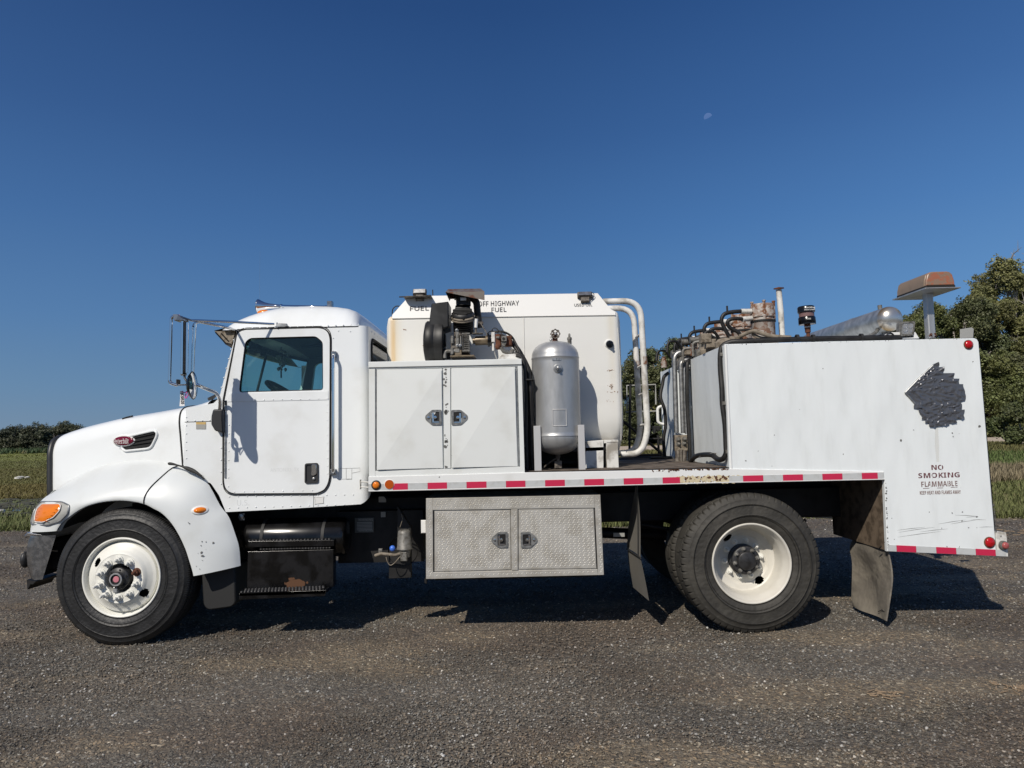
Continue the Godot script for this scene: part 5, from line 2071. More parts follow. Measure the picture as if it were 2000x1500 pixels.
func build_mirror() -> void:
	# flat main mirror in a polished shell, seen edge-on
	var mb := MB.new()
	var lo := Vector3(-2.430, 2.033, 0.280)
	var hi := Vector3(-2.391, 2.420, 0.280)
	# aimed at the driver: turned a little about the upright axis
	var mid := (lo + hi) * 0.5
	var hh := (hi.y - lo.y) * 0.5
	var turned := Transform3D(Basis(Vector3.UP, 0.40), mid)
	mb.xf = turned
	mb.prism(round_poly([Vector2(-0.02, -hh), Vector2(0.012, -hh), Vector2(0.012, hh), Vector2(-0.02, hh)], 0.01), -0.09, 0.09, 0.01)
	var mir := obj("door_mirror", mb, M.hub_grey, truck, "tall west-coast style chrome mirror on tubular arms")
	mb = MB.new()
	mb.xf = turned
	mb.tube([Vector3(-0.016, -hh, 0.088), Vector3(-0.016, hh, 0.088)], 0.0085, 8)
	obj("mirror_shell", mb, M.chrome, mir)
	mb = MB.new()
	mb.xf = turned
	mb.tube([Vector3(0.018, -hh + 0.01, 0.09), Vector3(0.018, hh - 0.01, 0.09)], 0.0095, 8)
	obj("mirror_shell", mb, M.chrome, mir)
	mb = MB.new()
	mb.xf = turned
	mb.box(Vector3(0.012, -hh + 0.012, -0.08), Vector3(0.014, hh - 0.012, 0.08))
	obj("mirror_glass", mb, M.chrome, mir)
	# tubular loop in front, inner post
	mb = MB.new()
	mb.tube(bent([Vector3(-2.444, 2.471, 0.300), Vector3(-2.503, 2.469, 0.300), Vector3(-2.511, 1.976, 0.300), Vector3(-2.454, 1.958, 0.300)], 0.06, 6), 0.0115, 10)
	obj("mirror_loop", mb, M.chrome, mir)
	mb = MB.new()
	mb.tube([Vector3(-2.373, 2.428, 0.200), Vector3(-2.383, 2.243, 0.200), Vector3(-2.389, 2.012, 0.200)], 0.0125, 10)
	obj("mirror_post", mb, M.chrome, mir)
	# top bracket and the two arms back to the cab
	mb = MB.new()
	mb.prism([Vector2(-2.477, 2.479), Vector2(-2.446, 2.479), Vector2(-2.400, 2.443), Vector2(-2.400, 2.432), Vector2(-2.468, 2.433)], 0.24, 0.33, 0.003)
	mb.tube([Vector3(-2.459, 2.472, 0.300), Vector3(-2.431, 2.463, 0.280), Vector3(-2.389, 2.449, 0.220)], 0.008, 8)
	obj("mirror_bracket", mb, M.chrome_dull, mir)
	mb = MB.new()
	mb.tube([Vector3(-2.389, 2.449, 0.220), Vector3(-2.360, 2.452, 0.200), Vector3(-2.137, 2.463, 0.020), Vector3(-1.909, 2.475, -0.190)], 0.0095, 8)
	mb.tube(smooth_path([Vector3(-2.386, 2.378, 0.200), Vector3(-2.379, 2.421, 0.200), Vector3(-2.353, 2.443, 0.180), Vector3(-2.324, 2.441, 0.140), Vector3(-2.225, 2.428, 0.000), Vector3(-2.211, 2.432, -0.190)], 4), 0.010, 8)
	obj("mirror_arm", mb, M.chrome, mir)
	mb = MB.new()
	mb.prism([Vector2(-1.885, 2.468), Vector2(-1.865, 2.480), Vector2(-1.803, 2.475), Vector2(-1.795, 2.454), Vector2(-1.819, 2.446), Vector2(-1.881, 2.448)], -0.2, -0.175, 0.004)
	mb.tube([Vector3(-1.881, 2.485, -0.180), Vector3(-1.879, 2.443, -0.180)], 0.006, 6)
	obj("arm_foot", mb, M.steel, mir)
	# clamps at the bottom
	mb = MB.new()
	mb.box(Vector3(-2.469, 2.003, 0.290), Vector3(-2.456, 1.959, 0.240), 0.004)
	mb.box(Vector3(-2.393, 2.005, 0.290), Vector3(-2.391, 1.958, 0.250), 0.004)
	obj("mirror_clamp", mb, M.dark_plastic, mir)
	mb = MB.new()
	mb.tube([Vector3(-2.459, 1.961, 0.290), Vector3(-2.403, 1.962, 0.280), Vector3(-2.378, 1.968, 0.220)], 0.006, 6)
	mb.tube([Vector3(-2.412, 2.051, 0.280), Vector3(-2.409, 2.013, 0.280), Vector3(-2.388, 1.979, 0.280)], 0.008, 6)
	mb.ball(Vector3(-2.430, 2.040, 0.280), Vector3(0.01, 0.01, 0.01))
	obj("mirror_pin", mb, M.steel, mir)
	# lower arm down to the black foot on the cowl
	mb = MB.new()
	mb.tube(bent([Vector3(-2.387, 1.981, 0.200), Vector3(-2.346, 1.959, 0.170), Vector3(-2.319, 1.919, -0.080), Vector3(-2.317, 1.857, -0.140), Vector3(-2.337, 1.786, -0.170)], 0.05, 5), 0.0135, 10)
	obj("lower_arm", mb, M.chrome, mir)
	mb = MB.new()
	mb.prism(round_poly([Vector2(-2.378, 1.796), Vector2(-2.298, 1.796), Vector2(-2.295, 1.606), Vector2(-2.362, 1.625), Vector2(-2.393, 1.677), Vector2(-2.392, 1.746)], 0.012), -0.2, -0.14, 0.012)
	obj("arm_base", mb, M.dark_plastic, mir)
	# round convex mirror, turned to the rear
	mb = MB.new()
	var cc := Vector3(-2.361, 1.957, 0.260)
	var ax := Vector3(0.985, 0.02, -0.13).normalized()
	mb.lathe([Vector2(0, -0.035), Vector2(0.05, -0.03), Vector2(0.085, -0.014), Vector2(0.102, 0.0), Vector2(0.105, 0.004), Vector2(0.102, 0.008), Vector2(0.097, 0.008)], cc, ax, 36, 0.3)
	var rm := obj("round_mirror", mb, M.black_paint, truck, "small round convex mirror below the main one")
	mb = MB.new()
	mb.lathe([Vector2(0.098, 0.0065), Vector2(0.07, 0.013), Vector2(0.04, 0.0165), Vector2(0, 0.018)], cc, ax, 36, 0.1)
	obj("mirror_glass", mb, M.chrome, rm)
	# wiper blade stub at the screen's foot
	mb = MB.new()
	mb.tube([Vector3(-2.567, 1.898, -0.500), Vector3(-2.528, 1.914, -0.500), Vector3(-2.473, 1.936, -0.450)], [0.014, 0.016, 0.007], 6)
	mb.tube([Vector3(-2.540, 1.862, -0.500), Vector3(-2.532, 1.901, -0.500)], 0.006, 5)
	obj("washer_nozzle", mb, M.dark_plastic)


# ---------------------------------------------------------------- chassis and what hangs below

func build_chassis() -> void:
	for z in [-0.82, -1.62]:
		var mb := MB.new()
		mb.box(Vector3(-3.35, 0.76, z - 0.04), Vector3(3.65, 1.02, z + 0.04), 0.008)
		obj("frame_rail", mb, M.frame_black)
	var mb := MB.new()
	for x in [-2.9, -1.6, -0.6, 0.6, 1.3, 2.4, 3.3]:
		mb.box(Vector3(x - 0.05, 0.8, -1.58), Vector3(x + 0.05, 0.98, -0.86))
	obj("cross_members", mb, M.frame_black)
	mb = MB.new()
	mb.box(Vector3(-3.2, 0.6, -1.6), Vector3(-2.2, 1.25, -0.86), 0.05)
	mb.box(Vector3(-2.2, 0.62, -1.5), Vector3(-1.4, 1.0, -0.95), 0.05)
	obj("engine", mb, M.oily)
	mb = MB.new()
	mb.tube([Vector3(-1.4, 0.75, -1.22), Vector3(1.6, 0.56, -1.22)], 0.05, 12)
	obj("drive_shaft", mb, M.frame_black)
	mb = MB.new()
	var rc := Vector3(Vector2(1.796, 0.503).x, 0.52, -1.22)
	mb.tube([rc + Vector3(0, 0, 1.0), rc + Vector3(0, 0, 0.35), rc + Vector3(0, 0, 0.2), rc - Vector3(0, 0, 0.2), rc - Vector3(0, 0, 0.35), rc - Vector3(0, 0, 1.0)], [0.07, 0.08, 0.22, 0.22, 0.08, 0.07], 14)
	obj("rear_axle", mb, M.frame_black)
	mb = MB.new()
	mb.box(Vector3(-3.1, 0.42, -2.2), Vector3(-2.96, 0.52, -0.25), 0.02)
	obj("front_axle", mb, M.frame_black)
	for z in [-0.74, -1.7]:
		mb = MB.new()
		for k in 5:
			var hl := 0.72 - k * 0.11
			mb.tube([rc + Vector3(-hl, 0.22 - k * 0.022, z + 1.22), rc + Vector3(0, 0.1 - k * 0.022, z + 1.22), rc + Vector3(hl, 0.22 - k * 0.022, z + 1.22)], 0.016, 5)
		obj("leaf_spring", mb, M.frame_black)
	# air tank below the cab with two straps
	mb = MB.new()
	var a := Vector3(-2.192, 0.747, -0.420)
	var b := Vector3(-1.380, 0.737, -0.420)
	var l := (b - a).length()
	mb.lathe([Vector2(0, -0.012), Vector2(0.12, -0.006), Vector2(0.148, 0.008), Vector2(0.155, 0.03), Vector2(0.157, l - 0.03), Vector2(0.148, l - 0.008), Vector2(0.12, l + 0.006), Vector2(0, l + 0.012)], a, b - a, 40, 0.5)
	var tank := obj("fuel_tank", mb, M.black_paint, truck, "glossy black cylindrical tank under the cab")
	for px in [Vector3(-2.036, 0.744, -0.420), Vector3(-1.548, 0.737, -0.420)]:
		mb = MB.new()
		mb.lathe([Vector2(0.157, -0.012), Vector2(0.1615, -0.012), Vector2(0.1615, 0.012), Vector2(0.157, 0.012)], px, b - a, 40)
		obj("tank_strap", mb, M.rubber, tank)
	# boarding steps: upper tread, fascia, lower tread, with gripping teeth
	mb = MB.new()
	mb.prism([Vector2(-2.116, 0.749), Vector2(-1.438, 0.743), Vector2(-1.438, 0.693), Vector2(-2.116, 0.701)], -0.5, -0.2, 0.003)
	mb.prism([Vector2(-2.122, 0.667), Vector2(-1.445, 0.668), Vector2(-1.446, 0.377), Vector2(-2.129, 0.365)], -0.3, -0.21, 0.003)
	var steps := obj("boarding_steps", mb, M.black_paint, truck, "black boarding steps with gripping teeth and a rust patch")
	mb = MB.new()
	mb.prism([Vector2(-2.136, 0.372), Vector2(-1.466, 0.382), Vector2(-1.474, 0.337), Vector2(-2.135, 0.324)], -0.075, -0.07, 0.002)
	mb.box(Vector3(-2.132, 0.376, -0.070), Vector3(-1.474, 0.357, -0.070) + Vector3(0, -0.004, -0.2))
	obj("lower_tread", mb, M.black_paint, steps)
	mb = MB.new()
	var lug := func(p: Vector3) -> void:
		mb.lathe([Vector2(0.012, 0), Vector2(0.009, 0.008), Vector2(0.005, 0.009), Vector2(0.004, 0.003)], p, Vector3.UP, 7, 0.2)
	for i in 24:
		for j in 4:
			lug.call(Vector3(-2.124, 0.373, -0.090).lerp(Vector3(-1.491, 0.382, -0.090), (i + 0.5 * (j % 2)) / 24.0) + Vector3(0, 0.004, -0.045 * j))
			lug.call(Vector3(-2.113, 0.748, -0.220).lerp(Vector3(-1.451, 0.744, -0.220), (i + 0.5 * (j % 2)) / 24.0) + Vector3(0, 0.001, -0.06 * j))
		lug.call(Vector3(-2.018, 0.680, -0.215).lerp(Vector3(-1.450, 0.679, -0.215), i / 24.0))
	obj("grip_teeth", mb, M.hub_grey, steps, "", true)
	mb = MB.new()
	var r := RandomNumberGenerator.new()
	r.seed = 5
	for k in 60:
		var c := Vector3(-1.745, 0.420, -0.208) + Vector3(r.randfn() * 0.035, absf(r.randfn()) * 0.025 - 0.03, 0)
		chip(mb, c + Vector3(0, 0, 0.0005 * r.randf()), 0.01 + 0.012 * r.randf(), r)
	obj("rust_patch", mb, M.chip_rust, steps)
	# flap behind the front wheel
	mb = MB.new()
	mb.prism(round_poly([Vector2(-2.485, 0.506), Vector2(-2.223, 0.560), Vector2(-2.213, 0.270), Vector2(-2.245, 0.240), Vector2(-2.430, 0.220), Vector2(-2.467, 0.256)], 0.025), -0.6, -0.2, 0.01)
	obj("front_splash_flap", mb, M.rubber)
	# warning plate on the dark side of the frame
	mb = MB.new()
	mb.box(Vector3(-1.360, 0.866, -0.600), Vector3(-1.198, 0.742, -0.610))
	var plate := obj("warning_plate", mb, M.chip_grey)
	lettering("plate_lettering", "WARNING", Vector3(-1.268, 0.851, -0.597), 0.123, 0.020, M.label_grey, plate, true)
	lettering("plate_lettering", "WARNING", Vector3(-1.269, 0.761, -0.597), 0.123, 0.020, M.label_grey, plate, true)
	mb = MB.new()
	for k in 6:
		mb.box(Vector3(-1.342, 0.831, -0.597) + Vector3(0, -0.012 * k, 0), Vector3(-1.212, 0.824, -0.597) + Vector3(0, -0.012 * k, -0.001))
	obj("plate_text_lines", mb, M.label_grey, plate)
	mb = MB.new()
	mb.box(Vector3(-1.508, 0.918, -0.620), Vector3(-0.783, 0.488, -0.780))
	obj("frame_plate", mb, M.frame_black)
	# stickers on the dark frame
	mb = MB.new()
	mb.prism([Vector2(-1.137, 1.050), Vector2(-1.092, 1.049), Vector2(-1.075, 1.027), Vector2(-1.075, 1.002), Vector2(-1.137, 1.003)], -0.502, -0.5)
	mb.box(Vector3(-1.138, 0.912, -0.600), Vector3(-1.099, 0.868, -0.602))
	obj("frame_sticker", mb, M.label_grey)
	# air drier: grey can on a bracket, blue cap, hoses
	mb = MB.new()
	var dc := Vector3(-0.887, 0.729, -0.250)
	mb.lathe([Vector2(0, 0.075), Vector2(0.035, 0.075), Vector2(0.048, 0.066), Vector2(0.053, 0.045), Vector2(0.06, -0.065), Vector2(0.064, -0.07), Vector2(0.064, -0.078), Vector2(0.05, -0.08), Vector2(0.045, -0.14), Vector2(0, -0.14)], dc, Vector3.UP, 28, 0.4)
	var drier := obj("air_drier", mb, M.grey_cast, truck, "grey air drier can with a blue cap and hoses")
	mb = MB.new()
	mb.prism([Vector2(-0.950, 0.991), Vector2(-0.930, 0.957), Vector2(-0.841, 0.809), Vector2(-0.846, 0.413), Vector2(-1.026, 0.409), Vector2(-1.024, 0.578), Vector2(-0.954, 0.617)], -0.36, -0.31, 0.004)
	mb.lathe([Vector2(0.115, 0), Vector2(0.12, 0.01), Vector2(0.12, 0.03)], Vector3(-0.908, 0.628, -0.330), Vector3(0, 0, 1), 32)
	obj("drier_bracket", mb, M.frame_black, drier)
	mb = MB.new()
	mb.ball(Vector3(-0.975, 0.666, -0.200), Vector3(0.023, 0.024, 0.02))
	obj("blue_cap", mb, M.blue_cap, drier)
	mb = MB.new()
	mb.tube(smooth_path([Vector3(-1.115, 0.610, -0.220), Vector3(-1.062, 0.625, -0.200), Vector3(-1.002, 0.619, -0.200), Vector3(-0.953, 0.614, -0.200), Vector3(-0.924, 0.618, -0.220)], 4), 0.0125, 8)
	mb.tube(smooth_path([Vector3(-1.026, 0.600, -0.200), Vector3(-1.014, 0.560, -0.200), Vector3(-0.991, 0.535, -0.200), Vector3(-0.954, 0.558, -0.200), Vector3(-0.916, 0.602, -0.220)], 4), 0.004, 6)
	mb.tube(smooth_path([Vector3(-0.910, 0.923, -0.260), Vector3(-0.901, 0.891, -0.250), Vector3(-0.910, 0.855, -0.250), Vector3(-0.922, 0.823, -0.250)], 4), 0.003, 6)
	obj("air_hose", mb, M.tan_dust, drier)
	mb = MB.new()
	mb.box(Vector3(-0.913, 0.637, -0.200), Vector3(-0.862, 0.562, -0.260), 0.006)
	mb.box(Vector3(-1.090, 0.662, -0.220), Vector3(-1.059, 0.628, -0.250), 0.004)
	mb.tube([Vector3(-0.969, 0.654, -0.200), Vector3(-0.946, 0.649, -0.230)], 0.012, 6)
	obj("valve_block", mb, M.grey_cast, drier)
	mb = MB.new()
	mb.box(Vector3(-0.737, 0.890, -0.120), Vector3(-0.697, 0.788, -0.140), 0.006)
	obj("junction_box", mb, M.white_plastic)


# ---------------------------------------------------------------- deck and side rail

func build_deck() -> void:
	var x0 := Vector2(-1.118, 1.209).x
	var x1 := Vector2(1.660, 1.183).x
	var y1 := Vector2(0.082, 1.249).y
	var y0 := Vector2(0.079, 1.130).y
	var mb := MB.new()
	mb.box(Vector3(x0, y0, -2.44), Vector3(x1, y1, -0.004), 0.004)
	var deck := obj("deck", mb, M.frame_black)
	mb = MB.new()
	var n := 8
	for k in n:
		mb = MB.new()
		var z0 := -0.06 - k * 0.295
		mb.box(Vector3(x0 + 0.05, y1, z0 - 0.288), Vector3(x1 - 0.01, y1 + 0.006 + 0.002 * (k % 2), z0), 0.002)
		obj("deck_plank", mb, M.deck_brown, deck)
	# side rail: channel with a lip, from the cabinet to the wheel well
	mb = MB.new()
	mb.prism([Vector2(-1.118, 1.244), Vector2(0.082, 1.248), Vector2(1.653, 1.240), Vector2(2.835, 1.191), Vector2(2.832, 1.131), Vector2(1.648, 1.135), Vector2(0.079, 1.131), Vector2(-1.119, 1.132)], -0.05, 0.008, 0.003)
	var rail := obj("side_rail", mb, M.white_rail)
	mb = MB.new()
	mb.tube([Vector3(-1.117, 1.135, 0.006), Vector3(0.079, 1.133, 0.006), Vector3(1.649, 1.137, 0.006), Vector3(2.833, 1.133, 0.006)], 0.006, 6)
	obj("rail_lip", mb, M.white_rail, rail)
	# reflective tape, red and silver by turns
	var reds := [[768, 797.5], [836, 874], [912, 951], [989, 1027], [1065.5, 1104], [1142, 1180.5], [1219, 1257], [1295, 1329], [1452, 1491.5], [1530, 1569], [1607, 1646], [1684, 1715]]
	var tape_y := func(px: float) -> Vector2:
		# height of the tape's lower and upper edge along the rail
		var t := clampf((px - 720.0) / 1007.0, 0, 1)
		return Vector2(lerpf(Vector2(-1.116, 1.139).y, Vector2(2.831, 1.136).y, t), lerpf(Vector2(-1.116, 1.188).y, Vector2(2.834, 1.184).y, t))
	var last := 752.0
	var rx := Vector2(-3.943, 1.276).x
	var per := (Vector2(2.830, 1.117).x - rx) / 1727.0
	for q in reds:
		for piece in [[last, q[0], false], [q[0], q[1], true]]:
			if piece[1] - piece[0] < 2.0 or (piece[0] == 1329.0):
				continue
			var ya: Vector2 = tape_y.call(piece[0])
			var yb: Vector2 = tape_y.call(piece[1])
			var xa: float = rx + per * piece[0] + 0.0005
			var xb: float = rx + per * piece[1] - 0.0005
			mb = MB.new()
			mb.prism([Vector2(xa, ya.x), Vector2(xb, yb.x), Vector2(xb, yb.y), Vector2(xa, ya.y)], 0.008, 0.0105)
			obj("red_tape" if piece[2] else "silver_tape", mb, M.tape_red if piece[2] else M.tape_silver, rail)
		last = q[1]
	for q in [[720.5, 768.0], [1715.0, 1727.0], [1425.0, 1452.0]]:
		mb = MB.new()
		var ya: Vector2 = tape_y.call(q[0])
		var yb: Vector2 = tape_y.call(q[1])
		mb.prism([Vector2(rx + per * q[0], ya.x), Vector2(rx + per * q[1], yb.x), Vector2(rx + per * q[1], yb.y), Vector2(rx + per * q[0], ya.y)], 0.008, 0.0102)
		obj("silver_tape", mb, M.tape_silver, rail)
	# worn stretch: torn tape backing and bare brown metal
	mb = MB.new()
	var mr := MB.new()
	var r := RandomNumberGenerator.new()
	r.seed = 12
	for k in 260:
		var px := lerpf(1322.0, 1446.0, r.randf())
		var yy: Vector2 = tape_y.call(px)
		var p := Vector3(rx + per * px, lerpf(yy.x, yy.y, r.randf()), 0.0092 + 0.001 * r.randf())
		if r.randf() < 0.68:
			chip(mb, p, 0.006 + 0.011 * r.randf(), r)
		else:
			chip(mr, p, 0.005 + 0.009 * r.randf(), r)
	obj("torn_tape", mb, mat("torn_cream", Color(0.58, 0.5, 0.33), 0.7), rail, "torn remains of tape on bare metal")
	obj("bare_metal", mr, M.chip_rust, rail)
	# rust nibbled along the rail's upper edge near the box
	mb = MB.new()
	for k in 90:
		var px := lerpf(1270.0, 1425.0, r.randf())
		chip(mb, Vector3(rx + per * px, Vector2(1.358, 1.239).y + r.randfn() * 0.003, 0.0088), 0.003 + 0.006 * r.randf(), r)
	obj("edge_rust", mb, M.chip_rust, rail, "", true)
	# amber side lamps
	for q in [[Vector3(-1.058, 1.179, 0.008), 0.0], [Vector3(-0.957, 1.182, 0.008), 1.0]]:
		mb = MB.new()
		if q[1] == 0.0:
			mb.lathe([Vector2(0.037, 0), Vector2(0.037, 0.008), Vector2(0.028, 0.012), Vector2(0.026, 0.008)], q[0], Vector3(0, 0, 1), 28)
			var lamp := obj("side_lamp", mb, M.rubber)
			mb = MB.new()
			mb.lathe([Vector2(0.027, 0.008), Vector2(0.024, 0.017), Vector2(0.013, 0.022), Vector2(0, 0.023)], q[0], Vector3(0, 0, 1), 24, 0.2)
			obj("lamp_lens", mb, M.amber, lamp)
		else:
			mb.lathe([Vector2(0.0385, 0), Vector2(0.0385, 0.004), Vector2(0.035, 0.005)], q[0], Vector3(0, 0, 1), 28)
			var lamp := obj("side_reflector", mb, M.white_plastic)
			mb = MB.new()
			mb.lathe([Vector2(0.0355, 0.003), Vector2(0.0345, 0.008), Vector2(0, 0.0085)], q[0], Vector3(0, 0, 1), 28)
			obj("reflector_lens", mb, M.amber_deep, lamp)
	# little bracket joining the rail to the cab
	mb = MB.new()
	mb.tube([Vector3(-1.122, 1.200, -0.020), Vector3(-1.189, 1.203, -0.060), Vector3(-1.206, 1.161, -0.100), Vector3(-1.122, 1.161, -0.020)], 0.005, 6)
	mb.box(Vector3(-1.206, 1.218, -0.080), Vector3(-1.199, 1.143, -0.120), 0.003)
	obj("rail_bracket", mb, M.white_worn, rail)
	# diamond plate tool box under the deck
	build_tool_box()


func lugs(mb: MB, poly: Array, z: float, pitch: float, size := 1.0) -> void:
	var pk := PackedVector2Array(poly)
	var lo := Vector2(1e9, 1e9)
	var hi := -lo
	for p in poly:
		lo = lo.min(p)
		hi = hi.max(p)
	var j := 0
	var y := lo.y + pitch * 0.2
	while y < hi.y:
		var x := lo.x + pitch * (0.2 if j % 2 == 0 else 0.7) * 0.5
		var i := 0
		while x < hi.x:
			var c := Vector2(x, y)
			var d := Vector2.from_angle(0.72 if (i + j) % 2 == 0 else PI - 0.72)
			var h := d * pitch * 0.36 * size
			if Geometry2D.is_point_in_polygon(c + h * 1.15, pk) and Geometry2D.is_point_in_polygon(c - h * 1.15, pk):
				var w := d.orthogonal() * pitch * 0.1 * size
				var a := Vector3(c.x + h.x, c.y + h.y, z)
				var b := Vector3(c.x - h.x, c.y - h.y, z)
				var e := Vector3(c.x + w.x, c.y + w.y, z)
				var f := Vector3(c.x - w.x, c.y - w.y, z)
				var t := Vector3(c.x, c.y, z + 0.0032)
				for q in [[a, e, t], [e, b, t], [b, f, t], [f, a, t]]:
					var nn: Vector3 = (q[1] - q[0]).cross(q[2] - q[0]).normalized()
					mb.tri(q[0], q[1], q[2], nn if nn.z > 0 else -nn)
			x += pitch * 0.5
			i += 1
		y += pitch * 0.5
		j += 1


func latch(parent: Node, at: Vector3, s: float, point_right: bool, m_plate: Material) -> void:
	# hexagon plate with one pointed end, square cup, tee handle, lock
	var f := 1.0 if point_right else -1.0
	var pl := []
	for q in [Vector2(-0.5, -0.5), Vector2(0.12, -0.5), Vector2(0.56, -0.12), Vector2(0.56, 0.12), Vector2(0.12, 0.5), Vector2(-0.5, 0.5)]:
		pl.append(Vector2(at.x + q.x * s * f, at.y + q.y * s))
	var mb := MB.new()
	var cup := []
	for q in [Vector2(-0.36, -0.36), Vector2(0.16, -0.36), Vector2(0.16, 0.36), Vector2(-0.36, 0.36)]:
		cup.append(Vector2(at.x + q.x * s * f, at.y + q.y * s))
	mb.ring(round_poly(pl, s * 0.1), round_poly(cup, s * 0.06), Vector2(at.x - 0.1 * s * f, at.y), at.z, at.z + 0.006)
	var l := obj("latch", mb, m_plate, parent)
	mb = MB.new()
	mb.prism(cup, at.z - 0.001, at.z + 0.0006)
	obj("latch_cup", mb, M.frame_black, parent)
	mb = MB.new()
	mb.box(at + Vector3(-0.33 * s * f, -0.34 * s, 0.001), at + Vector3(0.12 * s * f, -0.26 * s, 0.006), 0.001)
	mb.box(at + Vector3(0.0 * s * f, -0.3 * s, 0.001), at + Vector3(0.12 * s * f, 0.3 * s, 0.009), 0.003)
	mb.lathe([Vector2(s * 0.12, 0.006), Vector2(s * 0.11, 0.011), Vector2(0, 0.012)], at + Vector3(-0.08 * s * f, 0, 0), Vector3(0, 0, 1), 12)
	mb.lathe([Vector2(s * 0.085, 0.004), Vector2(s * 0.08, 0.011), Vector2(0, 0.012)], at + Vector3(0.35 * s * f, 0, 0), Vector3(0, 0, 1), 12)
	obj("latch_handle", mb, M.chrome, parent)


func build_tool_box() -> void:
	var outer := [Vector2(-0.692, 0.455), Vector2(-0.683, 1.065), Vector2(0.660, 1.061), Vector2(0.668, 0.454)]
	var mb := MB.new()
	mb.prism(outer, -0.62, -0.045, 0.003)
	var tb := obj("tool_box", mb, M.aluminium_plate, truck, "diamond plate aluminium tool box with two latched doors")
	var frame := [[Vector2(-0.692, 0.455), Vector2(-0.683, 1.065), Vector2(-0.632, 1.065), Vector2(-0.637, 0.454)], [Vector2(0.615, 1.061), Vector2(0.660, 1.061), Vector2(0.668, 0.454), Vector2(0.623, 0.454)], [Vector2(-0.632, 1.065), Vector2(0.615, 1.061), Vector2(0.615, 0.963), Vector2(-0.633, 0.975)], [Vector2(-0.637, 0.504), Vector2(0.620, 0.498), Vector2(0.623, 0.454), Vector2(-0.637, 0.454)], [Vector2(-0.031, 0.966), Vector2(0.021, 0.966), Vector2(0.011, 0.506), Vector2(-0.036, 0.505)]]
	for q in frame:
		mb = MB.new()
		mb.prism(q, -0.044, -0.03, 0.002)
		var fr := obj("frame_strip", mb, M.aluminium_plate, tb)
	mb = MB.new()
	for q in frame:
		lugs(mb, q, -0.0305, 0.036)
	obj("tread_lugs", mb, M.aluminium_lug, tb, "", true)
	for q in [[[Vector2(-0.620, 0.966), Vector2(-0.037, 0.959), Vector2(-0.041, 0.511), Vector2(-0.627, 0.509)], Vector3(-0.119, 0.737, -0.033), false], [[Vector2(0.028, 0.963), Vector2(0.605, 0.957), Vector2(0.613, 0.505), Vector2(0.018, 0.512)], Vector3(0.098, 0.732, -0.033), true]]:
		mb = MB.new()
		mb.prism(q[0], -0.044, -0.036, 0.002)
		var dr := obj("tool_box_door", mb, M.aluminium_plate, tb)
		mb = MB.new()
		lugs(mb, q[0], -0.0362, 0.036)
		obj("door_lugs", mb, M.aluminium_lug, tb, "", true)
		latch(tb, q[1], 0.119, q[2], M.latch_metal)
	mb = MB.new()
	mb.tube(to3([Vector2(-0.627, 0.972), Vector2(-0.634, 0.505)], -0.038), 0.0045, 6)
	mb.tube(to3([Vector2(0.613, 0.959), Vector2(0.619, 0.501)], -0.038), 0.0045, 6)
	obj("door_hinge", mb, M.frame_black, tb)
	mb = MB.new()
	mb.box(Vector3(-0.630, 0.438, -0.100), Vector3(0.618, 0.430, -0.100) + Vector3(0, 0, -0.4), 0.003)
	mb.prism([Vector2(-0.708, 0.449), Vector2(-0.692, 0.449), Vector2(-0.693, 0.414), Vector2(-0.708, 0.422)], -0.12, -0.06)
	obj("box_bracket", mb, M.frame_black, tb)


# ---------------------------------------------------------------- two-door cabinet behind the cab

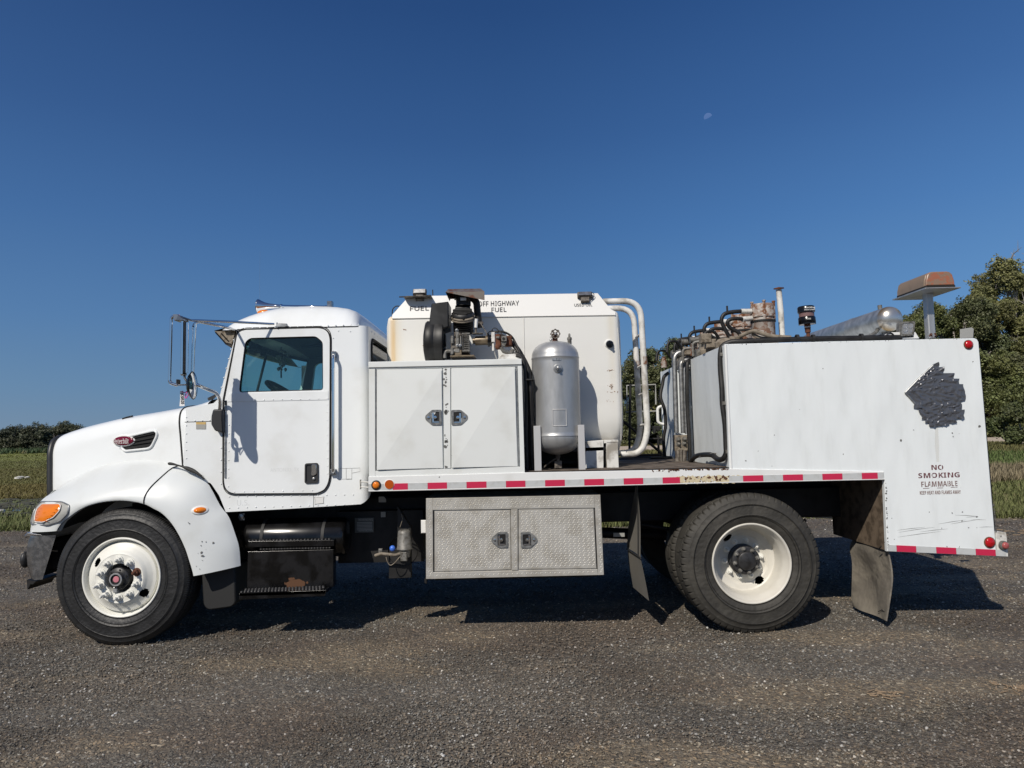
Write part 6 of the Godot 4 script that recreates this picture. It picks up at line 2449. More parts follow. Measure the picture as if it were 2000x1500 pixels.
func build_cabinet() -> void:
	var mb := MB.new()
	mb.prism([Vector2(-1.108, 2.085), Vector2(0.079, 2.085), Vector2(0.082, 1.246), Vector2(-1.115, 1.242)], -0.46, -0.012, 0.003)
	var c := obj("side_cabinet", mb, M.white_cabinet, truck, "white two-door side cabinet behind the cab")
	mb = MB.new()
	mb.prism([Vector2(-1.110, 2.129), Vector2(0.079, 2.125), Vector2(0.080, 2.080), Vector2(-1.110, 2.083)], -0.47, 0.012, 0.004)
	obj("cabinet_cap", mb, M.white_cabinet, c)
	for q in [[Vector2(-1.108, 2.083), Vector2(-1.060, 2.083), Vector2(-1.067, 1.243), Vector2(-1.115, 1.242)], [Vector2(0.047, 2.084), Vector2(0.079, 2.085), Vector2(0.082, 1.246), Vector2(0.047, 1.246)], [Vector2(-1.066, 1.286), Vector2(0.048, 1.293), Vector2(0.047, 1.246), Vector2(-1.066, 1.243)], [Vector2(-0.532, 2.065), Vector2(-0.476, 2.068), Vector2(-0.487, 1.294), Vector2(-0.536, 1.293)], [Vector2(-1.058, 2.083), Vector2(0.047, 2.084), Vector2(0.047, 2.068), Vector2(-1.058, 2.072)]]:
		mb = MB.new()
		mb.prism(q, -0.0118, 0.0, 0.0015)
		obj("frame_strip", mb, M.white_cabinet, c)
	for q in [[[Vector2(-1.046, 2.069), Vector2(-0.539, 2.064), Vector2(-0.544, 1.294), Vector2(-1.054, 1.292)], Vector3(-0.608, 1.686, 0.009), false], [[Vector2(-0.468, 2.066), Vector2(0.028, 2.063), Vector2(0.030, 1.294), Vector2(-0.479, 1.295)], Vector3(-0.413, 1.681, 0.009), true]]:
		# door skin with a faint cross-break from corner to corner
		var p: Array = q[0]
		mb = MB.new()
		mb.prism(p, -0.0118, 0.001, 0.002)
		var a := Vector3(p[0].x + 0.004, p[0].y - 0.004, 0.0012)
		var b := Vector3(p[1].x - 0.004, p[1].y - 0.004, 0.014)
		var d := Vector3(p[2].x - 0.004, p[2].y + 0.004, 0.0012)
		var e := Vector3(p[3].x + 0.004, p[3].y + 0.004, 0.014)
		mb.tri(a, b, e, (b - a).cross(e - a).normalized() * signf((b - a).cross(e - a).z))
		mb.tri(b, d, e, (d - b).cross(e - b).normalized() * signf((d - b).cross(e - b).z))
		obj("cabinet_door", mb, M.white_cabinet, c)
		latch(c, q[1], 0.119, q[2], M.latch_metal)
	mb = MB.new()
	mb.tube(to3([Vector2(-1.052, 2.072), Vector2(-1.060, 1.291)], -0.002), 0.004, 6)
	mb.tube(to3([Vector2(0.039, 2.062), Vector2(0.040, 1.295)], -0.002), 0.004, 6)
	obj("door_hinge", mb, M.steel, c)
	# flaked paint
	mb = MB.new()
	var r := RandomNumberGenerator.new()
	r.seed = 20
	for k in 62:
		var t := r.randf()
		var p := Vector3(-0.514, 2.063, 0.001).lerp(Vector3(-0.515, 1.292, 0.001), t) + Vector3(r.randfn() * 0.006, 0, 0)
		if sin(t * 19.0) + 0.4 * sin(t * 47.0) < 0.1:
			continue
		chip(mb, p, 0.004 + 0.011 * r.randf(), r)
	for q in [[Vector3(-0.139, 1.566, 0.005), 0.010], [Vector3(-0.116, 1.538, 0.005), 0.016], [Vector3(-0.100, 1.542, 0.005), 0.012], [Vector3(-0.045, 1.517, 0.005), 0.008], [Vector3(-0.144, 1.527, 0.005), 0.006], [Vector3(-0.271, 1.874, 0.005), 0.005], [Vector3(-0.090, 1.640, 0.005), 0.003], [Vector3(-0.234, 1.325, 0.005), 0.005], [Vector3(-0.211, 1.325, 0.005), 0.003], [Vector3(-0.473, 1.389, 0.005), 0.005], [Vector3(-0.073, 1.490, 0.005), 0.003], [Vector3(-0.574, 1.228, 0.009), 0.006]]:
		chip(mb, q[0], q[1], r)
	obj("flaked_paint", mb, M.chip_grey, c, "", true)
	# hoses down the right side
	mb = MB.new()
	for q in [[[Vector3(0.026, 2.187, -0.150), Vector3(0.078, 2.156, -0.140), Vector3(0.125, 2.059, -0.120), Vector3(0.145, 1.896, -0.120), Vector3(0.145, 1.572, -0.140), Vector3(0.146, 1.269, -0.160)], 0.019], [[Vector3(-0.054, 2.310, -0.250), Vector3(0.008, 2.271, -0.220), Vector3(0.071, 2.169, -0.180), Vector3(0.112, 2.022, -0.160), Vector3(0.124, 1.818, -0.170), Vector3(0.119, 1.268, -0.200)], 0.015], [[Vector3(-0.075, 2.355, -0.300), Vector3(0.008, 2.295, -0.280), Vector3(0.081, 2.199, -0.260), Vector3(0.167, 1.988, -0.260), Vector3(0.169, 1.738, -0.260), Vector3(0.166, 1.284, -0.280)], 0.014], [[Vector3(0.038, 2.165, -0.100), Vector3(0.093, 2.118, -0.090), Vector3(0.108, 1.894, -0.080), Vector3(0.103, 1.533, -0.100), Vector3(0.105, 1.268, -0.120)], 0.012]]:
		mb.tube(smooth_path(q[0], 5), q[1], 8)
	var h := obj("hose_bundle", mb, M.hose, truck, "black hoses hanging down beside the cabinet")
	mb = MB.new()
	mb.box(Vector3(0.105, 1.973, -0.060), Vector3(0.166, 1.961, -0.240), 0.003)
	obj("hose_clamp", mb, M.rubber, h)


# ---------------------------------------------------------------- big tank

var tank_front := -0.5


func build_tank() -> void:
	var x0 := Vector2(-1.065, 2.385).x
	var x1 := Vector2(0.940, 1.988).x
	var yb := Vector2(-0.014, 1.351).y
	var ys := Vector2(0.014, 2.557).y
	var zc := -1.22
	var hw := 0.72
	# cross-section: flat sides, tight upper shoulders, round belly
	var sect := []
	var yt := ys + 0.02
	var yc := (yt + yb) * 0.5
	for q in [[zc + hw - 0.05, yt - 0.05, 0.05, 0.0], [zc - hw + 0.05, yt - 0.05, 0.05, 1.0], [zc - hw + 0.34, yb + 0.34, 0.34, 2.0], [zc + hw - 0.34, yb + 0.34, 0.34, 3.0]]:
		for k in 12:
			var a: float = PI * 0.5 * (q[3] + k / 11.0)
			sect.append(Vector2(q[0] + cos(a) * q[2], q[1] + sin(a) * q[2]))
	# more points down the flat sides
	var full := []
	for k in sect.size():
		var a: Vector2 = sect[k]
		var b: Vector2 = sect[(k + 1) % sect.size()]
		var m := maxi(1, int(a.distance_to(b) / 0.06))
		for w in m:
			full.append(a.lerp(b, float(w) / m))
	sect = full
	var ns := sect.size()
	var nz := FastNoiseLite.new()
	nz.seed = 8
	nz.frequency = 1.6
	nz.fractal_octaves = 4
	var nx := 110
	var g := []
	var cols := []
	for i in nx + 1:
		var t := float(i) / nx
		var x := lerpf(x0, x1, t)
		# knuckles at both ends
		var e := minf(x - x0, x1 - x) / 0.055
		var sh := 1.0 if e >= 1.0 else lerpf(0.9, 1.0, sqrt(maxf(0.0, 1.0 - pow(1.0 - e, 2.0))))
		var row := []
		var crow := []
		for p: Vector2 in sect:
			var q := Vector2(zc + (p.x - zc) * sh, yc + (p.y - yc) * sh)
			row.append(Vector3(x, q.y, q.x))
			var c := Vector3(0.74, 0.735, 0.70)
			var n := nz.get_noise_3d(x * 0.6, q.y * 1.5, q.x)
			c *= 1.0 - 0.07 * smoothstep(0.0, 0.6, n)
			# rust-yellow run at the front end, paler one at the rear
			var fall := smoothstep(yb + 0.1, ys, q.y)
			var run := exp(-pow((x - (x0 + 0.063)) / 0.021, 2.0)) * (0.75 + 0.25 * nz.get_noise_2d(x * 30.0, q.y * 2.0))
			c = c.lerp(Vector3(0.62, 0.36, 0.08), clampf(run * 1.05, 0, 1))
			c = c.lerp(Vector3(0.68, 0.56, 0.34), clampf(exp(-pow((x - (x0 + 0.09)) / 0.045, 2.0)) * 0.35, 0, 1))
			var run2 := exp(-pow((x - (x1 - 0.085)) / 0.03, 2.0)) * fall
			c = c.lerp(Vector3(0.6, 0.52, 0.36), clampf(run2 * 0.4, 0, 1))
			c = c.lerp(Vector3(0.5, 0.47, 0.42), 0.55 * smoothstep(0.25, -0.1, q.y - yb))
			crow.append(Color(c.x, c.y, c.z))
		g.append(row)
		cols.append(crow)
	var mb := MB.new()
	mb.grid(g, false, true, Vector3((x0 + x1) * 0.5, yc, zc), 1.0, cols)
	for end in [0, nx]:
		mb.col = Color(0.72, 0.71, 0.68)
		var m := Vector3(g[end][0].x + (-0.05 if end == 0 else 0.05), yc, zc)
		for k in ns:
			mb.tri(g[end][k], g[end][(k + 1) % ns], m, Vector3(-1 if end == 0 else 1, 0, 0))
	var tank := obj("fuel_storage_tank", mb, M.white_tank, truck, "large white fuel tank body with rust streaks")
	tank_front = zc + hw
	var zf := tank_front
	var zs := -1.0
	for p: Vector2 in sect:
		if absf(p.y - ys + 0.04) < 0.05 and p.x > zs:
			zs = p.x
	# spill coaming along the upper shoulder, chamfered at both ends
	mb = MB.new()
	mb.col = Color(0.74, 0.735, 0.71)
	var ctop := [Vector2(-1.007, 2.583), Vector2(-0.869, 2.751), Vector2(0.755, 2.737), Vector2(0.856, 2.589), Vector2(0.894, 2.564)]
	var bl := Vector3(ctop[0].x, Vector2(-0.998, 2.555).y - 0.01, zs + 0.004)
	var br := Vector3(ctop[4].x, Vector2(0.885, 2.541).y - 0.01, zs + 0.004)
	var poly := [Vector2(bl.x, bl.y), ctop[0], ctop[1], ctop[2], ctop[3], ctop[4], Vector2(br.x, br.y)]
	mb.xf = Transform3D.IDENTITY
	var tp := MB.new()
	tp.col = mb.col
	tp.prism(poly, -0.006, 0.0, 0.001)
	# lean the plate inwards along with the shoulder
	for k in tp.v.size():
		var up := tp.v[k].y - bl.y
		tp.v[k].z += zs + 0.004 - up * 0.3
		tp.n[k] = (tp.n[k] + Vector3(0, 0.26 * tp.n[k].z, 0)).normalized()
	var co := obj("spill_coaming", tp, M.white_tank, tank)
	var fb := MB.new()
	fb.v = tp.v.duplicate()
	fb.n = tp.n.duplicate()
	fb.c = tp.c
	fb.uv = tp.uv
	fb.ix = tp.ix
	obj("spill_coaming", mirrored(fb), M.white_tank, tank)
	mb = MB.new()
	mb.col = Color(0.66, 0.65, 0.62)
	mb.box(Vector3(bl.x + 0.16, ctop[1].y - 0.03, -1.7), Vector3(br.x - 0.16, ctop[1].y - 0.02, -0.74))
	obj("tank_top", mb, M.white_tank, tank)
	# weld seams
	mb = MB.new()
	mb.col = Color(0.6, 0.59, 0.56)
	mb.tube([bl + Vector3(0, 0.004, 0.0015), br + Vector3(0, 0.004, 0.0015)], 0.0035, 5)
	mb.tube(to3([Vector2(0.114, 2.550), Vector2(0.111, 2.182), Vector2(0.107, 1.921)], zf + 0.001), 0.003, 5)
	mb.tube(to3([Vector2(0.912, 2.426), Vector2(0.921, 2.076), Vector2(0.918, 1.729), Vector2(0.905, 1.471)], zf - 0.008), 0.003, 5)
	obj("weld_seam", mb, M.white_tank, tank)
	# lettering on the coaming
	var tilt := -0.2915
	for q in [["FUEL", Vector3(-0.776, 2.636, -0.530), 0.161, 0.041], ["OFF HIGHWAY", Vector3(-0.100, 2.664, -0.520), 0.351, 0.045], ["FUEL", Vector3(-0.097, 2.607, -0.520), 0.128, 0.041], ["USED OIL", Vector3(0.624, 2.632, -0.520), 0.152, 0.026]]:
		var at: Vector3 = q[1]
		at.z = zs + 0.0085 - (at.y - bl.y) * 0.3
		var lt := lettering("tank_lettering", q[0], at, q[2], q[3], M.black_print, tank)
		lt.transform = Transform3D(Basis(Vector3.RIGHT, tilt) * lt.transform.basis, at - Basis(Vector3.RIGHT, tilt) * lt.transform.basis * (lt.mesh.get_aabb().get_center()))
	# cradle under the tank
	for q in [[[Vector2(0.584, 1.472), Vector2(0.733, 1.477), Vector2(0.725, 1.233), Vector2(0.576, 1.232)], M.white_worn], [[Vector2(0.754, 1.462), Vector2(0.849, 1.462), Vector2(0.848, 1.424), Vector2(0.850, 1.242), Vector2(0.755, 1.240)], M.white_worn], [[Vector2(0.155, 1.415), Vector2(0.742, 1.426), Vector2(0.741, 1.393), Vector2(0.154, 1.381)], M.frame_black], [[Vector2(0.738, 1.479), Vector2(0.854, 1.478), Vector2(0.853, 1.453), Vector2(0.737, 1.452)], M.white_worn]]:
		mb = MB.new()
		mb.prism(q[0], -0.62, -0.3, 0.003)
		obj("tank_cradle", mb, q[1], tank)
	mb = MB.new()
	mb.box(Vector3(x0 + 0.05, 1.3, -1.9), Vector3(x1 - 0.1, yb + 0.08, -0.62))
	obj("tank_bed", mb, M.frame_black, tank)
	mb = MB.new()
	for y in [896.0, 903.0]:
		mb.tube([Vector3(Vector2(0.177, 1.319).x, Vector2(0.177, 1.327).y - (y - 896.0) * 0.004, -0.45), Vector3(Vector2(0.743, 1.327).x, Vector2(0.743, 1.327).y - (y - 896.0) * 0.004, -0.45)], 0.006, 6)
	obj("pipe_line", mb, M.frame_black, tank)
	# boss, plug, dent marks, rust spots
	mb = MB.new()
	mb.lathe([Vector2(0.04, 0), Vector2(0.034, 0.01), Vector2(0.02, 0.012), Vector2(0.02, 0.006)], Vector3(0.831, 2.290, -0.500) * Vector3(1, 1, 0) + Vector3(0, 0, zf), Vector3(0, 0, 1), 24)
	obj("tank_boss", mb, M.white_plastic, tank)
	mb = MB.new()
	nut(mb, Vector3(0.835, 2.285, -0.500) * Vector3(1, 1, 0) + Vector3(0, 0, zf + 0.01), 1.0, 0.023, 0.03)
	obj("tank_plug", mb, M.black_paint, tank)
	mb = MB.new()
	var r := RandomNumberGenerator.new()
	r.seed = 31
	for q in [[Vector2(0.826, 2.063), 0.022, 0.003, 14], [Vector2(0.838, 1.926), 0.014, 0.012, 26], [Vector2(0.845, 1.878), 0.03, 0.004, 10], [Vector2(-0.903, 2.453), 0.01, 0.002, 8], [Vector2(0.817, 1.805), 0.02, 0.01, 6], [Vector2(-0.748, 2.312), 0.003, 0.006, 3]]:
		for k in q[3]:
			chip(mb, Vector3(q[0].x + r.randfn() * q[1] * 0.7, q[0].y + r.randfn() * q[2] * 0.8, zf + 0.0022), 0.0015 + 0.0035 * r.randf(), r)
	obj("rust_spots", mb, M.rust_stain, tank, "", true)
	# flood lamps on the top edge
	flood(Vector3(-0.774, 2.775, -0.550), Vector2(0.096, 0.048), tank)
	mb = MB.new()
	mb.xf = Transform3D(Basis(Vector3(1, 0, 0), Vector3(0, 0, -1), Vector3(0, 1, 0)), Vector3(0, Vector2(-0.790, 2.730).y, 0))
	var lx := Vector2(-0.905, 2.723).x
	mb.prism(round_poly([Vector2(lx, -0.7 * -1.0), Vector2(lx + 0.24, 0.7), Vector2(lx + 0.24, 0.44), Vector2(lx, 0.44)], 0.05), -0.004, 0.0)
	obj("lamp_shelf", mb, M.oily, tank)
	flood(Vector3(0.641, 2.716, -0.530), Vector2(0.104, 0.043), tank)
	mb = MB.new()
	mb.tube(smooth_path([Vector3(0.675, 2.726, -0.520), Vector3(0.710, 2.734, -0.520), Vector3(0.718, 2.707, -0.520), Vector3(0.686, 2.664, -0.520)], 4), 0.003, 5)
	mb.tube([Vector3(-0.669, 2.810, -0.600), Vector3(-0.668, 2.747, -0.600), Vector3(-0.674, 2.715, -0.550)], 0.005, 5)
	mb.tube([Vector3(-0.956, 2.750, -0.580), Vector3(-0.864, 2.746, -0.560), Vector3(-0.678, 2.751, -0.550)], 0.006, 5)
	mb.tube(smooth_path([Vector3(-1.026, 2.598, -0.620), Vector3(-1.021, 2.651, -0.620), Vector3(-0.990, 2.678, -0.620), Vector3(-0.951, 2.664, -0.600), Vector3(-0.999, 2.633, -0.620)], 4), 0.005, 5)
	obj("lamp_wire", mb, M.hose, tank)
	# ladder on the rear end: two bent rails and rungs
	var rails := []
	for z in [-0.63, -0.98]:
		var dx := 0.0 if z > -0.8 else 0.0
		var y_top := Vector2(0.908, 2.677).y
		var xm := Vector2(1.144, 2.172).x
		var xt := Vector2(1.152, 1.561).x
		var y_bot := Vector2(0.995, 1.354).y
		var path := bent([Vector3(Vector2(0.810, 2.673).x, y_top, z), Vector3(xm - 0.01, y_top, z), Vector3(xm, Vector2(1.144, 2.172).y, z), Vector3(xt + 0.004, Vector2(1.151, 1.530).y, z), Vector3(xt - 0.06, y_bot, z), Vector3(x1 - 0.02, y_bot - 0.005, z)], 0.22, 8)
		rails.append(path)
	mb = MB.new()
	mb.tube(rails[0], 0.0265, 14)
	var lad := obj("tank_ladder", mb, M.white_worn, truck, "white tube ladder bent over the tank's rear end")
	mb = MB.new()
	mb.tube(rails[1], 0.0265, 14)
	obj("ladder_rail", mb, M.white_worn, lad)
	for y in [Vector2(1.121, 2.396).y, Vector2(1.111, 2.119).y, Vector2(1.102, 1.871).y, Vector2(1.092, 1.598).y]:
		mb = MB.new()
		var xr := lerpf(Vector2(1.144, 2.172).x, Vector2(1.152, 1.561).x, clampf((Vector2(1.144, 2.172).y - y) / 0.6, 0, 1))
		mb.tube([Vector3(xr, y, -0.63), Vector3(xr, y, -0.98)], 0.012, 8)
		obj("ladder_rung", mb, M.white_worn, lad)
	for z in [-0.63, -0.98]:
		mb = MB.new()
		mb.tube([Vector3(Vector2(1.144, 2.172).x + 0.003, Vector2(1.144, 2.185).y, z), Vector3(Vector2(1.144, 2.172).x + 0.005, Vector2(1.142, 2.118).y, z)], 0.0278, 14)
		obj("rust_band", mb, M.rust, lad)


func flood(at: Vector3, s: Vector2, parent: Node) -> void:
	var mb := MB.new()
	mb.xf = Transform3D(Basis(Vector3.RIGHT, -0.35), at)
	mb.box(Vector3(-s.x * 0.6, -s.y * 0.5, -0.03), Vector3(s.x * 0.6, s.y * 0.5, 0.03), 0.01)
	mb.box(Vector3(-s.x * 0.35, -s.y * 1.5, -0.025), Vector3(s.x * 0.35, -s.y * 0.4, 0.015), 0.004)
	var l := obj("flood_lamp", mb, M.oily, parent)
	mb = MB.new()
	mb.xf = Transform3D(Basis(Vector3.RIGHT, -0.35), at)
	mb.box(Vector3(-s.x * 0.52, -s.y * 0.36, 0.03), Vector3(s.x * 0.52, s.y * 0.4, 0.033))
	obj("lamp_glass", mb, M.chrome_dull, parent)


# ---------------------------------------------------------------- upright air receiver

func build_receiver() -> void:
	var z := -0.25
	var r := 0.194
	var x: float = Vector2(0.355, 1.816).x
	var base := Vector2(0.341, 1.371).y
	var y1 := Vector2(0.362, 2.153).y
	var y0 := Vector2(0.344, 1.503).y
	var top := Vector2(0.366, 2.283).y
	var at := Vector3(x, 0, z)
	var mb := MB.new()
	var prof := []
	for k in 9:
		var a := PI * 0.5 * k / 8.0
		prof.append(Vector2(r * 0.985 * sin(a), y0 - (y0 - base) * cos(a)))
	prof.append_array([Vector2(r * 0.985, y0 + 0.012), Vector2(r * 1.005, y0 + 0.016), Vector2(r * 1.005, y0 + 0.026), Vector2(r * 0.99, y0 + 0.03)])
	for k in 10:
		prof.append(Vector2(r * 0.99, lerpf(y0 + 0.05, y1 - 0.04, k / 9.0)))
	prof.append_array([Vector2(r * 0.99, y1 - 0.012), Vector2(r * 1.003, y1 - 0.008), Vector2(r * 1.003, y1 - 0.001), Vector2(r * 0.985, y1 + 0.004)])
	for k in range(1, 11):
		var a := PI * 0.5 * k / 10.0
		prof.append(Vector2(r * 0.985 * pow(cos(a), 0.75), y1 + 0.004 + (top - y1) * sin(a)))
	prof.reverse()
	for q in prof.size():
		prof[q] = Vector2(maxf(prof[q].x, 0.0), prof[q].y)
	prof.reverse()
	mb.lathe(prof, at, Vector3.UP, 64, 0.8)
	var t := obj("air_receiver", mb, M.galvanised, truck, "upright dull silver air receiver tank on steel legs")
	for q in [[Vector2(0.161, 1.604), Vector2(0.216, 1.243)], [Vector2(0.509, 1.604), Vector2(0.560, 1.241)]]:
		mb = MB.new()
		mb.box(Vector3(q[0].x, q[1].y, -0.11), Vector3(q[1].x, q[0].y, -0.095), 0.002)
		mb.box(Vector3(q[0].x if q[0].x > x else q[1].x - 0.012, q[1].y, -0.16), Vector3(q[1].x if q[0].x < x else q[0].x + 0.012, q[0].y, -0.096), 0.002)
		obj("receiver_leg", mb, mat("leg_grey", Color(0.5, 0.5, 0.5), 0.5, 0.2) if not M.has("leg_grey") else M.leg_grey, t)
		mb = MB.new()
		mb.box(Vector3(q[0].x - 0.03, q[1].y - 0.004, -0.2), Vector3(q[1].x + 0.02, q[1].y + 0.004, -0.06), 0.001)
		obj("leg_foot", mb, M.leg_grey, t)
	# sight plug, name plate, stencilled frame, bottom drain
	mb = MB.new()
	var f := Vector3(Vector2(0.363, 2.049).x, Vector2(0.363, 2.049).y, z + r * 0.985)
	mb.lathe([Vector2(0.038, -0.01), Vector2(0.036, 0.006), Vector2(0.026, 0.008)], f, Vector3(0, 0, 1), 28)
	nut(mb, f + Vector3(0, 0.002, 0.006), 1.0, 0.021, 0.022)
	obj("receiver_plug", mb, M.steel, t)
	mb = MB.new()
	for k in 6:
		var a := -0.14 + 0.28 * k / 5.0
		var p := at + Vector3(sin(a - 0.0) * r, Vector2(0.363, 2.122).y, cos(a) * r + 0.001)
		mb.box(p + Vector3(-0.007, -0.010, -0.002), p + Vector3(0.007, 0.010, 0.0015))
	obj("name_plate", mb, M.steel, t)
	mb = MB.new()
	var fr := []
	for q in [[-0.22, 1.0], [0.34, 1.0], [0.34, 0.0], [-0.22, 0.0], [-0.22, 1.0]]:
		fr.append(q)
	var ytop := Vector2(0.356, 1.727).y
	var ybot := Vector2(0.352, 1.599).y
	for i in 4:
		var pts := []
		for k in 7:
			var a: float = lerpf(fr[i][0], fr[i + 1][0], k / 6.0)
			pts.append(at + Vector3(sin(a) * r, lerpf(ybot, ytop, lerpf(fr[i][1], fr[i + 1][1], k / 6.0)), cos(a) * r))
		mb.tube(pts, 0.0035, 4)
	obj("welded_frame", mb, M.leg_grey, t)
	# rusty valve with a hand wheel on top
	mb = MB.new()
	var vx := Vector3(0.358, 2.283, -0.250)
	mb.lathe([Vector2(0.03, -0.01), Vector2(0.028, 0.008), Vector2(0.022, 0.01), Vector2(0.022, 0.055), Vector2(0.026, 0.06), Vector2(0.02, 0.07), Vector2(0, 0.07)], vx, Vector3.UP, 18)
	var valve := obj("receiver_valve", mb, M.rust_dark, t)
	mb = MB.new()
	var wc := vx + Vector3(0.002, 0.062, 0.035)
	var ringp := []
	for k in 41:
		var a := TAU * k / 40
		var q := 0.034 + 0.0035 * cos(a * 8.0)
		ringp.append(wc + Vector3(cos(a) * q, sin(a) * q, 0))
	mb.tube(ringp, 0.0055, 6)
	for k in 4:
		var a := PI * 0.25 + PI * 0.5 * k
		mb.tube([wc, wc + Vector3(cos(a), sin(a), 0) * 0.034], 0.006, 5)
	mb.lathe([Vector2(0.012, -0.03), Vector2(0.012, 0.006), Vector2(0, 0.008)], wc, Vector3(0, 0, 1), 14)
	obj("hand_wheel", mb, M.oily, valve)
	mb = MB.new()
	mb.lathe([Vector2(0.009, 0.004), Vector2(0.008, 0.011), Vector2(0, 0.012)], wc, Vector3(0, 0, 1), 14)
	mb.ball(vx + Vector3(-0.036, 0.016, 0.02), Vector3(0.011, 0.012, 0.008))
	mb.tube([vx + Vector3(-0.02, 0.036, 0.02), vx + Vector3(-0.042, 0.04, 0.02)], 0.004, 5)
	obj("valve_studs", mb, M.steel, valve)
	mb = MB.new()
	var sx := Vector3(0.476, 2.251, -0.250)
	mb.lathe([Vector2(0.016, -0.015), Vector2(0.015, 0.012), Vector2(0.017, 0.014), Vector2(0.017, 0.045), Vector2(0.021, 0.05), Vector2(0.019, 0.066), Vector2(0.009, 0.07), Vector2(0.009, 0.09), Vector2(0.004, 0.1), Vector2(0, 0.1)], sx, Vector3.UP, 14)
	obj("safety_valve", mb, M.grey_cast, t)
	mb = MB.new()
	mb.lathe([Vector2(0.02, 0), Vector2(0.02, -0.02), Vector2(0.012, -0.03), Vector2(0.012, -0.06)], Vector3(x, base + 0.002, z), Vector3.UP, 12)
	mb.box(Vector3(0.327, 1.322, -0.250), Vector3(0.386, 1.261, -0.300), 0.004)
	mb.tube(smooth_path([Vector3(0.369, 1.350, -0.250), Vector3(0.308, 1.322, -0.280), Vector3(0.233, 1.261, -0.300)], 4), 0.008, 6)
	obj("drain_cock", mb, M.oily, t)


# ---------------------------------------------------------------- compressor on top of the cabinet

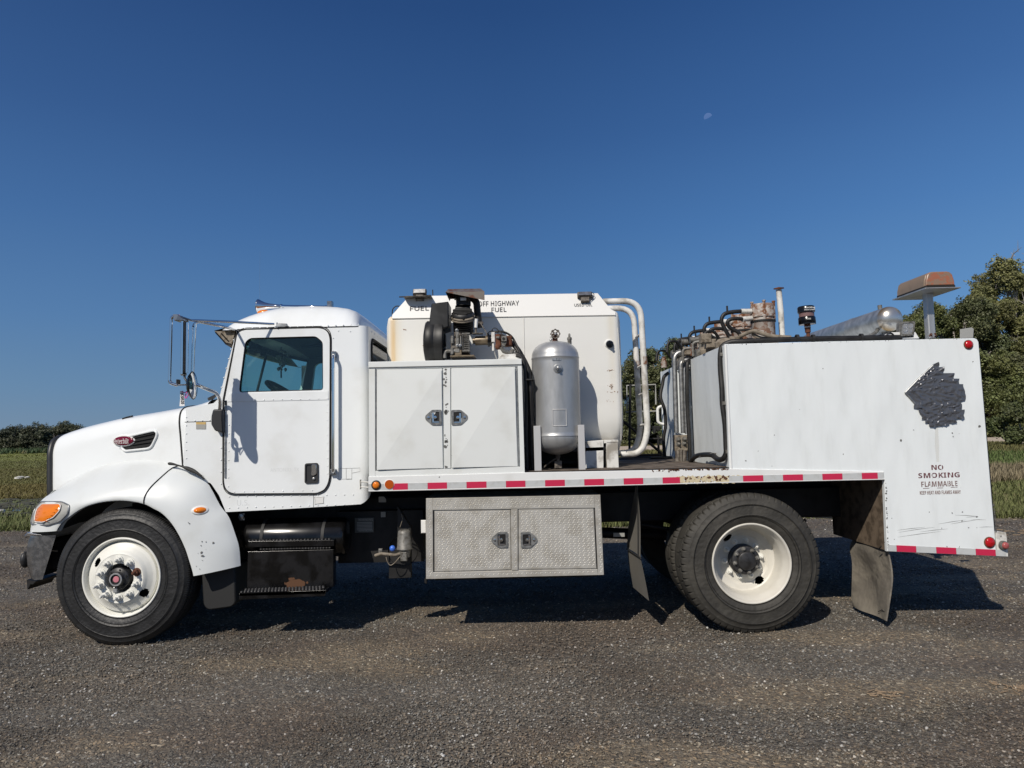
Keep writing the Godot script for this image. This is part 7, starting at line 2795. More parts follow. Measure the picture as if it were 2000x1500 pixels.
func build_compressor() -> void:
	var z := -0.22
	var mb := MB.new()
	# belt guard: flat drum and upper duct
	var fl := Vector3(-0.690, 2.307, -0.240)
	var rd := 0.169
	var wd := 0.144
	mb.lathe([Vector2(0, -0.004), Vector2(rd * 0.6, -0.012), Vector2(rd * 0.93, 0.0), Vector2(rd, 0.012), Vector2(rd, wd * 0.5), Vector2(rd * 0.985, wd * 0.52), Vector2(rd * 0.985, wd * 0.58), Vector2(rd, wd * 0.6), Vector2(rd, wd), Vector2(rd * 0.7, wd), Vector2(0, wd)], fl, Vector3(1, -0.03, 0), 48, 0.6)
	var comp := obj("compressor", mb, M.charcoal_plastic, truck, "oily piston compressor with black belt guard on top of the cabinet")
	mb = MB.new()
	mb.prism(round_poly([Vector2(-0.629, 2.602), Vector2(-0.493, 2.615), Vector2(-0.496, 2.410), Vector2(-0.515, 2.404), Vector2(-0.540, 2.396), Vector2(-0.653, 2.388), Vector2(-0.647, 2.473)], 0.008), -0.40, -0.13, 0.008)
	mb.box(Vector3(-0.585, 2.391, -0.200), Vector3(-0.588, 2.175, -0.360), 0.003)
	obj("belt_duct", mb, M.charcoal_plastic, comp)
	mb = MB.new()
	mb.box(Vector3(-0.585, 2.371, -0.240), Vector3(-0.536, 2.276, -0.360), 0.01)
	mb.box(Vector3(-0.579, 2.241, -0.200), Vector3(-0.505, 2.175, -0.380), 0.01)
	obj("fan_cowl", mb, M.frame_black, comp)
	# crankcase with ribs, cylinder with cooling fins, round head
	mb = MB.new()
	mb.box(Vector3(-0.481, 2.320, -0.130), Vector3(-0.339, 2.201, -0.380), 0.012)
	mb.box(Vector3(-0.461, 2.379, -0.200), Vector3(-0.348, 2.340, -0.360), 0.01)
	var cc := obj("crankcase", mb, M.oily, comp)
	mb = MB.new()
	mb.box(Vector3(-0.486, 2.180, -0.120), Vector3(-0.293, 2.168, -0.380), 0.004)
	mb.box(Vector3(-0.449, 2.220, -0.120), Vector3(-0.394, 2.180, -0.140), 0.004)
	obj("crankcase_foot", mb, M.brown_motor, comp)
	var parts := [[880, 656, 885.5, 671], [880, 678, 885.5, 692], [890, 648, 896.5, 672], [903, 650.5, 917, 652.5], [903, 684.5, 917, 686.5], [903, 689, 918, 692], [898.5, 656, 902.5, 676]]
	for q in [[Vector3(-0.479, 2.334, -0.110), Vector3(-0.457, 2.274, -0.130)], [Vector3(-0.481, 2.240, -0.110), Vector3(-0.459, 2.188, -0.130)], [Vector3(-0.438, 2.366, -0.110), Vector3(-0.413, 2.266, -0.140)], [Vector3(-0.389, 2.356, -0.110), Vector3(-0.325, 2.345, -0.130)], [Vector3(-0.387, 2.217, -0.110), Vector3(-0.328, 2.206, -0.130)], [Vector3(-0.385, 2.345, -0.115), Vector3(-0.379, 2.219, -0.130)], [Vector3(-0.337, 2.343, -0.115), Vector3(-0.330, 2.218, -0.130)], [Vector3(-0.406, 2.332, -0.110), Vector3(-0.393, 2.250, -0.140)]]:
		mb = MB.new()
		mb.box(q[0], q[1], 0.003)
		obj("cast_rib", mb, M.grey_cast, cc)
	for k in 8:
		mb = MB.new()
		mb.box(Vector3(-0.373, 2.332, -0.115) + Vector3(0, -0.0155 * k, 0), Vector3(-0.338, 2.327, -0.130) + Vector3(0, -0.0155 * k, 0), 0.001)
		obj("cast_rib", mb, M.grey_cast, cc)
	mb = MB.new()
	for q in [Vector3(-0.427, 2.257, -0.110), Vector3(-0.405, 2.256, -0.110), Vector3(-0.431, 2.381, -0.130)]:
		nut(mb, q, 1.0, 0.009, 0.008)
	obj("crankcase_bolts", mb, M.steel, cc)
	var ax := Vector3(0.0, 0.86, 0.5).normalized()
	var hc := Vector3(-0.386, 2.489, -0.220)
	mb = MB.new()
	var fin := [Vector2(0, -0.12)]
	for k in 7:
		fin.append_array([Vector2(0.062, -0.12 + k * 0.017), Vector2(0.082, -0.12 + k * 0.017), Vector2(0.082, -0.112 + k * 0.017), Vector2(0.062, -0.112 + k * 0.017)])
	mb.lathe(fin, hc, ax, 32, 0.9)
	obj("finned_cylinder", mb, M.frame_black, comp)
	mb = MB.new()
	mb.lathe([Vector2(0.085, -0.005), Vector2(0.1, -0.003), Vector2(0.101, 0.004), Vector2(0.095, 0.008), Vector2(0.097, 0.014), Vector2(0.1, 0.02), Vector2(0.096, 0.026), Vector2(0.088, 0.028)], hc, ax, 40, 0.5)
	obj("head_flange", mb, M.tan_dust, comp)
	mb = MB.new()
	var xf := frame_of(hc + ax * 0.024, ax)
	mb.lathe([Vector2(0.09, 0), Vector2(0.088, 0.02), Vector2(0.075, 0.035), Vector2(0.0, 0.04)], hc + ax * 0.024, ax, 32, 0.5)
	mb.xf = xf
	for k in 7:
		var q := -0.066 + k * 0.022
		var l := sqrt(maxf(0.0, 0.078 * 0.078 - q * q))
		mb.box(Vector3(-l, 0.03, q - 0.004), Vector3(l, 0.054 - absf(q) * 0.15, q + 0.004), 0.002)
	for k in 6:
		var a := TAU * k / 6 + 0.4
		mb.lathe([Vector2(0.009, 0.0), Vector2(0.009, 0.012), Vector2(0, 0.012)], Vector3(cos(a) * 0.092, 0.0, sin(a) * 0.092), Vector3.UP, 6)
	mb.box(Vector3(-0.06, 0.02, -0.09), Vector3(0.06, 0.06, -0.03), 0.01)
	obj("cylinder_head", mb, M.charcoal_plastic, comp)
	# intake with its open-bottomed hood
	mb = MB.new()
	mb.lathe([Vector2(0.06, -0.05), Vector2(0.062, 0.03), Vector2(0.0, 0.03)], Vector3(-0.381, 2.646, -0.250), Vector3.UP, 24)
	mb.tube(smooth_path([Vector3(-0.319, 2.674, -0.270), Vector3(-0.278, 2.631, -0.270), Vector3(-0.271, 2.564, -0.280), Vector3(-0.265, 2.498, -0.290), Vector3(-0.258, 2.422, -0.290)], 4), 0.03, 10)
	mb.box(Vector3(-0.456, 2.689, -0.200), Vector3(-0.296, 2.654, -0.300), 0.01)
	obj("intake_filter", mb, M.frame_black, comp)
	mb = MB.new()
	var t := [Vector3(-0.513, 2.759, -0.340), Vector3(-0.241, 2.757, -0.340), Vector3(-0.203, 2.687, -0.120), Vector3(-0.515, 2.689, -0.120)]
	mb.quad(t[0], t[1], t[2], t[3], Vector3.UP)
	mb.quad(t[3], t[2], Vector3(-0.203, 2.617, -0.130), Vector3(-0.225, 2.631, -0.125), Vector3(0, 0, 1))
	mb.quad(t[0], t[3], Vector3(-0.485, 2.619, -0.140), Vector3(-0.492, 2.673, -0.330), Vector3(-1, 0, 0.2))
	mb.quad(t[2], t[1], Vector3(-0.234, 2.671, -0.330), Vector3(-0.203, 2.617, -0.130), Vector3(1, 0, 0))
	mb.quad(t[0], t[1], Vector3(-0.234, 2.671, -0.330), Vector3(-0.492, 2.673, -0.330), Vector3(0, 0, -1))
	var hood := obj("intake_hood", mb, mat("hood_grey", Color(0.17, 0.15, 0.13), 0.6, 0.1, tones(51, 0.02, Color(1, 1, 1), Color(0.8, 0.35, 0.2), 0.5, 0.75), 1.6), comp)
	mb = MB.new()
	mb.box(Vector3(-0.400, 2.652, -0.170), Vector3(-0.354, 2.628, -0.180), 0.002)
	obj("filter_label", mb, M.white_plastic, comp)
	# white valve on a stem and its plate
	mb = MB.new()
	mb.tube([Vector3(-0.279, 2.402, -0.160), Vector3(-0.273, 2.473, -0.160)], 0.0135, 12)
	obj("valve_cap", mb, M.white_plastic, comp)
	mb = MB.new()
	mb.tube([Vector3(-0.279, 2.348, -0.160), Vector3(-0.279, 2.411, -0.160)], 0.008, 8)
	mb.box(Vector3(-0.309, 2.357, -0.130), Vector3(-0.222, 2.351, -0.200), 0.002)
	mb.tube(smooth_path([Vector3(-0.241, 2.441, -0.200), Vector3(-0.220, 2.404, -0.180), Vector3(-0.199, 2.367, -0.160), Vector3(-0.191, 2.337, -0.150)], 4), 0.004, 6)
	mb.box(Vector3(-0.261, 2.458, -0.200), Vector3(-0.222, 2.438, -0.240), 0.003)
	obj("valve_stem", mb, M.oily, comp)
	# hydraulic motor: brown drum, dark flange, rusty pump, fittings
	mb = MB.new()
	var ma := Vector3(-0.301, 2.301, -0.200)
	mb.lathe([Vector2(0, -0.01), Vector2(0.022, -0.008), Vector2(0.024, 0.01), Vector2(0.035, 0.012), Vector2(0.037, 0.02), Vector2(0.037, 0.105), Vector2(0.04, 0.108), Vector2(0.04, 0.116)], ma, Vector3(1, 0.02, 0), 28, 0.5)
	obj("hydraulic_motor", mb, M.brown_motor, comp)
	mb = MB.new()
	mb.lathe([Vector2(0.04, 0.112), Vector2(0.054, 0.114), Vector2(0.054, 0.128), Vector2(0.046, 0.13), Vector2(0.046, 0.143), Vector2(0.056, 0.145), Vector2(0.056, 0.16), Vector2(0.0, 0.16)], ma, Vector3(1, 0.02, 0), 28, 0.5)
	obj("motor_flange", mb, M.black_paint, comp)
	mb = MB.new()
	mb.box(Vector3(-0.156, 2.361, -0.140), Vector3(-0.128, 2.280, -0.170), 0.003)
	mb.tube([Vector3(-0.142, 2.270, -0.150), Vector3(-0.143, 2.212, -0.150)], 0.011, 8)
	obj("white_fitting", mb, M.white_worn, comp)
	mb = MB.new()
	mb.tube([Vector3(-0.137, 2.208, -0.150), Vector3(-0.118, 2.146, -0.150)], 0.004, 6)
	obj("drain_tube", mb, M.label_grey, comp)
	mb = MB.new()
	mb.box(Vector3(-0.125, 2.346, -0.140), Vector3(-0.077, 2.229, -0.240), 0.012)
	mb.box(Vector3(-0.052, 2.331, -0.150), Vector3(0.009, 2.248, -0.240), 0.01)
	mb.ball(Vector3(-0.107, 2.243, -0.140), Vector3(0.022, 0.022, 0.02))
	obj("rusty_pump", mb, M.rust_dark, comp)
	mb = MB.new()
	mb.box(Vector3(-0.076, 2.323, -0.115), Vector3(-0.033, 2.281, -0.160), 0.004)
	mb.prism([Vector2(-0.078, 2.278), Vector2(-0.033, 2.277), Vector2(-0.050, 2.240), Vector2(-0.074, 2.249)], -0.17, -0.13, 0.003)
	var pf := obj("pump_fitting", mb, M.grey_cast, comp)
	mb = MB.new()
	mb.lathe([Vector2(0.012, 0.0), Vector2(0.011, 0.003), Vector2(0, 0.002)], Vector3(-0.058, 2.302, -0.115), Vector3(0, 0, 1), 16)
	obj("fitting_bore", mb, M.gasket, pf)
	mb = MB.new()
	mb.tube([Vector3(-0.079, 2.235, -0.120), Vector3(-0.059, 2.203, -0.130), Vector3(-0.011, 2.187, -0.140)], 0.017, 10)
	mb.tube([Vector3(-0.002, 2.187, -0.140), Vector3(0.015, 2.218, -0.130)], 0.018, 10)
	mb.tube([Vector3(-0.010, 2.195, -0.140), Vector3(0.030, 2.182, -0.140), Vector3(0.086, 2.147, -0.130)], 0.0125, 8)
	mb.tube([Vector3(-0.114, 2.317, -0.140), Vector3(-0.089, 2.314, -0.120)], 0.009, 8)
	obj("hose_elbow", mb, M.grey_cast, comp)
	mb = MB.new()
	mb.tube(smooth_path([Vector3(-0.154, 2.358, -0.160), Vector3(-0.145, 2.385, -0.150), Vector3(-0.121, 2.393, -0.150), Vector3(-0.088, 2.363, -0.150), Vector3(-0.056, 2.322, -0.130)], 5), 0.004, 6)
	mb.tube(smooth_path([Vector3(-0.189, 2.356, -0.200), Vector3(-0.163, 2.372, -0.170), Vector3(-0.130, 2.366, -0.160), Vector3(-0.081, 2.337, -0.140)], 5), 0.004, 6)
	mb.tube(smooth_path([Vector3(-0.131, 2.371, -0.200), Vector3(-0.064, 2.370, -0.200), Vector3(0.001, 2.335, -0.200), Vector3(0.040, 2.265, -0.180), Vector3(0.071, 2.187, -0.160)], 5), 0.009, 7)
	obj("control_line", mb, M.hose, comp)
	# grey elbow pipe on the left
	mb = MB.new()
	mb.tube(bent([Vector3(-0.430, 2.216, -0.130), Vector3(-0.530, 2.215, -0.130), Vector3(-0.528, 2.161, -0.130)], 0.035, 6), 0.014, 10)
	mb.box(Vector3(-0.444, 2.231, -0.115), Vector3(-0.410, 2.201, -0.140), 0.003)
	obj("elbow_pipe", mb, M.grey_cast, comp)
	# white wedge under the hose ends
	mb = MB.new()
	mb.prism([Vector2(-0.109, 2.138), Vector2(-0.075, 2.176), Vector2(0.022, 2.178), Vector2(0.082, 2.148), Vector2(0.082, 2.135)], -0.3, -0.1, 0.003)
	obj("mounting_wedge", mb, M.white_worn, comp)


# ---------------------------------------------------------------- rear service box

func build_rear_box() -> void:
	var mb := MB.new()
	var side := [Vector2(1.663, 2.203), Vector2(3.602, 2.204), Vector2(3.622, 2.197), Vector2(3.634, 2.173), Vector2(3.656, 0.530), Vector2(2.826, 0.586), Vector2(2.837, 1.128), Vector2(1.651, 1.132), Vector2(1.655, 1.234)]
	mb.prism(side, -0.04, 0.0, 0.004)
	var box := obj("rear_service_box", mb, M.white_box, truck, "tall white rear service box with a taped-over placard")
	var xf := Vector2(1.663, 2.203).x
	var yt := Vector2(1.663, 2.203).y
	var yd := Vector2(1.655, 1.234).y
	var xr := Vector2(3.632, 2.173).x
	# front faces of the near and far compartments, recess between
	mb = MB.new()
	mb.box(Vector3(xf + 0.002, yd, -1.115), Vector3(xf + 0.04, yt - 0.004, -0.041), 0.003)
	mb.box(Vector3(xf + 0.002, yd, -1.115), Vector3(xf + 0.6, yt - 0.01, -1.08), 0.003)
	mb.box(Vector3(xf + 0.002, yd, -2.44), Vector3(xf + 0.04, yt - 0.004, -1.80), 0.003)
	mb.box(Vector3(xf + 0.002, yd, -1.83), Vector3(xf + 0.6, yt - 0.01, -1.801), 0.003)
	mb.box(Vector3(xf + 0.3, yd, -1.8), Vector3(xf + 0.34, yt - 0.01, -1.116), 0.003)
	obj("box_front", mb, M.white_box, box)
	mb = MB.new()
	mb.prism(side, -2.44, -2.40, 0.004)
	obj("far_side", mb, M.white_box, box)
	mb = MB.new()
	mb.box(Vector3(xf + 0.04, yt - 0.05, -2.4), Vector3(xr - 0.03, yt - 0.03, -0.04))
	obj("box_roof", mb, M.white_box, box)
	mb = MB.new()
	var rt := Vector2(3.634, 2.173)
	var rb := Vector2(3.657, 0.532)
	mb.xf = Transform3D.IDENTITY
	mb.quad(Vector3(rt.x - 0.006, rt.y, -0.041), Vector3(rb.x - 0.006, rb.y + 0.004, -0.041), Vector3(rb.x - 0.006, rb.y + 0.004, -2.4), Vector3(rt.x - 0.006, rt.y, -2.4), Vector3(1, 0, 0))
	obj("box_rear", mb, M.white_box, box)
	# dark rubber strip down the rear edge
	mb = MB.new()
	mb.tube([Vector3(rt.x + 0.006, rt.y - 0.12, -0.02), Vector3(rb.x + 0.006, Vector2(3.655, 0.721).y, -0.02)], 0.008, 6)
	obj("rear_edge_trim", mb, M.gasket, box)
	# bright rolled front edge
	mb = MB.new()
	mb.tube([Vector3(xf + 0.006, yd, -0.008), Vector3(xf + 0.006, yt - 0.005, -0.008)], 0.012, 8)
	obj("corner_bead", mb, M.white_rail, box)
	# wheel well: roof, rear wall, inner wall
	mb = MB.new()
	var wx := Vector2(2.837, 1.128).x
	var wy := Vector2(2.836, 1.128).y
	var wb := Vector2(2.826, 0.586).y
	mb.quad(Vector3(wx + 0.002, wy, -0.004), Vector3(wx + 0.004, wb, -0.004), Vector3(wx + 0.004, wb, -0.95), Vector3(wx + 0.002, wy, -0.95), Vector3(-1, 0, 0))
	obj("wheel_well_wall", mb, M.brown_wall, box)
	mb = MB.new()
	mb.box(Vector3(Vector2(1.659, 1.144).x, wy - 0.005, -0.98), Vector3(wx, wy + 0.02, -0.05))
	mb.box(Vector3(Vector2(0.964, 1.160).x, 0.8, -1.0), Vector3(wx, wy, -0.96))
	obj("wheel_well_roof", mb, M.frame_black, box)
	# placard taped over
	var ptx := Vector2(3.263, 1.771)
	mb = MB.new()
	mb.tube([Vector3(3.037, 1.792, 0.004), Vector3(3.142, 1.892, 0.004), Vector3(3.268, 2.001, 0.004)], 0.008, 6)
	mb.tube([Vector3(3.037, 1.792, 0.004), Vector3(3.136, 1.671, 0.004), Vector3(3.154, 1.646, 0.004)], 0.008, 6)
	var pl := obj("placard_frame", mb, M.steel, box)
	var strips := [[716, 1815, 1837, 11], [726, 1806, 1849, 13], [738, 1795, 1867, 14], [749, 1784, 1873, 15], [761, 1773, 1880, 16], [774, 1775, 1884, 16], [787, 1784, 1877, 15], [799, 1793, 1876, 16], [810, 1796, 1877, 14], [818, 1804, 1860, 13], [825, 1811, 1848, 11]]
	var r := RandomNumberGenerator.new()
	r.seed = 41
	var nz := FastNoiseLite.new()
	nz.seed = 12
	nz.frequency = 5.0
	nz.fractal_octaves = 3
	var py0 := Vector2(3.282, 2.053).y
	var sx := (Vector2(3.496, 1.765).x - Vector2(3.030, 1.776).x) / 118.0
	var x00 := Vector2(3.030, 1.776).x
	var sy := (Vector2(3.279, 2.005).y - Vector2(3.248, 1.538).y) / 118.0
	var y00 := Vector2(3.279, 2.005).y
	for i in strips.size():
		var s = strips[i]
		var rows := []
		var skew := r.randf_range(-0.04, 0.05)
		for k in 8:
			var row := []
			for j in 90:
				var u := j / 89.0
				var v := k / 7.0
				var py: float = s[0] + (v - 0.5) * s[3] * 1.25
				var left: float = 1766.7 + (767.0 - py) * 1.03 if py < 767.0 else (1766.7 + (py - 767.0) * 0.93 if s[0] < 780 else s[1] + 1.5 * sin(v * 6.0 + i * 2.0))
				var right: float = s[2] + 3.0 * sin(i * 5.0) + 1.5 * sin(v * 5.0 + i)
				var px: float = lerpf(maxf(left - 1.0, 1766.0), right, u)
				var x := x00 + (px - 1766.0) * sx
				var y: float = y00 - (s[0] - 712.0 + (v - 0.5) * s[3] * 1.25) * sy + (u - 0.5) * skew * 0.3
				if s[0] < 735:
					y += (u - 0.5) * 0.01
				var ridge := maxf(0.0, 1.0 - absf(nz.get_noise_2d(x * 0.5 + y * 0.9 + i * 0.13, y * 1.7 - x * 0.25)) * 5.0)
				var ridge2 := maxf(0.0, 1.0 - absf(nz.get_noise_2d(x * 0.9 - y * 1.2 + 5.0, y * 1.1 + x * 0.5)) * 6.0)
				var fold := 0.009 * ridge * ridge + 0.006 * ridge2 * ridge2 + 0.003 * nz.get_noise_2d(x * 1.5 + 7.0 * i, y * 2.0)
				var edge := minf(minf(u, 1.0 - u) * 14.0, 1.0)
				row.append(Vector3(x, y, 0.0045 + 0.0009 * i + maxf(0.0, fold) * edge))
			rows.append(row)
		mb = MB.new()
		mb.grid(rows, false, false, Vector3(ptx.x, ptx.y, -3.0))
		obj("tape_strip", mb, M.duct_tape, pl)
	# stencilled warning
	for q in [["NO", Vector3(3.248, 1.213, 0.001), 0.091, 0.037, M.plum_paint], ["SMOKING", Vector3(3.257, 1.153, 0.001), 0.317, 0.038, M.plum_paint], ["FLAMMABLE", Vector3(3.255, 1.087, 0.001), 0.277, 0.040, M.plum_worn], ["KEEP HEAT AND FLAMES AWAY", Vector3(3.258, 1.022, 0.001), 0.313, 0.027, M.plum_worn]]:
		lettering("stencil_lettering", q[0], q[1], q[2], q[3], q[4], box, true)
	mb = MB.new()
	for q in [[Vector2(3.128, 1.057), Vector2(3.177, 1.058), Vector2(3.176, 1.054), Vector2(3.128, 1.053)], [Vector2(3.236, 1.058), Vector2(3.283, 1.058), Vector2(3.282, 1.054), Vector2(3.235, 1.054)], [Vector2(3.342, 1.060), Vector2(3.393, 1.060), Vector2(3.392, 1.057), Vector2(3.341, 1.056)]]:
		mb.prism(q, 0.0, 0.0012)
	# cuts in the letters where the stencil bridges stood
	obj("stencil_dashes", mb, M.plum_worn, box)
	mb = MB.new()
	for q in [[1829.5, 912], [1810, 928], [1822, 927.5], [1846, 928.5], [1866, 927], [1806, 945], [1818, 946], [1841, 944], [1853, 945], [1864, 945]]:
		var c := Vector3(x00 + (q[0] - 1766.0) * sx, y00 - (q[1] - 712.0 + (q[0] - 1825.0) * 0.024) * sy, 0.0022)
		mb.box(c + Vector3(-0.0022, -0.024, -0.001), c + Vector3(0.0022, 0.024, 0.0))
	obj("stencil_bridges", mb, M.white_box, box)
	# lower reflective tape
	var lo_l := Vector2(2.829, 0.636)
	var lo_r := Vector2(3.734, 0.575)
	for q in [[0.0, 0.075, false], [0.075, 0.24, true], [0.24, 0.408, false], [0.408, 0.575, true], [0.575, 0.738, false], [0.738, 0.905, true], [0.905, 0.995, false]]:
		var a := lo_l.lerp(lo_r, q[0] + 0.001)
		var b := lo_l.lerp(lo_r, q[1] - 0.001)
		var hgt := 0.047
		mb = MB.new()
		mb.prism([a - Vector2(0, hgt), b - Vector2(0, hgt), b, a], 0.0, 0.003)
		obj("red_tape" if q[2] else "silver_tape", mb, M.tape_red if q[2] else M.tape_silver, box)
	# bumper stub at the rear corner
	mb = MB.new()
	mb.prism([Vector2(3.665, 0.718), Vector2(3.744, 0.706), Vector2(3.747, 0.667), Vector2(3.747, 0.523), Vector2(3.659, 0.527)], -2.43, -0.004, 0.004)
	var bp := obj("rear_bumper", mb, M.white_worn, box)
	# lamps
	for q in [[Vector3(3.551, 2.154, 0.001), 9.3, "round red marker lamp at the top rear corner"], [Vector3(3.607, 0.636, 0.001), 10.8, "round red reflector at the bottom rear corner"]]:
		mb = MB.new()
		mb.lathe([Vector2(q[1] * 0.00396, 0), Vector2(q[1] * 0.0039, 0.006), Vector2(q[1] * 0.0033, 0.008)], q[0], Vector3(0, 0, 1), 30)
		var lp := obj("marker_lamp", mb, M.rust_dark, box, q[2])
		mb = MB.new()
		var rr: float = q[1] * 0.0034
		mb.lathe([Vector2(rr, 0.006), Vector2(rr * 0.93, 0.013), Vector2(rr * 0.55, 0.02), Vector2(rr * 0.2, 0.021), Vector2(0, 0.024)], q[0], Vector3(0, 0, 1), 30, 0.2)
		obj("marker_lens", mb, M.red_lens, box)
	mb = MB.new()
	mb.lathe([Vector2(0.034, 0), Vector2(0.034, 0.02), Vector2(0.026, 0.024)], Vector3(3.706, 0.613, -0.004), Vector3(0.2, 0, 1), 24)
	obj("corner_lamp", mb, M.grey_cast, bp)
	mb = MB.new()
	mb.lathe([Vector2(0.026, 0.018), Vector2(0.025, 0.036), Vector2(0.018, 0.043), Vector2(0, 0.044)], Vector3(3.706, 0.613, -0.004), Vector3(0.2, 0, 1), 24, 0.3)
	obj("corner_lens", mb, M.red_faded, bp)
	# chips and long scratches
	mb = MB.new()
	for q in [[1754,860,5], [1640,887,4], [1855,846,3], [1856,853,3.5], [1868,847,2], [1844,1000,3], [1864,998,4], [1862,1015,4], [1891,1007,3], [1874,1028,2.5], [1890,1028,2.5], [1854,1064,3], [1830,1064,4], [1853,1067,3], [1935,1044,3], [1800,998,2.5], [1822,1029,2], [1780,840,2], [1450,900,2.5], [1450,925,2.5], [1475,881,2], [1508,850,2.5], [1610,720,2], [1727,1010,2], [1729,1050,2.5], [1924,985,2.5], [1741,1063,2], [1909,833,5], [1905,706,3], [1500,910,1.5], [1560,800,1.5], [1690,930,1.5], [1580,930,1.5]]:
		var c := Vector3(x00 + (q[0] - 1766.0) * sx, y00 - (q[1] - 712.0 + (q[0] - 1825.0) * 0.024) * sy, 0.001)
		chip(mb, c, q[2] * 0.0021, r)
	for k in 40:
		var e := Vector3(3.653, 0.922, 0.001).lerp(Vector3(3.657, 0.710, 0.001), r.randf())
		chip(mb, e + Vector3(-0.004 * r.randf() + 0.01, 0, 0), 0.002 + 0.006 * r.randf(), r)
		chip(mb, Vector3(2.841, 1.116, 0.001).lerp(Vector3(2.828, 0.594, 0.001), r.randf()) + Vector3(0.006 * r.randf() + 0.002, 0, 0), 0.002 + 0.005 * r.randf(), r)
		chip(mb, Vector3(1.678, 2.197, 0.001).lerp(Vector3(3.590, 2.200, 0.001), r.randf()), 0.0015 + 0.004 * r.randf() * r.randf(), r)
	for q in [[1736, 1033, 1790, 1027], [1738, 1037, 1808, 1027], [1816, 1021, 1870, 1013], [1840, 1021, 1890, 1013], [1850, 1004, 1893, 1006], [1870, 1008, 1895, 1007], [1895, 1027, 1922, 1026.5], [1880, 1013, 1908, 1013], [1736, 1046, 1820, 1035], [1780, 1036, 1835, 1030]]:
		var a := Vector3(-4.059, 5.135, 0.000)
		a = Vector3(x00 + (q[0] - 1766.0) * sx, y00 - (q[1] - 712.0 + (q[0] - 1825.0) * 0.024) * sy, 0.0006)
		var b := Vector3(x00 + (q[2] - 1766.0) * sx, y00 - (q[3] - 712.0 + (q[2] - 1825.0) * 0.024) * sy, 0.0006)
		mb.tube([a, a.lerp(b, 0.5) + Vector3(0, 0.002, 0), b], [0.0004, 0.0016, 0.0003], 4)
	obj("paint_chips", mb, M.chip_grey, box, "", true)
	# brown wash below the placard
	mb = MB.new()
	mb.grid([to3([Vector2(3.251, 1.530), Vector2(3.263, 1.530), Vector2(3.275, 1.529)], 0.0005), to3([Vector2(3.241, 1.373), Vector2(3.256, 1.372), Vector2(3.272, 1.372)], 0.0005), to3([Vector2(3.245, 1.255), Vector2(3.253, 1.255), Vector2(3.264, 1.255)], 0.0005)], false, false, Vector3(3.0, 1.5, -5.0))
	var wash := mat("tan_wash", Color(0.5, 0.42, 0.28), 0.6)
	wash.transparency = BaseMaterial3D.TRANSPARENCY_ALPHA
	wash.albedo_color.a = 0.13
	obj("rust_wash", mb, wash, box)
	# hoses and pipes at the front of the box
	mb = MB.new()
	mb.tube(smooth_path([Vector3(3.067, 2.232, -0.060), Vector3(2.821, 2.231, -0.050), Vector3(2.419, 2.234, -0.050), Vector3(2.097, 2.232, -0.050), Vector3(1.819, 2.228, -0.060), Vector3(1.736, 2.228, -0.080), Vector3(1.676, 2.200, -0.100), Vector3(1.654, 2.143, -0.100), Vector3(1.648, 2.021, -0.100), Vector3(1.647, 1.858, -0.080), Vector3(1.643, 1.737, -0.070), Vector3(1.653, 1.576, -0.060), Vector3(1.653, 1.417, -0.060), Vector3(1.651, 1.358, -0.060), Vector3(1.634, 1.313, -0.090), Vector3(1.625, 1.306, -0.200), Vector3(1.615, 1.335, -0.320), Vector3(1.609, 1.335, -0.500), Vector3(1.591, 1.321, -0.700), Vector3(1.596, 1.283, -0.900), Vector3(1.599, 1.220, -1.000)], 5), 0.021, 10)
	var bh := obj("box_hose", mb, M.hose, truck, "thick black hose along the top and front edge of the rear box")
	for q in [Vector3(1.653, 2.131, -0.100), Vector3(1.645, 1.745, -0.075), Vector3(1.651, 1.369, -0.060), Vector3(1.609, 1.339, -0.330), Vector3(1.592, 1.328, -0.600)]:
		mb = MB.new()
		mb.box(q + Vector3(-0.01, -0.014, -0.03), q + Vector3(0.035, 0.014, 0.028), 0.003)
		obj("hose_clip", mb, M.grey_cast, bh)
	for q in [Vector3(2.246, 2.242, -0.050), Vector3(2.371, 2.239, -0.050), Vector3(2.749, 2.237, -0.050)]:
		mb = MB.new()
		mb.lathe([Vector2(0.022, -0.012), Vector2(0.03, -0.01), Vector2(0.03, 0.01), Vector2(0.022, 0.012)], q, Vector3(1, 0, 0), 16)
		obj("hose_clip", mb, M.rubber, bh)
	mb = MB.new()
	mb.tube(smooth_path([Vector3(1.690, 2.212, -1.120), Vector3(1.640, 2.180, -1.080), Vector3(1.623, 2.112, -1.060), Vector3(1.611, 1.827, -1.060), Vector3(1.614, 1.544, -1.060), Vector3(1.615, 1.357, -1.060), Vector3(1.610, 1.226, -1.060)], 5), 0.018, 8)
	mb.tube(smooth_path([Vector3(1.648, 2.151, -1.950), Vector3(1.598, 2.109, -1.950), Vector3(1.579, 2.034, -1.950), Vector3(1.546, 1.899, -1.920), Vector3(1.579, 1.764, -1.900), Vector3(1.584, 1.604, -1.900), Vector3(1.556, 1.446, -1.900), Vector3(1.568, 1.208, -1.900)], 5), 0.018, 8)
	obj("front_hose", mb, M.hose, box)
	mb = MB.new()
	mb.tube(bent([Vector3(1.788, 2.298, -1.300), Vector3(1.564, 2.294, -1.300), Vector3(1.555, 1.523, -1.300)], 0.09, 6), 0.024, 10)
	mb.tube(bent([Vector3(1.742, 2.215, -1.250), Vector3(1.610, 2.208, -1.250), Vector3(1.606, 1.517, -1.250)], 0.07, 6), 0.021, 10)
	mb.tube(bent([Vector3(1.712, 2.149, -1.220), Vector3(1.639, 2.136, -1.220), Vector3(1.632, 1.507, -1.220)], 0.05, 6), 0.016, 10)
	obj("front_pipe", mb, M.steel, box)
	mb = MB.new()
	mb.box(Vector3(1.519, 1.500, -1.200), Vector3(1.650, 1.351, -1.300), 0.006)
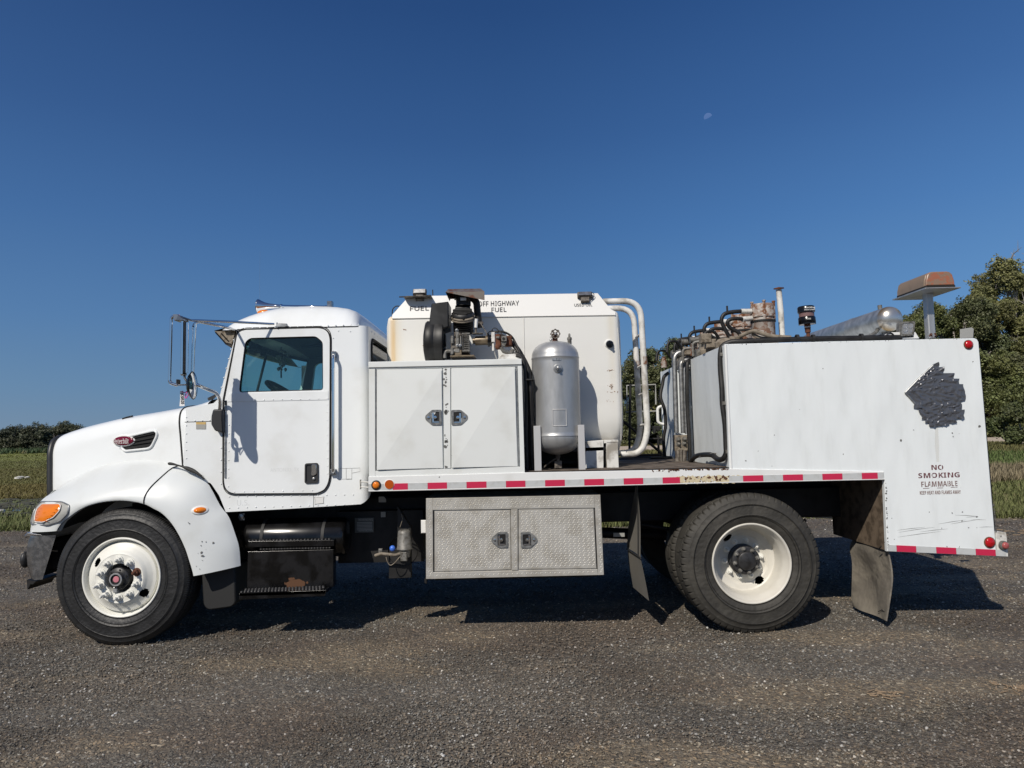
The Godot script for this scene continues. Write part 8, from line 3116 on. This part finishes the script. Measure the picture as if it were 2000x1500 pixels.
	var man := obj("valve_manifold", mb, M.tan_dust, box)
	for q in [Vector3(1.548, 1.456, -1.200), Vector3(1.604, 1.459, -1.200), Vector3(1.547, 1.418, -1.200), Vector3(1.602, 1.421, -1.200)]:
		mb = MB.new()
		nut(mb, q, 1.0, 0.017, 0.02)
		obj("manifold_bolt", mb, M.grey_cast, man)
	mb = MB.new()
	mb.tube([Vector3(1.544, 1.355, -1.220), Vector3(1.529, 1.203, -1.200)], 0.025, 8)
	mb.tube([Vector3(1.607, 1.354, -1.220), Vector3(1.586, 1.202, -1.200)], 0.025, 8)
	mb.tube([Vector3(1.569, 1.365, -1.200), Vector3(1.562, 1.203, -1.180)], 0.014, 8)
	obj("manifold_hose", mb, M.oily, man)
	# white grab handle and dark nozzle holder on the far compartment
	mb = MB.new()
	mb.tube(bent([Vector3(1.655, 1.821, -2.300), Vector3(1.587, 1.801, -2.300), Vector3(1.586, 1.632, -2.300), Vector3(1.653, 1.614, -2.300)], 0.05, 5), 0.016, 8)
	obj("grab_handle", mb, M.white_plastic, box)
	mb = MB.new()
	mb.box(Vector3(1.534, 1.600, -2.300), Vector3(1.612, 1.543, -2.360), 0.008)
	mb.tube([Vector3(1.556, 1.566, -2.300), Vector3(1.543, 1.522, -2.300)], 0.015, 6)
	obj("nozzle_holder", mb, M.gasket, box)
	# flaps before and behind the rear wheels
	mb = MB.new()
	var rows := []
	var near := [Vector3(2.823, 0.655, -0.030), Vector3(2.836, 0.554, -0.030), Vector3(2.854, 0.396, -0.030), Vector3(2.847, 0.262, -0.030), Vector3(2.820, 0.109, -0.030), Vector3(2.802, 0.060, -0.030)]
	var farp := [Vector3(2.875, 0.613, -0.630), Vector3(2.822, 0.524, -0.630), Vector3(2.845, 0.386, -0.630), Vector3(2.843, 0.203, -0.630), Vector3(2.831, 0.080, -0.630), Vector3(2.826, 0.029, -0.630)]
	near = smooth_path(near, 4)
	farp = smooth_path(farp, 4)
	for i in near.size():
		var row := []
		for j in 13:
			var t := j / 12.0
			var p: Vector3 = (near[i] as Vector3).lerp(farp[i], t)
			p.x += 0.03 * sin(t * PI) * (1.0 - i / float(near.size())) + 0.012 * sin(t * 7.0 + i * 0.3)
			row.append(p)
		rows.append(row)
	mb.grid(rows, false, false, Vector3(6.0, 0.5, -0.3))
	var back := []
	for row in rows:
		var b := []
		for p: Vector3 in row:
			b.append(p + Vector3(0.012, 0, 0))
		back.append(b)
	mb.grid(back, false, false, Vector3(-6.0, 0.5, -0.3))
	for row_i in rows.size() - 1:
		mb.quad(rows[row_i][0], back[row_i][0], back[row_i + 1][0], rows[row_i + 1][0], Vector3(0, 0, 1))
	for j in 12:
		mb.quad(rows[rows.size() - 1][j], rows[rows.size() - 1][j + 1], back[rows.size() - 1][j + 1], back[rows.size() - 1][j], Vector3(0, -1, 0))
	var flap := obj("mud_flap", mb, M.flap, truck, "dusty bent mud flap behind the rear wheels")
	mb = MB.new()
	for q in [[Vector3(2.820, 0.616, -0.060), Vector3(2.819, 0.590, -0.100)], [Vector3(2.866, 0.594, -0.550), Vector3(2.866, 0.564, -0.580)]]:
		mb.tube([q[0] + Vector3(-0.006, 0, 0), q[1] + Vector3(-0.006, 0, 0)], 0.005, 4)
	mb.tube([Vector3(2.818, 0.092, -0.180), Vector3(2.817, 0.122, -0.120), Vector3(2.816, 0.116, -0.080), Vector3(2.819, 0.144, -0.030)], 0.003, 4)
	obj("flap_cracks", mb, M.gasket, flap)
	mb = MB.new()
	near = smooth_path([Vector3(0.946, 1.126, -0.050), Vector3(0.957, 0.981, -0.040), Vector3(0.960, 0.807, -0.030), Vector3(0.952, 0.579, -0.030)], 5)
	farp = smooth_path([Vector3(0.952, 1.117, -0.120), Vector3(0.964, 0.947, -0.400), Vector3(0.948, 0.741, -0.550), Vector3(0.935, 0.567, -0.580)], 5)
	rows = []
	for i in near.size():
		var row := []
		for j in 7:
			row.append((near[i] as Vector3).lerp(farp[i], j / 6.0) + Vector3(0.012 * sin(j / 6.0 * PI), 0, 0))
		rows.append(row)
	mb.grid(rows, false, false, Vector3(6.0, 0.5, -0.3))
	near = smooth_path([Vector3(0.952, 0.567, -0.030), Vector3(0.978, 0.420, -0.030), Vector3(1.004, 0.251, -0.030)], 5)
	farp = smooth_path([Vector3(0.937, 0.554, -0.580), Vector3(0.949, 0.397, -0.580), Vector3(0.977, 0.235, -0.600)], 5)
	rows = []
	for i in near.size():
		var row := []
		for j in 7:
			row.append((near[i] as Vector3).lerp(farp[i], j / 6.0) + Vector3(0.002, 0, 0))
		rows.append(row)
	mb.grid(rows, false, false, Vector3(6.0, 0.5, -0.3))
	flap = obj("mud_flap", mb, M.flap_grey, truck, "grey folded flap in front of the rear wheels")
	mb = MB.new()
	mb.tube([Vector3(0.933, 0.558, -0.580), Vector3(0.952, 0.574, -0.020)], 0.006, 6)
	mb.tube(smooth_path([Vector3(0.946, 1.118, -0.050), Vector3(0.955, 0.976, -0.100), Vector3(0.956, 0.796, -0.120), Vector3(0.948, 0.571, -0.120)], 5), 0.004, 6)
	mb.tube([Vector3(0.949, 1.132, -0.080), Vector3(0.949, 1.112, -0.080)], 0.008, 6)
	obj("flap_fold", mb, M.rubber, flap)
	mb = MB.new()
	mb.box(Vector3(0.801, 0.718, -0.400), Vector3(0.892, 0.686, -0.402))
	obj("frame_sticker", mb, M.label_grey)
	# thin rack on the far side, seen through the gap
	var rack := MB.new()
	rack.tube([Vector3(1.299, 2.066, -2.300), Vector3(1.256, 1.161, -2.300)], 0.014, 6)
	rack.tube([Vector3(1.581, 1.498, -2.300), Vector3(1.585, 1.153, -2.300)], 0.014, 6)
	rack.tube([Vector3(1.249, 1.462, -2.300), Vector3(1.619, 1.458, -2.300)], 0.014, 6)
	rack.tube([Vector3(1.243, 1.283, -2.300), Vector3(1.612, 1.286, -2.300)], 0.016, 6)
	rack.tube([Vector3(1.201, 1.664, -2.300), Vector3(1.656, 1.263, -2.300)], 0.016, 6)
	var rk := obj("side_rack", rack, M.frame_black, truck, "thin black pipe rack on the far side of the deck")
	rack = MB.new()
	rack.tube([Vector3(1.259, 1.787, -2.320), Vector3(1.265, 2.051, -2.320), Vector3(1.578, 2.055, -2.320), Vector3(1.575, 1.835, -2.320)], 0.009, 6)
	rack.tube([Vector3(1.241, 1.759, -2.320), Vector3(1.584, 1.762, -2.320)], 0.009, 6)
	obj("upper_rack", rack, M.label_grey, rk)
	rack = MB.new()
	var coil := []
	for k in 60:
		var a := k * 0.45
		coil.append(Vector3(1.347, 1.193, -2.000) + Vector3(cos(a) * 0.3, 0.0 + 0.0012 * k, sin(a) * 0.2))
	rack.tube(coil, 0.02, 6)
	obj("coiled_hose", rack, M.hose, truck)


func oil_pump(x: float, z: float, y: float, s: float, parent: Node) -> void:
	# air motor drum on a dusty pump head, with two looping hoses towards the front
	var at := Vector3(x, y, z)
	var mb := MB.new()
	mb.lathe([Vector2(0.082, -0.02), Vector2(0.093, -0.015), Vector2(0.095, 0.125), Vector2(0.1, 0.13), Vector2(0.1, 0.138), Vector2(0.086, 0.142), Vector2(0.086, 0.155), Vector2(0.097, 0.16), Vector2(0.096, 0.255), Vector2(0.09, 0.268), Vector2(0.0, 0.27)], at, Vector3.UP, 26, 0.5)
	var p := obj("oil_pump", mb, M.rust, parent)
	mb = MB.new()
	for k in 5:
		var a := TAU * k / 5 + 0.5
		mb.tube([at + Vector3(cos(a) * 0.09, 0.14, sin(a) * 0.09), at + Vector3(cos(a) * 0.09, 0.285, sin(a) * 0.09)], 0.012, 6)
		mb.lathe([Vector2(0.016, 0), Vector2(0.014, 0.01), Vector2(0, 0.012)], at + Vector3(cos(a) * 0.09, 0.28, sin(a) * 0.09), Vector3.UP, 6)
	obj("tie_rods", mb, M.rust, p)
	mb = MB.new()
	mb.lathe([Vector2(0.095, 0.112), Vector2(0.101, 0.115), Vector2(0.101, 0.13), Vector2(0.095, 0.132)], at, Vector3.UP, 26)
	obj("clamp_band", mb, M.gasket, p)
	mb = MB.new()
	mb.box(at + Vector3(-0.16, -0.1, -0.1), at + Vector3(0.09, -0.02, 0.1), 0.02)
	mb.lathe([Vector2(0.08, -0.12), Vector2(0.085, -0.08), Vector2(0.06, -0.05), Vector2(0.03, -0.04)], at + Vector3(-0.33, 0.03, 0.02), Vector3.UP, 14)
	mb.box(at + Vector3(-0.3, -0.1, -0.06), at + Vector3(-0.2, 0.0, 0.06), 0.01)
	obj("pump_head", mb, M.tan_dust, p)
	mb = MB.new()
	mb.tube([at + Vector3(-0.1, 0.21, 0.02), at + Vector3(-0.19, 0.21, 0.03)], 0.022, 8)
	mb.tube([at + Vector3(-0.1, 0.15, 0.02), at + Vector3(-0.19, 0.14, 0.05)], 0.022, 8)
	obj("hose_end", mb, M.white_worn, p)
	mb = MB.new()
	mb.tube(smooth_path([at + Vector3(-0.17, 0.21, 0.03), at + Vector3(-0.26, 0.205, 0.04), at + Vector3(-0.335, 0.185, 0.05), at + Vector3(-0.36, 0.13, 0.05), at + Vector3(-0.33, 0.06, 0.04), at + Vector3(-0.29, -0.02, 0.03), at + Vector3(-0.28, -0.1, 0.02)], 5), 0.017, 8)
	mb.tube(smooth_path([at + Vector3(-0.17, 0.14, 0.05), at + Vector3(-0.26, 0.145, 0.06), at + Vector3(-0.31, 0.125, 0.06), at + Vector3(-0.3, 0.08, 0.05), at + Vector3(-0.22, 0.03, 0.04), at + Vector3(-0.2, -0.03, 0.03), at + Vector3(-0.2, -0.1, 0.02)], 5), 0.016, 8)
	obj("pump_hose", mb, M.hose, p)
	mb = MB.new()
	mb.tube([at + Vector3(-0.3, 0.2, 0.02), at + Vector3(-0.3, 0.26, 0.02)], 0.008, 6)
	obj("bleed_pin", mb, M.frame_black, p)


func build_box_top() -> void:
	# four pumps in a row across the box
	var top := Vector2(1.663, 2.203).y
	var first := Vector3(2.103, 2.276, -0.380)
	var zs := [-0.38, -0.92, -1.46, -2.0]
	for z in zs:
		oil_pump(first.x, z, first.y + 0.03, 1.0, truck)
	var mb := MB.new()
	mb.box(Vector3(first.x - 0.4, top - 0.03, -2.2), Vector3(first.x + 0.15, top + 0.005, -0.2), 0.005)
	obj("pump_tray", mb, M.tan_dust)
	# dusty blocks, elbows and short hoses crowding the pumps' feet
	var r := RandomNumberGenerator.new()
	r.seed = 66
	for k in 20:
		mb = MB.new()
		var c := Vector3(first.x - 0.12 - 0.42 * r.randf(), first.y - 0.03 + 0.1 * r.randf(), -0.3 - 1.8 * r.randf())
		var kind := k % 4
		if kind == 0:
			mb.box(c - Vector3(0.04, 0.04, 0.05), c + Vector3(0.05, 0.04, 0.04), 0.008)
		elif kind == 1:
			mb.tube(bent([c + Vector3(0, -0.08, 0), c + Vector3(0, 0.05, 0), c + Vector3(0.12, 0.055, 0.04)], 0.04), 0.014, 7)
		elif kind == 2:
			mb.lathe([Vector2(0.03, -0.06), Vector2(0.034, 0.0), Vector2(0.024, 0.004), Vector2(0.024, 0.04), Vector2(0.03, 0.045), Vector2(0, 0.06)], c, Vector3.UP, 12)
		else:
			mb.tube(smooth_path([c, c + Vector3(-0.06, 0.08, 0.02), c + Vector3(-0.14, 0.07, 0.04), c + Vector3(-0.16, -0.02, 0.05)], 4), 0.013, 6)
		obj("pump_fitting", mb, [M.tan_dust, M.grey_cast, M.rust, M.hose][kind])
	# clutter of fittings at the front edge
	for q in [[Vector3(1.782, 2.387, -1.150), 0.03], [Vector3(1.783, 2.414, -1.500), 0.03], [Vector3(1.765, 2.233, -0.900), 0.04], [Vector3(1.725, 2.316, -1.700), 0.04]]:
		mb = MB.new()
		mb.tube([q[0] + Vector3(-0.1, 0, 0), q[0] + Vector3(0.12, 0.005, 0)], q[1], 8)
		mb.tube([q[0] + Vector3(0.0, -0.18, 0), q[0] + Vector3(0.0, 0.05, 0)], q[1] * 0.7, 8)
		mb.box(q[0] + Vector3(0.05, -0.17, -0.06), q[0] + Vector3(0.22, -0.04, 0.06), 0.01)
		obj("pipe_fitting", mb, M.grey_cast)
	for q in [Vector3(1.724, 2.206, -1.500)]:
		mb = MB.new()
		mb.lathe([Vector2(0.1, -0.06), Vector2(0.1, 0.0), Vector2(0.08, 0.03), Vector2(0.04, 0.04), Vector2(0.035, 0.085), Vector2(0, 0.085)], q, Vector3.UP, 18)
		obj("fill_cap", mb, M.grey_cast)
	for px in [Vector3(1.786, 2.367, -1.000), Vector3(1.777, 2.388, -1.300)]:
		mb = MB.new()
		mb.tube([px + Vector3(0, -0.05, 0), px + Vector3(0, 0.09, 0)], 0.008, 6)
		obj("bleed_pin", mb, M.frame_black)
	mb = MB.new()
	mb.tube(smooth_path([Vector3(1.878, 2.300, -0.300), Vector3(1.958, 2.329, -0.220), Vector3(2.015, 2.297, -0.150), Vector3(2.077, 2.268, -0.100), Vector3(2.206, 2.250, -0.070)], 5), 0.017, 8)
	mb.tube(smooth_path([Vector3(1.967, 2.312, -0.250), Vector3(2.010, 2.271, -0.200), Vector3(2.084, 2.254, -0.120), Vector3(2.210, 2.245, -0.080)], 5), 0.014, 8)
	obj("pump_hose", mb, M.tan_dust)
	# white vent pipe with a rusty cap
	mb = MB.new()
	mb.tube([Vector3(2.302, 2.296, -0.500), Vector3(2.301, 2.524, -0.500), Vector3(2.293, 2.719, -0.500)], 0.024, 12)
	var vp := obj("vent_pipe", mb, M.white_worn, truck, "white vent pipe with a flat rusty cap")
	mb = MB.new()
	mb.lathe([Vector2(0, 0.0), Vector2(0.042, 0.002), Vector2(0.042, 0.012), Vector2(0.0, 0.02)], Vector3(2.294, 2.723, -0.500), Vector3(-0.05, 1, 0.12), 16)
	obj("vent_cap", mb, M.rust_dark, vp)
	# desiccant breather
	var bx := Vector3(2.398, 2.261, -0.200)
	var by := func(px: float) -> float:
		return (660.0 - px) * 0.00408
	mb = MB.new()
	mb.lathe([Vector2(0.066, by.call(633.0)), Vector2(0.066, by.call(620.0)), Vector2(0.06, by.call(618.0)), Vector2(0, by.call(618.0))], bx, Vector3(-0.03, 1, 0), 32)
	mb.lathe([Vector2(0, by.call(633.0)), Vector2(0.062, by.call(633.0)), Vector2(0.066, by.call(631.0)), Vector2(0.066, by.call(625.0))], bx, Vector3(-0.03, 1, 0), 32)
	mb.lathe([Vector2(0.062, by.call(609.5)), Vector2(0.067, by.call(609.0)), Vector2(0.067, by.call(599.5)), Vector2(0.06, by.call(597.0)), Vector2(0, by.call(597.0))], bx, Vector3(-0.03, 1, 0), 32)
	var br := obj("breather", mb, M.black_paint, truck, "black capped breather filter with a faded pink body")
	mb = MB.new()
	mb.lathe([Vector2(0.0585, by.call(621.0)), Vector2(0.0585, by.call(608.0))], bx, Vector3(-0.03, 1, 0), 32)
	obj("breather_body", mb, mat("pink_grain", Color(0.27, 0.16, 0.15), 0.4, 0.0, tones(61, 0.08, Color(1, 1, 1), Color(0.4, 0.4, 0.42)), 12.0), br)
	mb = MB.new()
	mb.lathe([Vector2(0.014, -0.01), Vector2(0.014, by.call(650.0)), Vector2(0.022, by.call(649.0)), Vector2(0.022, by.call(642.0)), Vector2(0.024, by.call(641.0)), Vector2(0.024, by.call(633.0))], bx, Vector3(-0.03, 1, 0), 18)
	obj("breather_neck", mb, M.rust_dark, br)
	mb = MB.new()
	mb.lathe([Vector2(0.0225, by.call(640.0)), Vector2(0.0245, by.call(639.0)), Vector2(0.0245, by.call(637.5)), Vector2(0.0225, by.call(637.0))], bx, Vector3(-0.03, 1, 0), 18)
	obj("neck_ring", mb, M.white_plastic, br)
	lettering("breather_lettering", "WatchDog", bx + Vector3(0.0 - 0.006, by.call(602.2), 0.068), 0.086, 0.018, M.white_plastic, br, true)
	lettering("breather_lettering", "DESICCANT", bx + Vector3(0.0 - 0.006, by.call(606.2), 0.068), 0.086, 0.009, M.white_plastic, br, true)
	mb = MB.new()
	mb.box(bx + Vector3(-0.033, by.call(625.5), 0.0655), bx + Vector3(0.0, by.call(622.5), 0.067))
	obj("breather_label", mb, M.label_grey, br)
	# long silver cylinder lying across the box
	var ca := Vector3(3.220, 2.445, -0.500)
	var rad := 0.106
	mb = MB.new()
	mb.lathe([Vector2(0, -1.66), Vector2(rad, -1.6), Vector2(rad, -0.62), Vector2(rad * 1.03, -0.61), Vector2(rad * 1.03, -0.59), Vector2(rad, -0.58), Vector2(rad, 0.0)], ca, Vector3(0, 0, 1), 40, 0.7)
	var cy := obj("silver_cylinder", mb, M.exhaust_silver, truck, "long silver cylinder lying across the top of the rear box")
	mb = MB.new()
	var rows := []
	var cols := []
	for i in 13:
		var a := PI * 0.5 * i / 12.0
		var row := []
		var crow := []
		for k in 41:
			var b := TAU * k / 40
			row.append(ca + Vector3(cos(b) * cos(a) * rad, sin(b) * cos(a) * rad, sin(a) * rad * 0.75))
			var rim := smoothstep(1.0, 0.15, a) * (0.65 + 0.35 * sin(b * 3.0 + 1.0))
			var c := Vector3(0.56, 0.56, 0.54).lerp(Vector3(0.42, 0.27, 0.1), clampf(rim, 0, 1) * (0.95 if cos(b) < 0.3 else 0.4))
			crow.append(Color(c.x, c.y, c.z))
		rows.append(row)
		cols.append(crow)
	mb.grid(rows, false, false, ca - Vector3(0, 0, 0.3), 1.0, cols)
	obj("cylinder_dome", mb, M.dome_brass, cy)
	mb = MB.new()
	mb.prism([Vector2(3.200, 2.405), Vector2(3.235, 2.400), Vector2(3.256, 2.311), Vector2(3.194, 2.304)], -0.6, -0.52, 0.003)
	mb.tube(smooth_path([Vector3(3.164, 2.455, -0.800), Vector3(3.168, 2.443, -0.700), Vector3(3.159, 2.401, -0.600), Vector3(3.135, 2.354, -0.550), Vector3(3.000, 2.292, -0.400), Vector3(2.839, 2.255, -0.200)], 5), 0.016, 8)
	mb.tube([Vector3(3.154, 2.446, -0.800), Vector3(3.160, 2.447, -0.720), Vector3(3.159, 2.422, -0.650)], 0.024, 8)
	mb.tube([Vector3(3.383, 2.605, -0.950), Vector3(3.380, 2.643, -0.950)], 0.02, 8)
	obj("cylinder_bracket", mb, M.grey_cast, cy)
	mb = MB.new()
	mb.ball(Vector3(3.188, 2.464, -0.720), Vector3(0.016, 0.022, 0.016))
	obj("copper_fitting", mb, mat("copper", Color(0.5, 0.2, 0.1), 0.5, 0.3), cy)
	# white bracket with work lamp
	mb = MB.new()
	mb.prism([Vector2(2.892, 2.219), Vector2(2.992, 2.271), Vector2(3.177, 2.269), Vector2(3.206, 2.218)], -0.14, -0.05, 0.003)
	var wb := obj("lamp_bracket", mb, M.white_plastic)
	mb = MB.new()
	mb.lathe([Vector2(0.034, 0), Vector2(0.036, 0.006), Vector2(0.028, 0.008), Vector2(0.026, 0)], Vector3(2.974, 2.235, -0.050), Vector3(0, 0, 1), 18)
	mb.tube([Vector3(2.914, 2.234, -0.060), Vector3(2.979, 2.237, -0.060)], 0.012, 6)
	obj("bracket_grommet", mb, M.gasket, wb)
	mb = MB.new()
	var wl := round_poly([Vector2(3.060, 2.351), Vector2(3.173, 2.353), Vector2(3.153, 2.242), Vector2(3.049, 2.236)], 0.016)
	var wli := round_poly([Vector2(3.071, 2.337), Vector2(3.162, 2.339), Vector2(3.144, 2.256), Vector2(3.060, 2.252)], 0.012)
	mb.prism(wl, -0.11, -0.045, 0.008)
	mb.ring(wl, wli, Vector2(3.109, 2.295), -0.045, -0.035)
	var lamp := obj("work_lamp", mb, M.grey_cast, truck, "square work lamp on the white bracket")
	for k in 6:
		mb = MB.new()
		var c := Vector3(3.093, 2.316, -0.042) + Vector3((k % 2) * 0.044, -0.03 * int(k / 2), 0)
		mb.lathe([Vector2(0.019, 0.004), Vector2(0.015, -0.002), Vector2(0.006, -0.006), Vector2(0, 0.0)], c, Vector3(0, 0, 1), 18, 0.3)
		obj("lamp_reflector", mb, M.chrome, lamp)
	mb = MB.new()
	mb.prism(wli, -0.041, -0.037)
	obj("lamp_glass", mb, M.clear_lens, lamp)
	mb = MB.new()
	mb.box(Vector3(3.067, 2.241, -0.050), Vector3(3.164, 2.224, -0.090), 0.003)
	obj("lamp_foot", mb, M.gasket, lamp)
	# amber beacon bar on its post
	mb = MB.new()
	var px := Vector2(3.615, 2.466).x
	mb.box(Vector3(px - 0.03, Vector2(3.629, 2.278).y, -0.63), Vector3(px + 0.03, Vector2(3.620, 2.676).y, -0.56), 0.008)
	var post := obj("beacon_post", mb, M.galvanised)
	mb = MB.new()
	for k in 14:
		chip(mb, Vector3(px - 0.03 + 0.06 * rng.randf(), Vector2(3.606, 2.291).y + 0.03 * rng.randf(), -0.5585), 0.006 + 0.006 * rng.randf(), rng)
	obj("post_rust", mb, M.rust_dark, post)
	mb = MB.new()
	var a := Vector3(3.694, 2.693, -0.380)
	var bz := -0.86
	var yl := a.y - 0.01
	mb.box(Vector3(px - 0.15, yl - 0.01, bz - 0.03), Vector3(px + 0.15, yl, -0.37), 0.004)
	var bb := obj("beacon", mb, M.galvanised, truck, "boxy amber beacon bar with faded lens on a square post")
	mb = MB.new()
	mb.box(Vector3(px - 0.125, yl, bz), Vector3(px + 0.125, yl + 0.022, -0.4), 0.006)
	obj("beacon_base", mb, M.gasket, bb)
	var lens := func(zf: float, zb: float) -> MB:
		var q := MB.new()
		var sect := [Vector2(-0.122, 0.022), Vector2(-0.12, 0.06), Vector2(-0.105, 0.115), Vector2(-0.085, 0.135), Vector2(-0.06, 0.14), Vector2(0.06, 0.14), Vector2(0.085, 0.135), Vector2(0.105, 0.115), Vector2(0.12, 0.06), Vector2(0.122, 0.022)]
		var pp := []
		for s: Vector2 in sect:
			pp.append(Vector2(px + s.x, yl + s.y))
		q.prism(pp, zb, zf, 0.008)
		return q
	obj("beacon_lens", lens.call(-0.402, -0.43), M.amber_faded, bb)
	obj("beacon_lens", lens.call(-0.431, bz), M.grey_lens, bb)
	# flat plate near the rear corner
	mb = MB.new()
	mb.prism([Vector2(3.754, 2.330), Vector2(3.849, 2.343), Vector2(3.866, 2.332), Vector2(3.856, 2.254), Vector2(3.749, 2.253)], -0.41, -0.4, 0.002)
	obj("corner_plate", mb, M.label_grey)


# ---------------------------------------------------------------- loose small things

func build_small_things() -> void:
	# paper tag hanging from the mirror on a pink tie
	var t := Node3D.new()
	t.name = "paper_tag"
	t.position = Vector3(-2.444, 1.865, 0.240)
	add_child(t)
	tag(t, "white paper tag with a handwritten number hanging from the door mirror", "tag")
	var mb := MB.new()
	var poly := [Vector2(-2.461, 1.919), Vector2(-2.438, 1.922), Vector2(-2.430, 1.876), Vector2(-2.426, 1.808), Vector2(-2.464, 1.807), Vector2(-2.459, 1.862)]
	mb.prism(poly, 0.2385, 0.24)
	obj("tag_sheet", mb, M.paper, t)
	var num := lettering("tag_number", "620520", Vector3(-2.443, 1.863, 0.242), 0.079, 0.023, M.black_print, t, true)
	var c: Vector3 = num.mesh.get_aabb().get_center()
	var turned: Basis = Basis(Vector3(0, 0, 1), -PI * 0.5 + 0.06) * num.transform.basis
	num.transform = Transform3D(turned, Vector3(-2.443, 1.863, 0.242) - t.position - turned * c)
	mb = MB.new()
	mb.tube(smooth_path([Vector3(-2.448, 1.915, 0.240), Vector3(-2.425, 1.908, 0.240), Vector3(-2.406, 1.917, 0.240), Vector3(-2.421, 1.887, 0.240), Vector3(-2.417, 1.865, 0.240), Vector3(-2.402, 1.887, 0.240), Vector3(-2.390, 1.924, 0.250), Vector3(-2.393, 1.961, 0.270)], 4), 0.0035, 5)
	obj("pink_tie", mb, M.pink, t)
	# beaded ornament hanging inside the cab
	var o := Node3D.new()
	o.name = "hanging_ornament"
	o.position = Vector3(-2.175, 2.312, -1.200)
	add_child(o)
	tag(o, "pale beaded ornament hanging inside the cab's side window", "ornament")
	mb = MB.new()
	var r := RandomNumberGenerator.new()
	r.seed = 3
	for k in 34:
		mb.ball(Vector3(-2.166, 2.263, -1.200) + Vector3(r.randfn() * 0.022, r.randfn() * 0.06, r.randfn() * 0.02), Vector3.ONE * (0.008 + 0.008 * r.randf()), 5, 7)
	obj("beads", mb, M.label_grey, o)
	mb = MB.new()
	mb.tube([Vector3(-2.170, 2.390, -1.200), Vector3(-2.168, 2.312, -1.200)], 0.004, 5)
	mb.tube([Vector3(-2.180, 2.225, -1.200), Vector3(-2.178, 2.127, -1.200)], 0.007, 6)
	obj("cord", mb, M.interior_dark, o)
	# pale straw scraps on the stone
	var sm := mat("straw", Color(0.36, 0.27, 0.18), 0.9, 0.0, tones(71, 0.06, Color(1, 1, 1), Color(0.55, 0.5, 0.45)), 2.0)
	var xfs := []
	var cols := []
	r.seed = 8
	for spot in [[Vector2(8.1, -4.6), 1.3, 0.4, 420], [Vector2(2.95, 1.25), 0.22, 0.07, 45], [Vector2(2.1, 1.3), 0.14, 0.05, 22]]:
		for k in spot[3]:
			xfs.append(Transform3D(Basis(Vector3.UP, r.randf() * TAU) * Basis.from_scale(Vector3(0.01 + 0.02 * r.randf(), 0.0025, 0.0025) * (1.0 if spot[0].x < 5.0 else 1.8)), Vector3(spot[0].x + r.randfn() * spot[1] * 0.5, 0.004 + 0.004 * r.randf(), spot[0].y + r.randfn() * spot[2] * 0.5)))
			cols.append(Color(1, 1, 1))
	var bar := MB.new()
	bar.box(Vector3(-1, -1, -1), Vector3(1, 1, 1))
	var so := scatter("straw", bar.mesh(), sm, xfs, cols, self, "scraps of pale straw lying on the stone lot")
	so.set_meta("category", "straw")
	# day moon
	mb = MB.new()
	var mc := Vector3(704.322, 1089.426, -2400.000)
	var mr := 14.364
	var toward := (Vector3(0, 1.535, 5.5) - mc).normalized()
	var right := Vector3.UP.cross(toward).normalized()
	var up := toward.cross(right)
	var lit := (up * 0.93 - right * 0.36).normalized()
	var side := lit.cross(toward).normalized()
	var rows := []
	for i in 13:
		var a := PI * i / 12.0
		var row := []
		for j in 9:
			# from the lit limb to the terminator
			var b := lerpf(0.02, PI * 0.56, j / 8.0)
			row.append(mc + side * cos(a) * mr + (lit * cos(b) + toward * sin(b)) * sin(a) * mr)
		rows.append(row)
	mb.grid(rows, false, false, mc)
	var mm := mat("moon_light", Color(0.0, 0.0, 0.0), 1.0)
	mm.emission_enabled = true
	mm.emission = lin(0.078, 0.16, 0.375)
	mm.emission_energy_multiplier = 1.0
	var moon := obj("moon", mb, mm, self)
	tag(moon, "pale gibbous day moon high in the blue sky", "moon")
